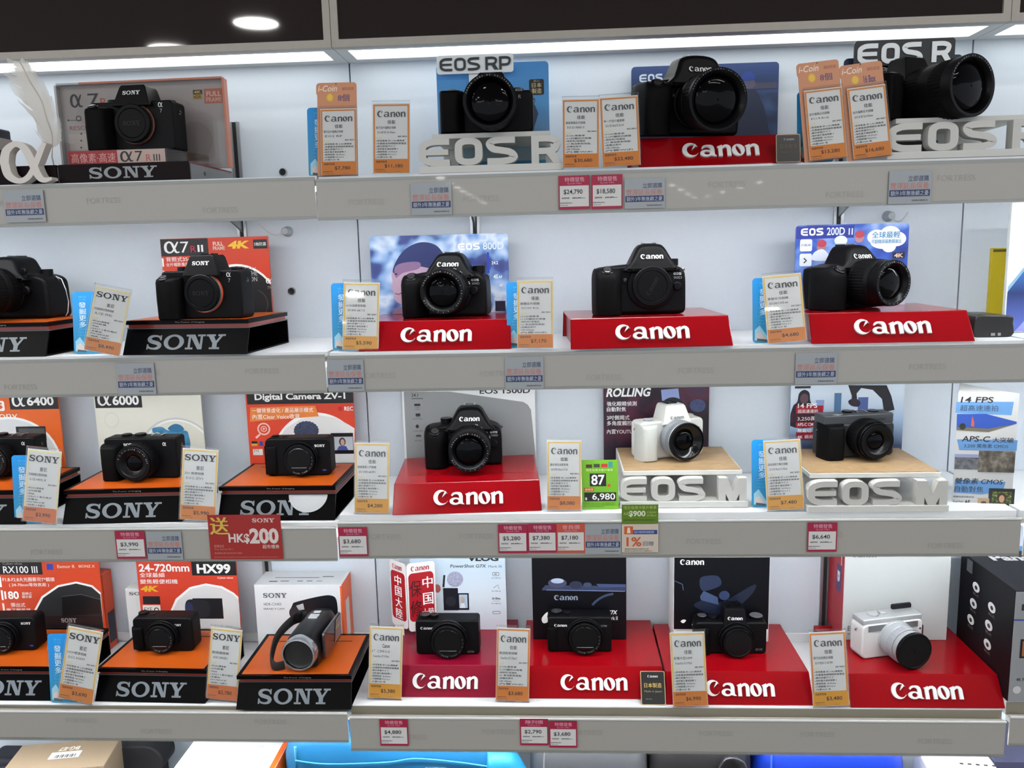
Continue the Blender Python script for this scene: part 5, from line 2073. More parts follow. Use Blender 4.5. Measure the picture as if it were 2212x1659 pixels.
c = (on(1745, 1108, Z3) + on(2053, 1108, Z3)) / 2
t, zt = eos_stand('white letter stand with oak top under the dark grey camera', c + Vector((0, .003, 0)), Z3, 'eosm', .202, .0555, .168, 0)
tp, p = board('poster_board', 'sky poster board with red text boxes and a leaping figure', 'poster', 1706, 1950, 822, Z3, .214, grad_mat('city_print', [(0, '3a4a6a'), (.3, '9fb6d4'), (.6, 'cdd9e6'), (1, 'b9cce0')], 2, .05, .2), r=0)
p.rect((1717, 834, 1751, 839), INK, 2)
p.poly(crom([(1707, 920), (1712, 880), (1722, 868), (1726, 850), (1737, 842), (1748, 848), (1750, 865), (1756, 880), (1760, 920)], 4), mat('1c1824', .6), 2)
p.oval((1728, 850, 1746, 872), mat('5a4048', .5), 3)
p.rect((1802, 849, 1817, 892), mat('4a7096', .5), 1)
p.rect((1762, 864, 1780, 885), mat('8a9cc8', .5), 1)
p.rect((1853, 858, 1875, 890), mat('4a5f98', .5), 1)
p.poly([(1832, 832), (1915, 832), (1925, 855), (1932, 885), (1910, 890), (1905, 862), (1885, 842), (1860, 838), (1850, 850), (1852, 872), (1838, 876), (1840, 855)], mat('1a1a24', .6), 3)
p.poly(crom([(1832, 866), (1846, 860), (1858, 868), (1854, 878), (1838, 876)], 3), mat('2a2030', .5), 4)
RB = mat('a01c30', .45)
for b, s1, s2, b1, b2 in (((1719, 876, 1778, 893), '14 FPS', '超高速連拍', (1723, 871, 1765, 881), (1723, 884, 1766, 892)), ((1719, 912, 1766, 923), '3,250萬', 'APS-C CMOS', (1722, 899, 1762, 909), (1722, 913, 1766, 920)), ((1719, 933, 1766, 950), '無裁切', '4K 攝錄', (1722, 926, 1752, 934), (1722, 939, 1757, 947))):
    p.rect(b, RB, 4)
    p.text(s1, b1, PRINTW, 6, .02)
    p.text(s2, b2, PRINTW, 6, .01)
p.rect((1708, 893, 1766, 912), mat('3a1828', .5), 3)
p.build('print', tp)
GM = mat('3c3e42', .38, metal=.2)


def p_m6(m, y):
    m.logo('canon', (24, 57.5, 43, 61.5), mat('17171a', .4), y=y + .9)


t = boxcam('dark grey mirrorless camera with black lens on the oak-topped stand', 1866, 993, zt + .0003, 10, w=118, h=68, d=36, r=7, bm=mat('222326', .5), top=GM, topz=54, gm=RUBBER, grip=(30, 18, 0, 55), prints=p_m6, name='mirrorless_camera', fd=70,
           lens_kw=dict(c=(8, 33), y0=-18, segs=[(30, 30.5, 7, BLACK), (31, 31, 16, RUBBER, .5), (31, 30, 6, BLACK), (28, 28, 8, BLACK_S), (26, 26, 3, BLACK)], rim=20, glass=13, depth=7, txt=None),
           dials=[(-32, -6, 67, 9, 3.5, dict(m=SILVER, top=mat('3a3c40', .3))), (-8, 6, 67, 8, 4, dict(top=GM)), (34, 4, 67, 9, 3, dict(top=GM))], shoe=(12, 68))

# three-sided display column
A_, B_ = on(2056, 1084, Z3), on(2190, 1091, Z3)
A_.y, B_.y = max(A_.y, .045), max(B_.y, .045)
c = (A_ + B_) / 2
rz = math.degrees(math.atan2(B_.y - A_.y, B_.x - A_.x))
W = (B_ - A_).length
H = at(2125, 850, c.y).z - Z3
t = thing('display_column', 'white three-sided display column with blue text ribbons at the right', 'display column', (c.x, c.y, Z3), rz)
mb = MB()
mb.rings([[(-W / 2, 0, 0), (W / 2, 0, 0), (-W * .12, .095, 0)], [(-W / 2, 0, H), (W / 2, 0, H), (-W * .12, .095, H)]], mat('b9bab9', .45))
mb.build('column', t, 0)
M = t.matrix_world.copy()
M = frame(Vector((c.x, c.y, Z3)), Vector((math.cos(math.radians(rz)), math.sin(math.radians(rz)), 0)), Vector((0, 0, 1)))
p = MB(uv=uvmap(M))
BL = mat('5a88b8', .5)
p.poly([(2066, 868), (2190, 868), (2185, 897), (2064, 892)], BL, 1)
p.text('14 FPS', (2076, 857, 2146, 870), INK, 2, .015, .15)
p.text('超高速連拍', (2074, 875, 2156, 888), mat('3a4250', .5), 2)
p.poly([(2067, 894), (2130, 894), (2196, 911), (2196, 915), (2135, 933), (2066, 929)], mat('2c4c9c', .45), 1)
p.poly([(2067, 922), (2135, 926), (2190, 916), (2135, 933), (2066, 929)], mat('6a6450', .5), 2)
p.oval((2072, 914, 2086, 928), mat('2a2c26', .5), 3)
p.poly([(2097, 920), (2100, 898), (2104, 912), (2104, 922)], mat('b9564a', .5), 3)
p.poly([(2067, 949), (2198, 951), (2196, 974), (2072, 972)], BL, 1)
p.text('APS-C', (2078, 942, 2138, 954), INK, 2, .015, .15)
p.text('大突破', (2144, 945, 2190, 956), INK, 2, .015)
p.text('3,250 萬像素 CMOS', (2082, 959, 2178, 968), mat('3a4250', .5), 2)
p.rect((2062, 985, 2118, 1014), ramp_mat('valley_print', [(.3, '3a3c40'), (.6, '6a6c70')], 120, .5), 1)
p.rect((2062, 981, 2118, 988), mat('8890b0', .5), 2)
p.rect((2113, 974, 2192, 1020), ramp_mat('town_print', [(.3, '3a342e'), (.5, '5a544a'), (.7, '8a8478')], 90, .5), 3)
p.poly([(2063, 1036), (2172, 1041), (2166, 1062), (2120, 1068), (2060, 1064)], BL, 1)
p.text('雙像素 CMOS', (2063, 1033, 2166, 1046), INK, 2, .015, .15)
p.text('自動對焦', (2062, 1050, 2124, 1063), mat('3a4250', .5), 2, .01)
p.rect((2135, 1055, 2191, 1092), mat('24241e', .4), 3)
p.rect((2142, 1062, 2184, 1088), ramp_mat('foliage_print', [(.35, '1c2412'), (.6, '5a6a30'), (.75, 'a0a870')], 300, .5), 4)
p.oval((2153, 1064, 2173, 1086), mat('3a2a22', .5), 5)
p.oval((2157, 1069, 2169, 1085), mat('b98a6c', .5), 6)
p.rect((2111, 1076, 2136, 1096), mat('a58a6a', .5), 5)
p.oval((2118, 1082, 2130, 1089), mat('4a3a30', .5), 6)
p.text('精確快速自動對焦', (2059, 1071, 2104, 1075), INK, 2, res=1)
p.text('Dual Pixel', (2059, 1080, 2080, 1085), INK, 2, res=1)
p.text('AF', (2083, 1080, 2095, 1088), INK, 2, .03)
p.build('print', t)

price_tag('3,990', 'sony', (48, 1132), (122, 1133), (59, 972), (136, 970), Z3L, 'price tag reading $3,990 before the cut-off camera at the left, third shelf', 1, 'r', model=('可換鏡頭式數碼相機', 'ILCE-6400L B'), edge='r')
blue_card('blue card beside the cut-off stand at the left of the third shelf', 32, 1131, 45, 985, Z3L, .0155, .046)
price_tag('5,990', 'sony', (387, 1127), (466, 1126), (394, 969), (474, 966), Z3L, 'price tag reading $5,990 between two orange-topped stands', 0, 'o', model=('ZV1 輕便相機', 'DSC-ZV1'), edge='y')
price_tag('4,280', 'canon', (764, 1110), (842, 1108), (766, 954), (842, 951), Z3, 'price tag reading $4,280 left of the third-shelf red stand', 0, 'y', model=('高解像度入門單鏡', 'EOS 1500D with EF-S'), edge='y')
price_tag('8,080', 'canon', (1180, 1103), (1257, 1103), (1181, 948), (1256, 946), Z3, 'price tag reading $8,080 beside a bright green tag', 0, 'o', model=('獲有領先自動對焦', 'EOS M50 Mark II 15-45'), edge='y')
price_tag('7,480', 'canon', (1656, 1104), (1739, 1102), (1647, 947), (1729, 946), Z3, 'price tag reading $7,480 between the two letter stands', 0, 'y', model=('超高速輕巧無反相機', 'EOS M6 Mark II 15-45mm'), edge='y')
blue_card('blue card between the two white letter stands', 1624, 1100, 1617, 950, Z3, .036, .052)
# green tag
a, b, tl_, tr_ = (1258, 1101), (1336, 1099), (1256, 995), (1333, 993)
pa, pb = on(*a, Z3), on(*b, Z3)
c = (pa + pb) / 2
ct = at(1294.5, 994, c.y + .012)
t = thing('discount_tag', 'bright green tag with black price windows 87 and 6,980', 'price tag', M=frame(c + Vector((0, 0, .0003)), Vector((1, 0, 0)), ct - c))
W, H = (pb - pa).length, (ct - c).length
mb = MB()
mb.box(-W / 2, W / 2, 0, .001, 0, H, mat('6fae1a', .45))
mb.build('card', t, 0)
m = MB(T=Matrix.Translation((-W / 2, 0, 0)), lay=.00014)
R = lambda x0, y0, x1, y1: (x0 * W, (1 - y1) * H, x1 * W, (1 - y0) * H)
m.rect(R(.12, .09, .29, .16), mat('4a2a1c', .5))
m.rect(R(.33, .08, .50, .15), mat('3a4038', .5))
m.rect(R(.54, .08, .71, .15), mat('c23028', .5))
m.rect(R(.74, .04, .85, .15), mat('2f8f9c', .5))
m.text('恒生信用卡客戶尊享', R(.12, .18, .86, .23), mat('d6e8a8', .5), 2, .01)
m.rect(R(.22, .275, .67, .535), mat('10120e', .5))
m.text('87', R(.26, .30, .63, .51), PRINTW, 2, .02)
m.oval(R(.70, .49, .79, .55), mat('c8502a', .5))
m.rect(R(.06, .57, .33, .63), mat('c23028', .5))
m.text('優惠價', R(.08, .58, .31, .62), mat('f0d9a0', .5), 2, .01)
m.rect(R(.06, .66, .94, .84), mat('10120e', .5))
m.text('$', R(.08, .76, .14, .82), PRINTW, 2, .02)
m.text('6,980', R(.28, .68, .91, .83), PRINTW, 2, .012)
for i in range(3):
    m.text('優惠受條款及細則約束並不可與其他優惠同時使用', R(.03, .87 + .035 * i, .90 - .3 * (i == 2), .89 + .035 * i), mat('2c4a10', .5), 2, res=1)
m.build('print', t)


def rail_card(name, label, cat, box, m_, Y=-.003, paint=None):
    x0, y0, x1, y1 = box
    xc, yc = (x0 + x1) / 2, (y0 + y1) / 2
    c = at(xc, y1, Y)
    a, b, tp = at(x0, yc, Y), at(x1, yc, Y), at(xc, y0, Y)
    t = thing(name, label, cat, M=frame(c, Vector((1, 0, 0)), Vector((tp.x - c.x, 0, tp.z - c.z))))
    W_, H_ = b.x - a.x, tp.z - c.z
    mb = MB()
    mb.box(-W_ / 2, W_ / 2, 0, .0005, 0, H_, m_)
    mb.build('card', t, 0)
    m = MB(T=Matrix.Translation((-W_ / 2, 0, 0)), lay=.00014)
    paint(m, lambda x0, y0, x1, y1: (x0 * W_, (1 - y1) * H_, x1 * W_, (1 - y0) * H_))
    m.build('print', t)
    return t


def pt_promo(m, R):
    m.text('送', R(.03, .05, .28, .44), mat('d9b04a', .4), 3, .05)
    m.text('送', R(.035, .06, .285, .45), mat('6a2a14', .5), 2, .08)
    m.logo('sony', R(.61, .08, .92, .17), mat('e0c9c4', .5))
    m.text('HK$', R(.27, .42, .56, .65), mat('dccfca', .5), 2, .03)
    m.text('200', R(.56, .30, .96, .65), mat('dccfca', .5), 2, .045)
    m.text('超市禮券', R(.73, .67, .96, .76), mat('dccfca', .5), 2, .01)
    LR = mat('d08c80', .5)
    m.text('選購指定', R(.06, .67, .20, .73), LR, 2)
    m.text('Vlog Camera ZV-1', R(.06, .75, .32, .80), LR, 2, res=1)
    m.text('推廣期由即日起至另行通知', R(.06, .84, .44, .88), LR, 2, res=1)
    m.text('優惠受條款及細則約束詳情請向店員查詢數量有限送完即止', R(.05, .94, .95, .96), LR, 2, res=1)


rail_card('promotion_card', 'red promotion card reading HK$200 hung over the third-shelf rail', 'promotion card', (455, 1112, 612, 1208), mat('a01a14', .4, coat=.3), paint=pt_promo)


def pt_900(m, R):
    G2 = mat('b4cc6a', .5)
    m.text('恒生信用卡客戶尊享', R(.05, .06, .95, .24), G2, 2)
    m.text('高達', R(.05, .40, .18, .55), G2, 2, res=1)
    m.text('$900', R(.19, .32, .65, .66), mat('d9e2c4', .5), 2, .03)
    m.text('CASH', R(.68, .34, .94, .46), G2, 2, res=1)
    m.text('dollars', R(.68, .50, .94, .62), G2, 2, res=1)
    m.text('優惠受條款及細則約束不可與其他優惠同時使用', R(.05, .78, .9, .84), mat('2c4a10', .5), 2, res=1)


rail_card('promotion_card', 'olive green strip reading $900 above the third-shelf rail', 'promotion card', (1343, 1090, 1422, 1131), mat('5c7d14', .45), paint=pt_900)


def pt_1(m, R):
    m.rect(R(.07, .08, .31, .36), mat('cf5a1c', .5))
    m.poly([(a * 1, b) for a, b in (R(.14, .12, .24, .32)[:2], (R(.14, .12, .24, .32)[2], R(.14, .12, .24, .32)[1]), R(.16, .12, .22, .26)[2:], (R(.16, .12, .22, .26)[0], R(.16, .12, .22, .26)[3]))], mat('e8d5c4', .5), 2)
    m.rect(R(.31, .21, .97, .36), mat('2f4488', .5))
    m.text('信用卡簽賬專享優惠回贈', R(.33, .24, .88, .33), mat('b9c4e0', .5), 2, res=1)
    m.text('1%', R(.13, .46, .54, .79), mat('c8562a', .5), 2, .02)
    m.text('回贈', R(.58, .61, .87, .77), mat('5a6690', .5), 2)
    m.text('優惠受條款及細則約束', R(.08, .86, .74, .90), INK, 2, res=1)
    m.text('由即日起至另行通知止', R(.08, .93, .84, .97), INK, 2, res=1)


rail_card('promotion_card', 'pale peach card reading 1% on the third-shelf rail', 'promotion card', (1343, 1132, 1422, 1193), mat('cdbfae', .5), paint=pt_1)
for pr, bx, lb, hd, sb, hc, old in (('24,790', (1207, 379, 1275, 452), 'pink label reading $24,790, left one of the pair on the top rail', '特價發售', 'Special Offer', None, '$30,680'), ('18,580', (1278, 377, 1345, 451), 'pink label reading $18,580, right one of the pair on the top rail', '特價發售', 'Special Offer', None, '$23,480'),
                                ('3,990', (253, 1147, 317, 1207), 'pink label reading $3,990 on the third left rail', '特價發售', 'Special Offer', None, '$5,990'), ('3,680', (733, 1139, 796, 1202), 'pink label reading $3,680 at the left end of the middle bay, third rail', '特價發售', 'Special Offer', None, '$4,280'),
                                ('5,280', (1077, 1133, 1140, 1195), 'pink label reading $5,280, first of three together on the third rail', '特價發售', 'Special Offer', None, '$5,980'), ('7,380', (1141, 1132, 1203, 1194), 'pink label reading $7,380 between two others on the third rail', '特價發售', 'Special Offer', None, '$8,080'),
                                ('7,180', (1203, 1131, 1264, 1194), 'orange-headed label reading $7,180 on the third rail', '會員價', 'Member Price', mat('c4503a', .45), '$8,080'), ('6,640', (1743, 1129, 1807, 1192), 'pink label reading $6,640 alone under the letter stand with grey camera', '特價發售', 'Special Offer', None, '$7,480'),
                                ('4,880', (822, 1554, 883, 1611), 'pink label reading $4,880 alone on the fourth rail', '特價發售', 'Special Offer', None, '$5,380'), ('2,790', (1124, 1553, 1185, 1610), 'pink label reading $2,790, left one of the fourth-rail pair', '陳列價', 'Display price', None, '$4,080'),
                                ('3,680', (1187, 1558, 1247, 1615), 'pink label reading $3,680, right one of the fourth-rail pair', '特價發售', 'Special Offer', None, '$4,080')):
    special(pr, bx, lb, hd, sb, hc, old)
for bx, lb in (((13, 411, 100, 480), 'silver sticker at the left end of the top left rail'), ((889, 394, 977, 464), 'silver sticker on the top rail below the light blue poster'), ((1349, 385, 1436, 450), 'silver sticker right of the pink labels on the top rail'), ((1918, 368, 2010, 440), 'silver sticker on the top rail below the cut-off letters'),
               ((256, 784, 338, 852), 'silver sticker on the second left rail'), ((709, 777, 788, 845), 'silver sticker at the left end of the second rail'), ((1092, 771, 1175, 840), 'silver sticker on the second rail right of the beanie poster stand'), ((1717, 762, 1807, 830), 'silver sticker on the second rail below the red-cap poster'),
               ((320, 1148, 396, 1209), 'silver sticker on the third left rail'), ((1264, 1132, 1342, 1197), 'silver sticker on the third rail left of the peach card')):
    warranty(bx, lb)

# ================================================================ ROW 4
Z4, Z4L = ZS[4] + .0004, ZL[4] + .0004
OR5 = mat('cc4420', .45)
pr_ = on(128, 1514, Z4L)
t, zt, D = sony_stand('black orange-topped stand cut off at the left end of the fourth shelf', pr_ - Vector((.187, 0, 0)), pr_, Z4L)
tp, p = board('poster_board', 'orange poster board with dark arch picture at the left, fourth shelf', 'poster', -15, 223, 1204, Z4L, .186, OR5, r=0)
p.rect((-10, 1214, 91, 1241), mat('141416', .5), 1)
p.text('Cyber-shot', (6, 1215, 48, 1221), GRY, 2)
p.text('RX100 III', (7, 1223, 81, 1238), PRINTW, 2, .01)
p.rect((101, 1218, 115, 1231), mat('2a3fa0', .5), 1)
p.text('Exmor R', (124, 1220, 162, 1227), mat('e8c4b4', .5), 2, .02)
p.text('BIONZ X', (170, 1220, 205, 1226), mat('e8c4b4', .5), 2, .02)
p.rect((-2, 1246, 3, 1268), PRINTW)
p.text('F1.8-F2.8大光圈蔡司T*鏡頭', (6, 1247, 118, 1256), PRINTW, 2, .02)
p.text('( 24-70mm等效焦距 )', (20, 1259, 106, 1268), PRINTW, 2, .015)
p.rect((3, 1275, 7, 1296), PRINTW)
p.text('180', (10, 1277, 41, 1294), PRINTW, 2, .03)
p.text('翻轉式', (48, 1279, 69, 1285), PRINTW, 2)
p.text('顯示屏', (48, 1286, 69, 1292), PRINTW, 2)
p.rect((6, 1303, 10, 1322), PRINTW)
p.text('彈出式', (24, 1302, 55, 1311), PRINTW, 2, .01)
p.text('電子觀景器', (15, 1314, 67, 1323), PRINTW, 2, .01)
p.poly([(70, 1356), (72, 1322), (90, 1288), (125, 1264), (165, 1256), (200, 1264), (218, 1280), (224, 1356)], PRINTW, 2)
p.poly([(74, 1356), (76, 1324), (94, 1291), (127, 1268), (165, 1260), (198, 1268), (217, 1284), (224, 1356)], mat('26282a', .4), 3)
p.poly([(134, 1286), (175, 1281), (216, 1292), (218, 1326), (136, 1330)], mat('151517', .35), 4)
p.line([(134, 1288), (175, 1283), (216, 1294)], 2, mat('55575a', .4), 5)
p.rect((96, 1330, 222, 1354), mat('1c1416', .4), 4)
p.logo('sony', (133, 1335, 166, 1344), GRY, 5)
p.build('print', tp)
a = at(240, 1310, .214)
t = thing('product_carton', 'orange carton edge standing behind the leftmost fourth-shelf poster', 'carton', (a.x - .06, .196, Z4L))
mb = MB()
mb.rbox(-.06, .06, 0, .03, 0, at(235, 1240, .2).z - Z4L, .001, mat('c8451e', .45))
mb.build('carton', t)
mb = MB()
mb.box(.0601, .0604, .004, .026, .012, .07, mat('2a2a3a', .5))
mb.build('side_label', t, 0)


def p_hx(m, y):
    m.logo('sony', (18, 45.5, 33, 49), LOGOW, y=y - .3)


compact('black compact camera cut off by the left edge, fourth shelf', 15, 1408, zt, 2, w=103, h=60, lx=-1, lz=28, lr=27, pr=p_zv1, L=1.1)
sA, sB = on(205, 1515, Z4L), on(443, 1520, Z4L)
t, zt, D = sony_stand('black orange-topped stand under the small camera with red poster', sA, sB, Z4L)
tp, p = board('poster_board', 'orange-red poster board reading 24-720mm with white arch', 'poster', 303, 517, 1202, Z4L, .186, mat('cd3f28', .45), r=0)
p.text('24-720mm', (300, 1218, 409, 1235), PRINTW, 2, .025)
p.rect((414, 1210, 512, 1243), mat('141416', .5), 1)
p.text('HX99', (425, 1218, 498, 1239), PRINTW, 2, .04)
p.text('全球最細', (302, 1237, 355, 1247), PRINTW, 2, .01)
p.text('變焦輕便相機', (303, 1251, 384, 1261), PRINTW, 2, .01)
p.text('4K', (304, 1265, 344, 1278), mat('dba92a', .4), 2, .05, .2)
p.text('Cyber-shot', (470, 1246, 504, 1251), PRINTW, 2, .01)
p.rect((309, 1288, 346, 1305), mat('17171a', .5), 1)
p.rect((309, 1307, 347, 1325), mat('dcdad6', .5), 1)
p.text('EYE', (312, 1312, 329, 1320), INK, 2)
p.ring((333, 1312, 344, 1322), .6, INK, 2, 18)
p.poly([(366, 1358), (366, 1325), (380, 1293), (410, 1268), (445, 1260), (480, 1266), (505, 1280), (516, 1290), (520, 1358)], PRINTW, 2)
p.poly([(370, 1358), (370, 1327), (384, 1297), (412, 1272), (445, 1264), (478, 1270), (504, 1284), (516, 1296), (520, 1358)], mat('d5d6d7', .5), 3)
p.rect((418, 1292, 482, 1336), mat('1d1e22', .4), 4)
p.poly(crom([(402, 1300), (415, 1294), (450, 1300), (452, 1330), (418, 1334), (402, 1322)], 4), mat('2b2c32', .4), 5)
p.oval((401, 1300, 418, 1326), mat('34385c', .3), 6)
p.build('print', tp)
q = at(285, 1300, .2)
t = thing('product_carton', 'white carton peeking out left of the 24-720mm poster', 'carton', (q.x + .03, .195, Z4L))
Hc = at(290, 1272, .195).z - Z4L
mb = MB()
mb.rbox(-.038, .05, 0, .034, 0, Hc, .001, mat('d5d6d6', .5))
mb.build('carton', t)
m = MB(T=Matrix.Translation((0, -.0002, 0)))
m.logo('sony', (-.031, Hc - .012, .012, Hc - .006), INKG, 1)
m.build('print', t)
compact('black compact camera in front of the 24-720mm poster', 354, 1409, zt, 0, w=103, h=60, lx=1, lz=29, lr=28, grip=(16, 7, 5, 44), pr=p_hx, dials=[(-40, 2, 59, 8, 4), (-22, 0, 59, 6, 2)])

# camcorder
sA, sB = on(510, 1533, Z4L), on(758, 1533, Z4L)
t, zt, D = sony_stand('black orange-topped stand under the camcorder overhanging the shelf edge', sA, sB, Z4L)
yb = .168
q0, q1 = xz(553, .72, yb), xz(741, .72, yb)
Hc = at(650, 1263, yb).z - Z4L
Wc = q1.x - q0.x
Dc = .062
t = thing('product_carton', 'white carton with orange side panel behind the camcorder', 'carton', ((q0.x + q1.x) / 2, yb, Z4L))
mb = MB()
mb.rbox(-Wc / 2, Wc / 2, 0, Dc, 0, Hc, .0012, mat('d9dcdf', .45))
mb.build('carton', t)
mb = MB()
mb.box(Wc / 2 + .0001, Wc / 2 + .0008, .0008, Dc - .001, .001, Hc - .001, mat('dd5a26', .45))
mb.box(Wc / 2 + .0009, Wc / 2 + .0011, .018, .040, .03, .10, mat('d0ccc8', .5))
mb.build('orange_side', t, 0)
M = frame(Vector(((q0.x + q1.x) / 2, yb, Z4L)), Vector((1, 0, 0)), Vector((0, 0, 1)))
p = MB(uv=uvmap(M))
p.logo('sony', (568, 1281, 620, 1291), INKG)
p.text('HDR-CX405', (570, 1302, 608, 1308), INKG)
p.text('HANDYCAM', (570, 1313, 614, 1317), INK, res=1)
p.rect((737, 1266, 741, 1370), mat('dd5a26', .45))
p.poly(crom([(632, 1306), (640, 1300), (690, 1288), (715, 1286), (727, 1296), (729, 1330), (715, 1338), (690, 1335), (660, 1330), (640, 1335), (628, 1322)], 4), mat('15161c', .35), 2)
p.oval((625, 1310, 650, 1338), mat('2c2c34', .3), 3)
p.poly([(640, 1308), (655, 1303), (658, 1316), (646, 1318)], mat('b9bcc4', .3), 4)
p.build('print', t)
mb = MB(T=Matrix.Translation((0, 0, Hc + .0004)))
for x0, x1, y0, y1 in ((-.05, .03, .030, .032), (-.055, -.04, .012, .016), (-.035, -.020, .014, .017), (-.005, .005, .014, .017), (.012, .022, .014, .017), (.035, .055, .034, .037), (.03, .04, .014, .016)):
    mb.add([(x0, y0, 0), (x1, y0, 0), (x1, y1, 0), (x0, y1, 0)], [(0, 1, 2, 3)], INKG)
mb.build('top_print', t)

q = on(642, 1452, zt)
t = thing('camcorder', 'black camcorder with silver lens collar and hand strap facing forward', 'camcorder', (q.x + .004, q.y + .008, zt), -3)
mb = MB(U)
lev = []
for y, sx, z0, z1 in ((6, 27, 3, 56), (14, 27.5, 1, 57), (40, 27, 0.5, 58), (90, 26, 1, 57), (112, 24, 3, 54), (118, 20, 8, 48)):
    lev.append([(x, y, zz) for x, zz in crom([(-sx * .75, z0), (sx * .75, z0), (sx, (z0 + z1) * .28), (sx * .98, (z0 + z1) * .62), (sx * .62, z1 - 2), (0, z1), (-sx * .62, z1 - 2), (-sx * .98, (z0 + z1) * .62), (-sx, (z0 + z1) * .28)], 4)])
mb.rings(lev, mat('101012', .35, spec=.25))
mb.build('body', t, 50)
mb = MB(U)
mb.lathe([(26.5, 12), (28.5, 4), (27.8, -6), (26.5, -9), (24.5, -9.4)], mat('b4b8bd', .22, metal=.85), (0, 29), 48)
mb.build('silver_collar', t, 45)
mb = MB(U)
mb.lathe([(24.5, -9.4), (23.5, -8.5), (23, -5), (18, -3.5), (.1, -3.2)], mat('0c0c0d', .2, coat=.5), (0, 29), 44)
mb.build('lens_window', t, 40)
mb = MB(U)
mb.box(-13, 13, -3.9, -3.4, 15, 16, mat('2c2c2e', .3))
mb.build('lens_slit', t, 0)
mb = MB(U)
mb.pillow(rrect(20, 8, 106, 52, 5, 3), -.1, 8, 2, 2, mat('2a2528', .18, coat=.6), 2, lambda x, y, z: (29.5 + y * .6, x, z))
mb.build('screen_panel', t, 45)
m = MB(U, T=Matrix.Translation((34.9 * U, 0, 0)) @ Matrix.Rotation(math.radians(90), 4, 'Z'))
m.poly([(66, 14), (100, 14), (104, 50), (76, 50)], mat('6d5a58', .3), 1)
m.poly([(72, 34), (96, 34), (96, 38), (72, 38)], mat('a08a50', .4), 2)
m.build('panel_sticker', t)
mb = MB(U)
mb.tube(crom([(-25, 100, 44), (-40, 80, 46), (-50, 45, 40), (-53, 25, 28), (-50, 5, 12), (-40, -4, 5), (-28, 2, 5)], 5, False), 3, mat('131315', .7), 8, 3.0)
mb.build('hand_strap', t, 60)
mb = MB(U)
mb.rbox(-8, 8, 62, 78, 57, 59.5, 1, mat('c9ccd0', .2, metal=.6))
mb.rbox(-6, 6, 84, 92, 57, 59, 1, mat('c9ccd0', .2, metal=.6))
mb.build('zoom_lever', t)
mb = MB(U)
mb.rbox(-34, -24, 70, 84, 50, 62, 2, BLACK)
mb.build('strap_anchor', t)

# magenta stand group
MAG = mat('800c28', .28, spec=.3, coat=.12)
c = on(958, 1508, Z4)
t, zt = canon_stand('dark magenta-red stand with white letters on the fourth shelf', c + Vector((0, .002, 0)), Z4, 0, MAG)
tp, p = board('poster_board', 'pale blue-white poster board with a furry microphone camera', 'poster', 888, 1093, 1198, zt + .0004, .190, grad_mat('pale_print', [(0, 'c6cbd4'), (.5, 'cdd6e0'), (1, 'bdd0e0')], 2, 0, .12), r=0)
p.text('VLOG', (1010, 1200, 1077, 1212), INK, 2, .05, .1)
p.text('PowerShot G7X', (973, 1219, 1050, 1226), INK, 2, .012, .15)
p.text('Mark III', (1055, 1221, 1083, 1226), INKG, 2)
p.poly([(983 + 17 * math.cos(a) * (1 + .07 * (i % 2)), 1251 + 16 * math.sin(a) * (1 + .07 * (i % 2))) for i, a in enumerate([2 * math.pi * k / 40 for k in range(40)])], mat('9a9cb4', .8, var=.2, bscale=400), 3)
p.rect((958, 1270, 990, 1318), mat('17171f', .4), 3)
p.oval((963, 1288, 985, 1310), mat('2b2b34', .4), 4)
p.rect((990, 1281, 1013, 1317), mat('17171f', .4), 3)
p.rect((992, 1284, 1010, 1313), mat('a9c0d6', .4), 4)
p.oval((995, 1289, 1004, 1301), mat('caa48e', .5), 5)
p.poly([(994, 1313), (996, 1303), (1003, 1303), (1006, 1313)], mat('d9dde4', .5), 5)
p.oval((938, 1262, 952, 1280), mat('a85a52', .5), 3)
p.line([(960, 1242), (958, 1268)], 5, mat('23232c', .4), 3)
p.rect((1064, 1236, 1078, 1244), INKG, 2, .2)
p.rect((1065, 1237, 1077, 1243), mat('cdd6e0', .5), 3)
p.text('4K', (1067, 1238, 1075, 1242), INKG, 4, .02)
p.line([(1066, 1270), (1076, 1263), (1078, 1272)], 1.2, INKG, 2)
p.text('24-100mm', (1063, 1290, 1081, 1295), INK, 2, .03)
p.text('F1.8-2.8', (1066, 1297, 1079, 1299), INK, 2, res=1)
p.rect((1064, 1320, 1081, 1326), INKG, 2, .4)
p.rect((1065, 1321, 1080, 1325), mat('cdd6e0', .5), 3, .4)
for y_ in (1247, 1275, 1302):
    p.text('影片拍攝功能', (1062, y_, 1082, y_ + 3), INKG, 2, res=1)
p.build('print', tp)
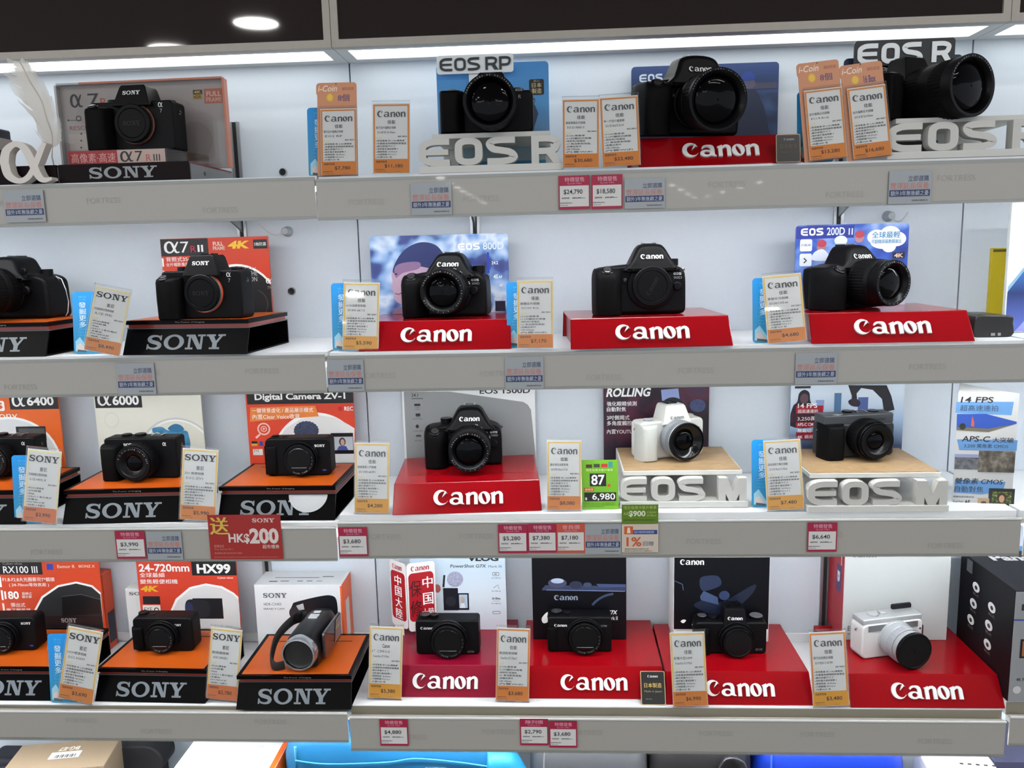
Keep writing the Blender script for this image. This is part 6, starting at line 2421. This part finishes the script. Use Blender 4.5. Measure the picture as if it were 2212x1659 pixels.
# folded red and white standee
q = on(884, 1377, zt)
t = thing('folded_standee', 'red and white folded card with large characters on the magenta-red stand', 'card', (q.x, max(q.y, .118), zt + .0005), 0)
RDD = mat('a3131f', .45)
for k, (ang, wd, x0) in enumerate(((20, .050, 0), (141, .043, 0))):
    T = Matrix.Rotation(math.radians(ang), 4, 'Z') @ Matrix.Diagonal((1, 1, 1.13, 1))
    Hc = .118
    mb = MB(T=T)
    mb.prism(rrect(.0005, .008 if k == 0 else .012, wd, Hc, .006, 4), 0, .0012, mat('dcdcdb', .5))
    mb.prism([(.012, 0), (wd - .006, 0), (wd - .006, .02), (.012, .02)], .0002, .001, mat('dcdcdb', .5))
    lf = mb.build('leaf', t, 0)
    m = MB(T=T if k == 0 else T @ Matrix.Translation((wd, 0.0014, 0)) @ Matrix.Rotation(math.pi, 4, 'Z'))
    m.rect((.003, .024, wd - .003, Hc - .016), RDD, 1, .16)
    m.logo('canon', (.008, Hc - .013, wd - .010, Hc - .005), RDD, 1)
    if k == 0:
        for i, ch in enumerate('中国'):
            m.text(ch, (wd * .55, .072 - .027 * i + .004, wd * .90, .094 - .026 * i), PRINTW, 2, .03)
        for i, ch in enumerate('保修'):
            m.text(ch, (wd * .10, .062 - .032 * i + .002, wd * .50, .090 - .032 * i), mat('3a0a0e', .5), 2, .01)
        m.text('大陸', (wd * .50, .028, wd * .92, .043), PRINTW, 2, .02)
        for i in range(3):
            m.text('全國聯保服務', (wd * .2, .017 - .004 * i, wd * .7, .0195 - .004 * i), INK, 2, res=1)
    else:
        for i, ch in enumerate('中国大陸'):
            m.text(ch, (wd * .30, .080 - .018 * i, wd * .70, .096 - .018 * i), PRINTW, 2, .03)
    m.build('print', lf)


def p_g7(m, y):
    m.logo('canon', (-44, 44.5, -23, 49), LOGOW, y=y - .3)
    m.text('G7X', (33, 4, 44, 7), GRY, y=y - .3, shear=.3)


def p_g72(m, y):
    m.logo('canon', (-42, 44.5, -21, 49), LOGOW, y=y - .3)
    m.text('G7X', (34, 44, 45, 47.5), GRY, y=y - .3, shear=.3)


compact('black compact camera with low model mark on the magenta-red stand', 967, 1416, zt + .0004, 0, w=105, h=60, maker='canon', lx=3, lz=30, lr=32, pr=p_g7, dials=[(-38, 2, 60, 9, 4, dict(top=mat('2c2c30', .25))), (-22, -2, 60, 7, 5)], rr=5, L=1.1)
# second red stand of row 4
c = xz(1290, Z4, .018)
t, zt = canon_stand('red stand with white letters and a black card on the fourth shelf', Vector((on(1281, 1507, Z4).x, .0355, 0)), Z4, 0)


def carton(label, x0, x1, ytop, zz, Y, Dp, m_, side=None, name='product_carton'):
    ym = (ytop + 1360) / 2
    a, b = xz(x0, (at(x0, ytop, Y).z + zz) / 2, Y), xz(x1, (at(x1, ytop, Y).z + zz) / 2, Y)
    H_ = at((x0 + x1) / 2, ytop, Y).z - zz
    W_ = b.x - a.x
    o = Vector(((a.x + b.x) / 2, Y, zz))
    t = thing(name, label, 'carton', o)
    mb = MB()
    mb.rbox(-W_ / 2, W_ / 2, 0, Dp, 0, H_, .001, m_)
    mb.build('carton', t)
    if side:
        mb = MB()
        mb.box(-W_ / 2 - .0006, -W_ / 2 - .0001, .0008, Dp - .001, .001, H_ - .001, side)
        mb.build('side_panel', t, 0)
    return t, MB(uv=uvmap(frame(o, Vector((1, 0, 0)), Vector((0, 0, 1))))), W_, H_


BLK = mat('0b0b10', .4, spec=.2)
tp, p, W_, H_ = carton('black carton with a camera outline behind the middle small camera', 1150, 1353, 1195, zt + .0004, .152, .055, BLK)
DB = mat('2c3450', .4)
p.poly([(1171, 1272), (1178, 1264), (1352, 1266), (1352, 1277), (1171, 1275)], DB, 1)
p.poly([(1288, 1261), (1352, 1262), (1352, 1268), (1294, 1268)], mat('39466c', .4), 2)
p.line([(1180, 1274), (1350, 1277)], 2, mat('6a7494', .4), 3)
p.oval((1184, 1249, 1224, 1270), mat('3c4058', .4), 2)
p.oval((1190, 1249, 1218, 1260), mat('9aa4bc', .4), 3)
p.oval((1230, 1255, 1258, 1272), mat('23283c', .4), 2)
p.oval((1260, 1258, 1278, 1268), mat('3a425c', .4), 2)
p.ring((1262, 1280, 1400, 1420), .93, mat('34405e', .4), 2, 40, 95, 140)
p.logo('canon', (1197, 1285, 1248, 1296), mat('8d95a8', .4))
p.poly(crom([(1170, 1336), (1178, 1325), (1184, 1322), (1182, 1332), (1185, 1342), (1174, 1346)], 3), PRINTW, 2)
p.text('G7X', (1312, 1318, 1333, 1327), PRINTW, 2, .02, .2)
p.text('Mark II', (1310, 1331, 1334, 1339), PRINTW, 2, .01)
p.build('print', tp)
compact('black compact camera with high model mark on the red stand with black card', 1253, 1410, zt + .0004, 0, w=105, h=61, maker='canon', lx=8, lz=30, lr=31, pr=p_g72, dials=[(-38, 2, 61, 9, 4, dict(top=mat('2c2c30', .25))), (-20, -2, 61, 6, 3)], rr=4, grip=(14, 5, 4, 44))
q = on(1409, 1509, Z4)
t = thing('certificate_card', 'black card with gold characters leaning on a fourth-shelf red stand', 'card', (q.x, .019, Z4), 0, -24)
mb = MB()
mb.prism(rrect(-.019, 0, .019, .050, .002, 4), 0, .0015, mat('c9b184', .3, metal=.6))
mb.build('card', t, 0)
m = MB()
m.rect((-.0178, .001, .0178, .049), mat('12100e', .3), 1, .05)
m.logo('canon', (-.008, .0405, .008, .044), LOGOW, 2)
m.text('日本製造', (-.0135, .0255, .0135, .0325), mat('d9b86a', .4), 2, .02)
m.text('Made in Japan', (-.0135, .018, .0135, .0215), mat('b99c62', .4), 2)
m.text('Canon Inc.', (-.012, .008, -.002, .010), GRY, 2, res=1)
m.build('print', t)
# third red stand of row 4
t, zt = canon_stand('red stand with white letters under the viewfinder compact', Vector((.6085, .020, 0)), Z4, 0)
tp, p, W_, H_ = carton('black-fronted carton with white side behind the viewfinder compact', 1455, 1662, 1195, zt + .0004, .145, .06, mat('d5d5d6', .5))
p.rect((1456, 1204, 1661, 1359), mat('0a0b10', .4, spec=.2), 1)
p.logo('canon', (1469, 1208, 1521, 1220), PRINTW)
p.poly(crom([(1512, 1250), (1530, 1243), (1552, 1245), (1558, 1262), (1540, 1272), (1516, 1275)], 4), mat('202a44', .4), 2)
p.poly([(1512, 1288), (1520, 1276), (1550, 1290), (1552, 1306), (1514, 1296)], mat('3a4a6c', .4), 3)
p.oval((1553, 1276, 1576, 1296), mat('2c3858', .4), 3)
p.poly(crom([(1500, 1310), (1520, 1296), (1560, 1300), (1630, 1262), (1618, 1290), (1560, 1330)], 4), mat('151c30', .4), 2)
p.line([(1456, 1254), (1474, 1262), (1476, 1275)], 2, mat('4a5878', .4), 2)
p.poly(crom([(1470, 1342), (1476, 1338), (1482, 1340), (1476, 1346)], 3), PRINTW, 2)
p.build('print', tp)


def p_g1(m, y):
    m.text('G1X', (40, 6, 51, 9.5), GRY, y=y - .3, shear=.3)


t = boxcam('black compact with raised viewfinder and capped lens on a red stand', 1580, 1416, zt + .0004, 0, w=115, h=54, d=34, r=5, grip=(22, 9, 0, 44), hump=(6, 40, 34, 48, 77, -20, 14, BLACK, .2), shoe=(6, 77.3), prints=p_g1, fd=46,
           lens_kw=dict(c=(8, 27), y0=-17, segs=[(30, 30, 6, BLACK, .5), (27, 27, 8, BLACK), (25, 24, 5, BLACK_S)], rim=22, glass=21.5, depth=.6, dome=0.0, gl=mat('0d0d0e', .4, spec=.2)), dials=[(-44, 2, 54, 8, 5, dict(top=mat('3a3a3e', .25))), (-26, 2, 54, 8, 3), (44, 2, 54, 11, 5, dict(top=mat('55555a', .25)))])
m = MB(U, T=Matrix.Translation((6 * U, (-20 + 13 * .2 - .5) * U, 61.5 * U)) @ Matrix.Rotation(-math.atan(.2), 4, 'X'))
m.logo('canon', (-12, -2.5, 12, 2.7), LOGOW, y=-.25)
m.build('maker_lettering', t)
mb = MB(U, T=Matrix.Translation((-42 * U, -22 * U, 45 * U)))
mb.lathe([(7, -6), (7, 1), (5, 2), (.1, 2)], BLACK_S, axis='z', n=24)
mb.build('front_dial', t, 30)
# fourth red stand with the white camera
t, zt = canon_stand('red stand with white letters under the white camera, fourth shelf', Vector(((.7731 + 1.0055) / 2, .0145, 0)), Z4, 0, W=.230)
REDC = mat('9c1626', .45)
tp, p, W_, H_ = carton('white-fronted carton with red side behind the white compact camera', 1822, 2050, 1192, zt + .0004, .152, .075, mat('b4b8b8', .5), REDC)
p.logo('canon', (1841, 1195, 1893, 1204), INKG)
p.text('EOS M200', (1831, 1352, 1890, 1362), INK, 2)
p.text('KISS M200', (1831, 1367, 1880, 1371), INKG, 2, res=1)
p.line([(1822, 1386), (2040, 1388)], 1.5, INKG, 2)
p.build('print', tp)
m = MB(T=Matrix.Translation((-W_ / 2 - .0008, .078, 0)) @ Matrix.Rotation(math.radians(-90), 4, 'Z'))
m.rect((.044, H_ * .50, .066, H_ * .80), mat('3b2c66', .45), 1)
m.text('B', (.049, H_ * .60, .061, H_ * .73), LOGOW, 2, .05, rot=-90)
m.text('Canon', (.064, H_ * .82, .070, H_ * .97), LOGOW, 2, .04, rot=-90)
for i in range(4):
    m.text('digital camera body kit', (.014 + .006 * i, H_ * .2, .0165 + .006 * i, H_ * .55), mat('c98a90', .5), 2, res=1, rot=-90)
m.build('side_print', tp)


def p_m2(m, y):
    m.logo('canon', (-34, 49.5, -14, 53), INKG, y=y - .9)
    m.add([(49 + 1.8 * math.cos(a), y - .3, 42 + 1.8 * math.sin(a)) for a in [2 * math.pi * k / 16 for k in range(16)]], [tuple(range(16))], INK)


SV = mat('a9acae', .3, metal=.35)
t = boxcam('white and silver mirrorless camera with long lens pointing right', 1926, 1417, zt + .0004, 14, w=108, h=66, d=33, r=9, bm=mat('c4c4c4', .4), top=SV, topz=58, prints=p_m2, name='mirrorless_camera', fd=33, rx=0,
           lens_kw=dict(c=(4, 31), y0=-16.5, segs=[(30, 30, 5, SV), (29.5, 29, 14, mat('a5a9ae', .3, metal=.3)), (29.5, 29.5, 14, mat('96999e', .35, metal=.2), .4), (28, 27, 10, SV), (29.5, 29.5, 6, BLACK_S, .4)], rim=27, glass=27, depth=.6, dome=0.0, gl=mat('0a0a0b', .45, spec=.2)),
           dials=[(-26, 0, 66, 9, 3, dict(m=SV, top=SV)), (-8, 2, 66, 7, 4, dict(m=SV, top=SV))])
mb = MB(U)
mb.box(-44, 44, -17.6, -16.8, 46, 56, mat('7c8084', .3, metal=.6))
mb.build('front_band', t, 0)
mb = MB(U)
mb.rbox(16, 52, 9, 16, 64, 74, 3, mat('16161c', .45, spec=.2))
mb.build('rear_cap', t, 40)
mb = MB(U)
mb.rbox(55, 66, -4, 8, 20, 40, 2, mat('3a1c24', .4))
mb.build('side_block', t)

# carton at the right edge and its neighbour
q = on(2176, 1516, .6526)
Hc = at(2190, 1277, q.y).z - .6526
t = thing('product_carton', 'silver-fronted black carton with round icons at the right edge', 'carton', (q.x + .08, q.y, .6526))
mb = MB()
mb.rbox(-.08, .10, 0, .165, 0, Hc, .0012, mat('111014', .4, spec=.15))
mb.build('carton', t)
mb = MB()
mb.box(-.0795, .0995, -.0006, -.0001, .001, Hc - .001, mat('9a9c9f', .4, metal=.2))
mb.build('silver_front', t, 0)
m = MB(T=Matrix.Translation((-.08, -.0008, 0)))
m.text('Panasonic', (.010, Hc - .030, .085, Hc - .020), INK, 1, .04)
m.rect((0, Hc - .046, .18, Hc - .0435), mat('3a4a9a', .5), 1)
m.rect((.012, Hc - .105, .07, Hc - .075), mat('17171a', .4), 1)
m.rect((.015, Hc - .102, .06, Hc - .078), mat('a8643a', .4), 2)
m.text('4K PHOTO', (.010, .034, .04, .039), INK, 1)
m.oval((.006, .014, .018, .026), mat('c9c9c9', .4), 1)
m.build('front_print', t)
m = MB(T=Matrix.Translation((-.0803, .165, 0)) @ Matrix.Rotation(math.radians(-90), 4, 'Z'))
for x, zz in ((.055, .77), (.105, .70), (.05, .60), (.10, .52), (.045, .43), (.10, .34)):
    m.oval((x - .011, Hc * zz - .008, x + .011, Hc * zz + .008), mat('c9c9c9', .45), 1)
    m.oval((x - .004, Hc * zz - .004, x + .005, Hc * zz + .003), mat('26262a', .4), 2, 10)
    m.text('Wi-Fi', (x - .009, Hc * zz - .015, x + .009, Hc * zz - .010), mat('7a6a6a', .5), 1, res=1)
T0_ = m.T
m.build('side_print', t)
m = MB(T=T0_)
m.rect((.022, Hc * .86, .040, Hc * .98), mat('55585c', .4), 1, .1)
m.build('side_label', t)
mb = MB(T=Matrix.Translation((0, 0, Hc + .0003)))
mb.add([(-.03, .02, 0), (.095, .02, 0), (.095, .06, 0), (-.03, .06, 0)], [(0, 1, 2, 3)], mat('4a4e60', .4))
v, f, a0, a1, c0, c1 = text_geo('Panasonic', .04)
mb.add([(-.05 + (x - a0) / (a1 - a0) * .14, .12 + (y - c0) / (c1 - c0) * .025, .0002) for x, y in v], f, LOGOW)
mb.build('top_print', t)
t = thing('product_carton', 'blue and green carton top just visible under the third rail at right', 'carton', (q.x + .15, .197, .6526))
mb = MB()
mb.rbox(-.11, .10, 0, .035, 0, at(2180, 1196, .195).z - .6526, .001, mat('4a90c8', .45))
mb.build('carton', t)
m = MB(T=Matrix.Translation((0, -.0002, 0)))
hh = at(2180, 1196, .195).z - .6526
m.poly([(-.1095, hh - .05), (-.03, hh - .05), (-.085, hh - .001), (-.1095, hh - .001)], mat('3f7a34', .5), 1)
m.build('print', t)

price_tag('3,690', 'sony', (122, 1519), (203, 1521), (150, 1362), (224, 1359), Z4L, 'tilted price tag reading $3,690 at the left of the fourth shelf', 0, 'o', model=('HX99輕便相機', 'DSC-HX99'), edge='y')
blue_card('blue card leaning beside the small camera stands on the fourth shelf', 110, 1519, 130, 1372, Z4L, .0185, .046)
price_tag('2,780', 'sony', (445, 1513), (512, 1515), (455, 1355), (527, 1357), Z4L, 'price tag reading $2,780 left of the camcorder', 1, 'r', model=('數碼攝錄機', 'HDR-CX405BC'), edge='y')
price_tag('5,380', 'canon', (794, 1508), (868, 1510), (798, 1350), (872, 1350), Z4, 'price tag reading $5,380 left of the magenta-red stand', 0, 'y', model=('1" CMOS', 'PowerShot G7 X Mark'), edge='y', sub='Canon')
price_tag('3,680', 'canon', (1070, 1512), (1143, 1516), (1072, 1352), (1147, 1353), Z4, 'price tag reading $3,680 between the magenta-red and red stands', 2, 'o', model=('數碼輕便相機', 'PowerShot G7 X Mark II'), edge='o')
price_tag('6,990', 'canon', (1454, 1525), (1530, 1527), (1444, 1361), (1523, 1362), Z4, 'price tag reading $6,990 right of the black and gold card', 0, 'o', model=('配備大型24MP', 'PowerShot G1 X Mark'), edge='y')
price_tag('3,480', 'canon', (1755, 1525), (1837, 1527), (1746, 1360), (1826, 1362), Z4, 'price tag reading $3,480 left of the white camera and long lens', 0, 'y', model=('輕巧自拍無反相機', 'EOS M200 15-45 MM'), edge='o')

# ================================================================ ROW 5 (bottom of the picture)
Z5 = .3704


def soft_bag(label, x0, x1, ytop, Y, Dp, m_, name='camera_bag', seam=None, flap=None, crown=.02):
    a, b = at(x0, ytop, Y), at(x1, ytop, Y)
    H_ = at((x0 + x1) / 2, ytop, Y).z - Z5
    W_ = b.x - a.x
    t = thing(name, label, 'bag', ((a.x + b.x) / 2, Y, Z5))
    mb = MB()
    lev = []
    for u, k in ((0, .94), (.04, .985), (.5, 1.0), (.8, .99), (.93, .95), (.985, .88), (1.0, .78)):
        r = min(W_, Dp) * .25
        P = [(x * k, Dp / 2 + (y - Dp / 2) * k) for x, y in rrect(-W_ / 2, 0, W_ / 2, Dp, r, 5)]
        lev.append((u * H_, P))
    mb.loft(lev, m_)
    mb.build('body', t, 60)
    return t, W_, H_


CY = mat('146a9a', .6, bump=.15, bscale=900, var=.06)
t, W_, H_ = soft_bag('sky blue fabric bag with tan leather patch under the fourth shelf', 596, 1092, 1601, .03, .17, CY)
mb = MB()
mb.tube(crom([(-W_ * .42, -.001, H_ - .035), (-W_ * .28, -.002, H_ - .040), (-W_ * .02, -.002, H_ - .036), (.04, -.002, H_ - .029), (W_ * .28, -.002, H_ - .034), (W_ * .42, -.001, H_ - .042)], 6, False), .0012, mat('3a9cc8', .5))
mb.tube([(-W_ * .42, .004, 0.01), (-W_ * .425, .001, H_ * .5), (-W_ * .42, .003, H_ * .93)], .0025, mat('5cc0e6', .5))
mb.build('seam_piping', t)
mb = MB()
mb.rbox(.055, .090, -.003, .002, H_ - .075, H_ - .046, .001, mat('8a6a48', .6, var=.1))
pt = mb.build('leather_patch', t)
mb = MB()
for x0, x1, z0, z1 in ((.0575, .0875, H_ - .0495, H_ - .0488), (.0575, .0582, H_ - .072, H_ - .049), (.0868, .0875, H_ - .072, H_ - .049)):
    mb.box(x0, x1, -.0034, -.0031, z0, z1, mat('b9986c', .6))
mb.build('stitching', pt, 0)
mb = MB()
mb.loft([(H_ - .09, crom([(W_ / 2 - .03, .0), (W_ / 2 + .03, .02), (W_ / 2 + .03, .06), (W_ / 2 - .03, .06)], 4)), (H_ - .045, crom([(W_ / 2 - .03, -.005), (W_ / 2 + .012, .01), (W_ / 2 + .012, .05), (W_ / 2 - .03, .06)], 4)), (H_ - .022, crom([(W_ / 2 - .03, .005), (W_ / 2 - .004, .02), (W_ / 2 - .004, .04), (W_ / 2 - .03, .05)], 4))], mat('1f86ba', .5))
mb.build('side_flap', t, 60)
t, W_, H_ = soft_bag('grey fabric bag between the sky blue and black bags', 1142, 1404, 1616, .06, .13, mat('4c4d51', .75, bump=.2, bscale=900))
mb = MB()
mb.tube([(-W_ * .38, .0, .02), (-W_ * .385, -.001, H_ * .6), (-W_ * .37, .006, H_ * .95)], .0015, mat('77797d', .6))
mb.build('seam_piping', t)
t, W_, H_ = soft_bag('black padded bag with strap between grey and royal blue bags', 1408, 1634, 1618, .05, .15, mat('161516', .6, bump=.2, bscale=700))
mb = MB()
mb.tube(crom([(W_ * .1, -.004, H_ - .05), (W_ * .2, -.006, H_ - .012), (W_ * .38, -.004, H_ - .02), (W_ * .42, -.004, H_ - .06)], 5, False), .004, mat('26262a', .4), 8, .5)
mb.build('strap', t)
t, W_, H_ = soft_bag('royal blue glossy fabric bag at the lower right', 1642, 1972, 1626, .05, .15, mat('0a30a0', .45, var=.12, bscale=12))
mb = MB()
mb.tube([(-W_ * .42, .0, .02), (-W_ * .425, -.001, H_ * .6), (-W_ * .42, .004, H_ * .95)], .0015, mat('2f62e6', .4))
mb.build('seam_piping', t)
# boxes on the lowest shelf


def low_box(label, x0, x1, ytop_f, ytop_b, Y, Dp, m_, rz=0, side=None, cat='carton'):
    zt_ = at((x0 + x1) / 2, ytop_f, Y).z
    a, b = xz(x0, zt_, Y), xz(x1, zt_, Y)
    W_ = b.x - a.x
    t = thing('product_carton', label, cat, ((a.x + b.x) / 2, Y, Z5), rz)
    mb = MB()
    mb.rbox(-W_ / 2, W_ / 2, 0, Dp, 0, zt_ - Z5, .0015, m_)
    mb.build('carton', t)
    if side:
        mb = MB()
        mb.box(W_ / 2 + .0001, W_ / 2 + .001, .001, Dp - .001, .001, zt_ - Z5 - .001, side)
        mb.build('orange_side', t, 0)
        mb = MB()
        mb.box(W_ / 2 - .009, W_ / 2 - .0003, .001, Dp - .001, zt_ - Z5 + .0001, zt_ - Z5 + .0005, side)
        mb.build('orange_edge', t, 0)
    return t, W_, zt_ - Z5


KR = mat('94816b', .6, bump=.1, bscale=500, var=.05)
t, W_, H_ = low_box('kraft brown carton with upside-down white text at the lower left', 8, 216, 1664, 1622, .035, .085, KR, 10)
mb = MB(T=Matrix.Translation((0, 0, H_ + .0004)))
v, f, a0, a1, c0, c1 = text_geo('BG-E7', .03)
mb.add([(.022 - (x - a0) / (a1 - a0) * .034, .066 - (y - c0) / (c1 - c0) * .011, 0) for x, y in v], f, mat('e6dccb', .5))
mb.add([(-.02, .032, 0), (.030, .032, 0), (.030, .052, 0), (-.02, .052, 0)], [(0, 1, 2, 3)], mat('d5d5d2', .5))
for i in range(14):
    x = -.012 + .0026 * i
    mb.add([(x, .034, .0002), (x + .0006 + .0007 * (i % 3), .034, .0002), (x + .0006 + .0007 * (i % 3), .043, .0002), (x, .043, .0002)], [(0, 1, 2, 3)], INK)
mb.build('top_print', t)
t, W_, H_ = low_box('white carton with orange edge left of the sky blue bag', 372, 590, 1664, 1632, .022, .10, mat('e4e6e8', .45), 0, mat('e0601c', .45))
mb = MB(T=Matrix.Translation((0, 0, H_ + .0004)))
for i in range(3):
    mb.add([(.035 + .004 * i, .062, 0), (.037 + .004 * i, .062, 0), (.037 + .004 * i, .068, 0), (.035 + .004 * i, .068, 0)], [(0, 1, 2, 3)], mat('c9ccd0', .5))
mb.build('top_print', t)
t, W_, H_ = low_box('white carton with black print at the lower right corner', 2008, 2160, 1668, 1640, .04, .07, mat('dfe2e4', .45), -6)
mb = MB(T=Matrix.Translation((0, 0, H_ + .0004)))
for i in range(5):
    mb.add([(.0 + .012 * i, .020, 0), (.006 + .012 * i, .020, 0), (.006 + .012 * i, .024, 0), (.012 * i, .024, 0)], [(0, 1, 2, 3)], INK)
mb.build('top_print', t)
t, W_, H_ = low_box('dark purple-grey carton at the lower right edge', 2150, 2290, 1646, 1625, .06, .12, mat('33334a', .5))
q = at(255, 1634, .10)
t = thing('rolled_strap', 'black rolled strap lying behind the kraft carton', 'strap', (q.x, .150, Z5))
mb = MB()
hz = q.z - Z5
prof = crom([(-.055, hz - .012), (-.03, hz - .004), (.02, hz), (.045, hz - .004), (.062, hz - .022), (.058, hz - .045), (.03, hz - .05), (-.055, hz - .05)], 4)
mb.pillow(prof, -.02, .03, .004, .004, mat('17161b', .65), 2)
mb.build('roll', t, 50)
mb = MB()
mb.pillow(rrect(-.05, 0, .05, hz - .049, .004, 3), -.015, .025, .003, .003, mat('1d1c20', .7), 2)
mb.build('lower_coil', t, 50)
q = at(18, 1640, .10)
t = thing('camera_pouch', 'dark pouch at the lower left corner behind the kraft carton', 'pouch', (q.x - .03, .17, Z5))
mb = MB()
hz = at(18, 1640, .17).z - Z5
mb.pillow(rrect(-.07, 0, .07, hz, .012, 4), 0, .05, .01, .01, mat('20202c', .65), 3)
mb.build('pouch', t, 60)
mb = MB()
mb.rbox(-.05, .05, -.002, .004, hz * .6, hz * .8, .0015, mat('2a2a36', .6))
mb.build('flap', t)
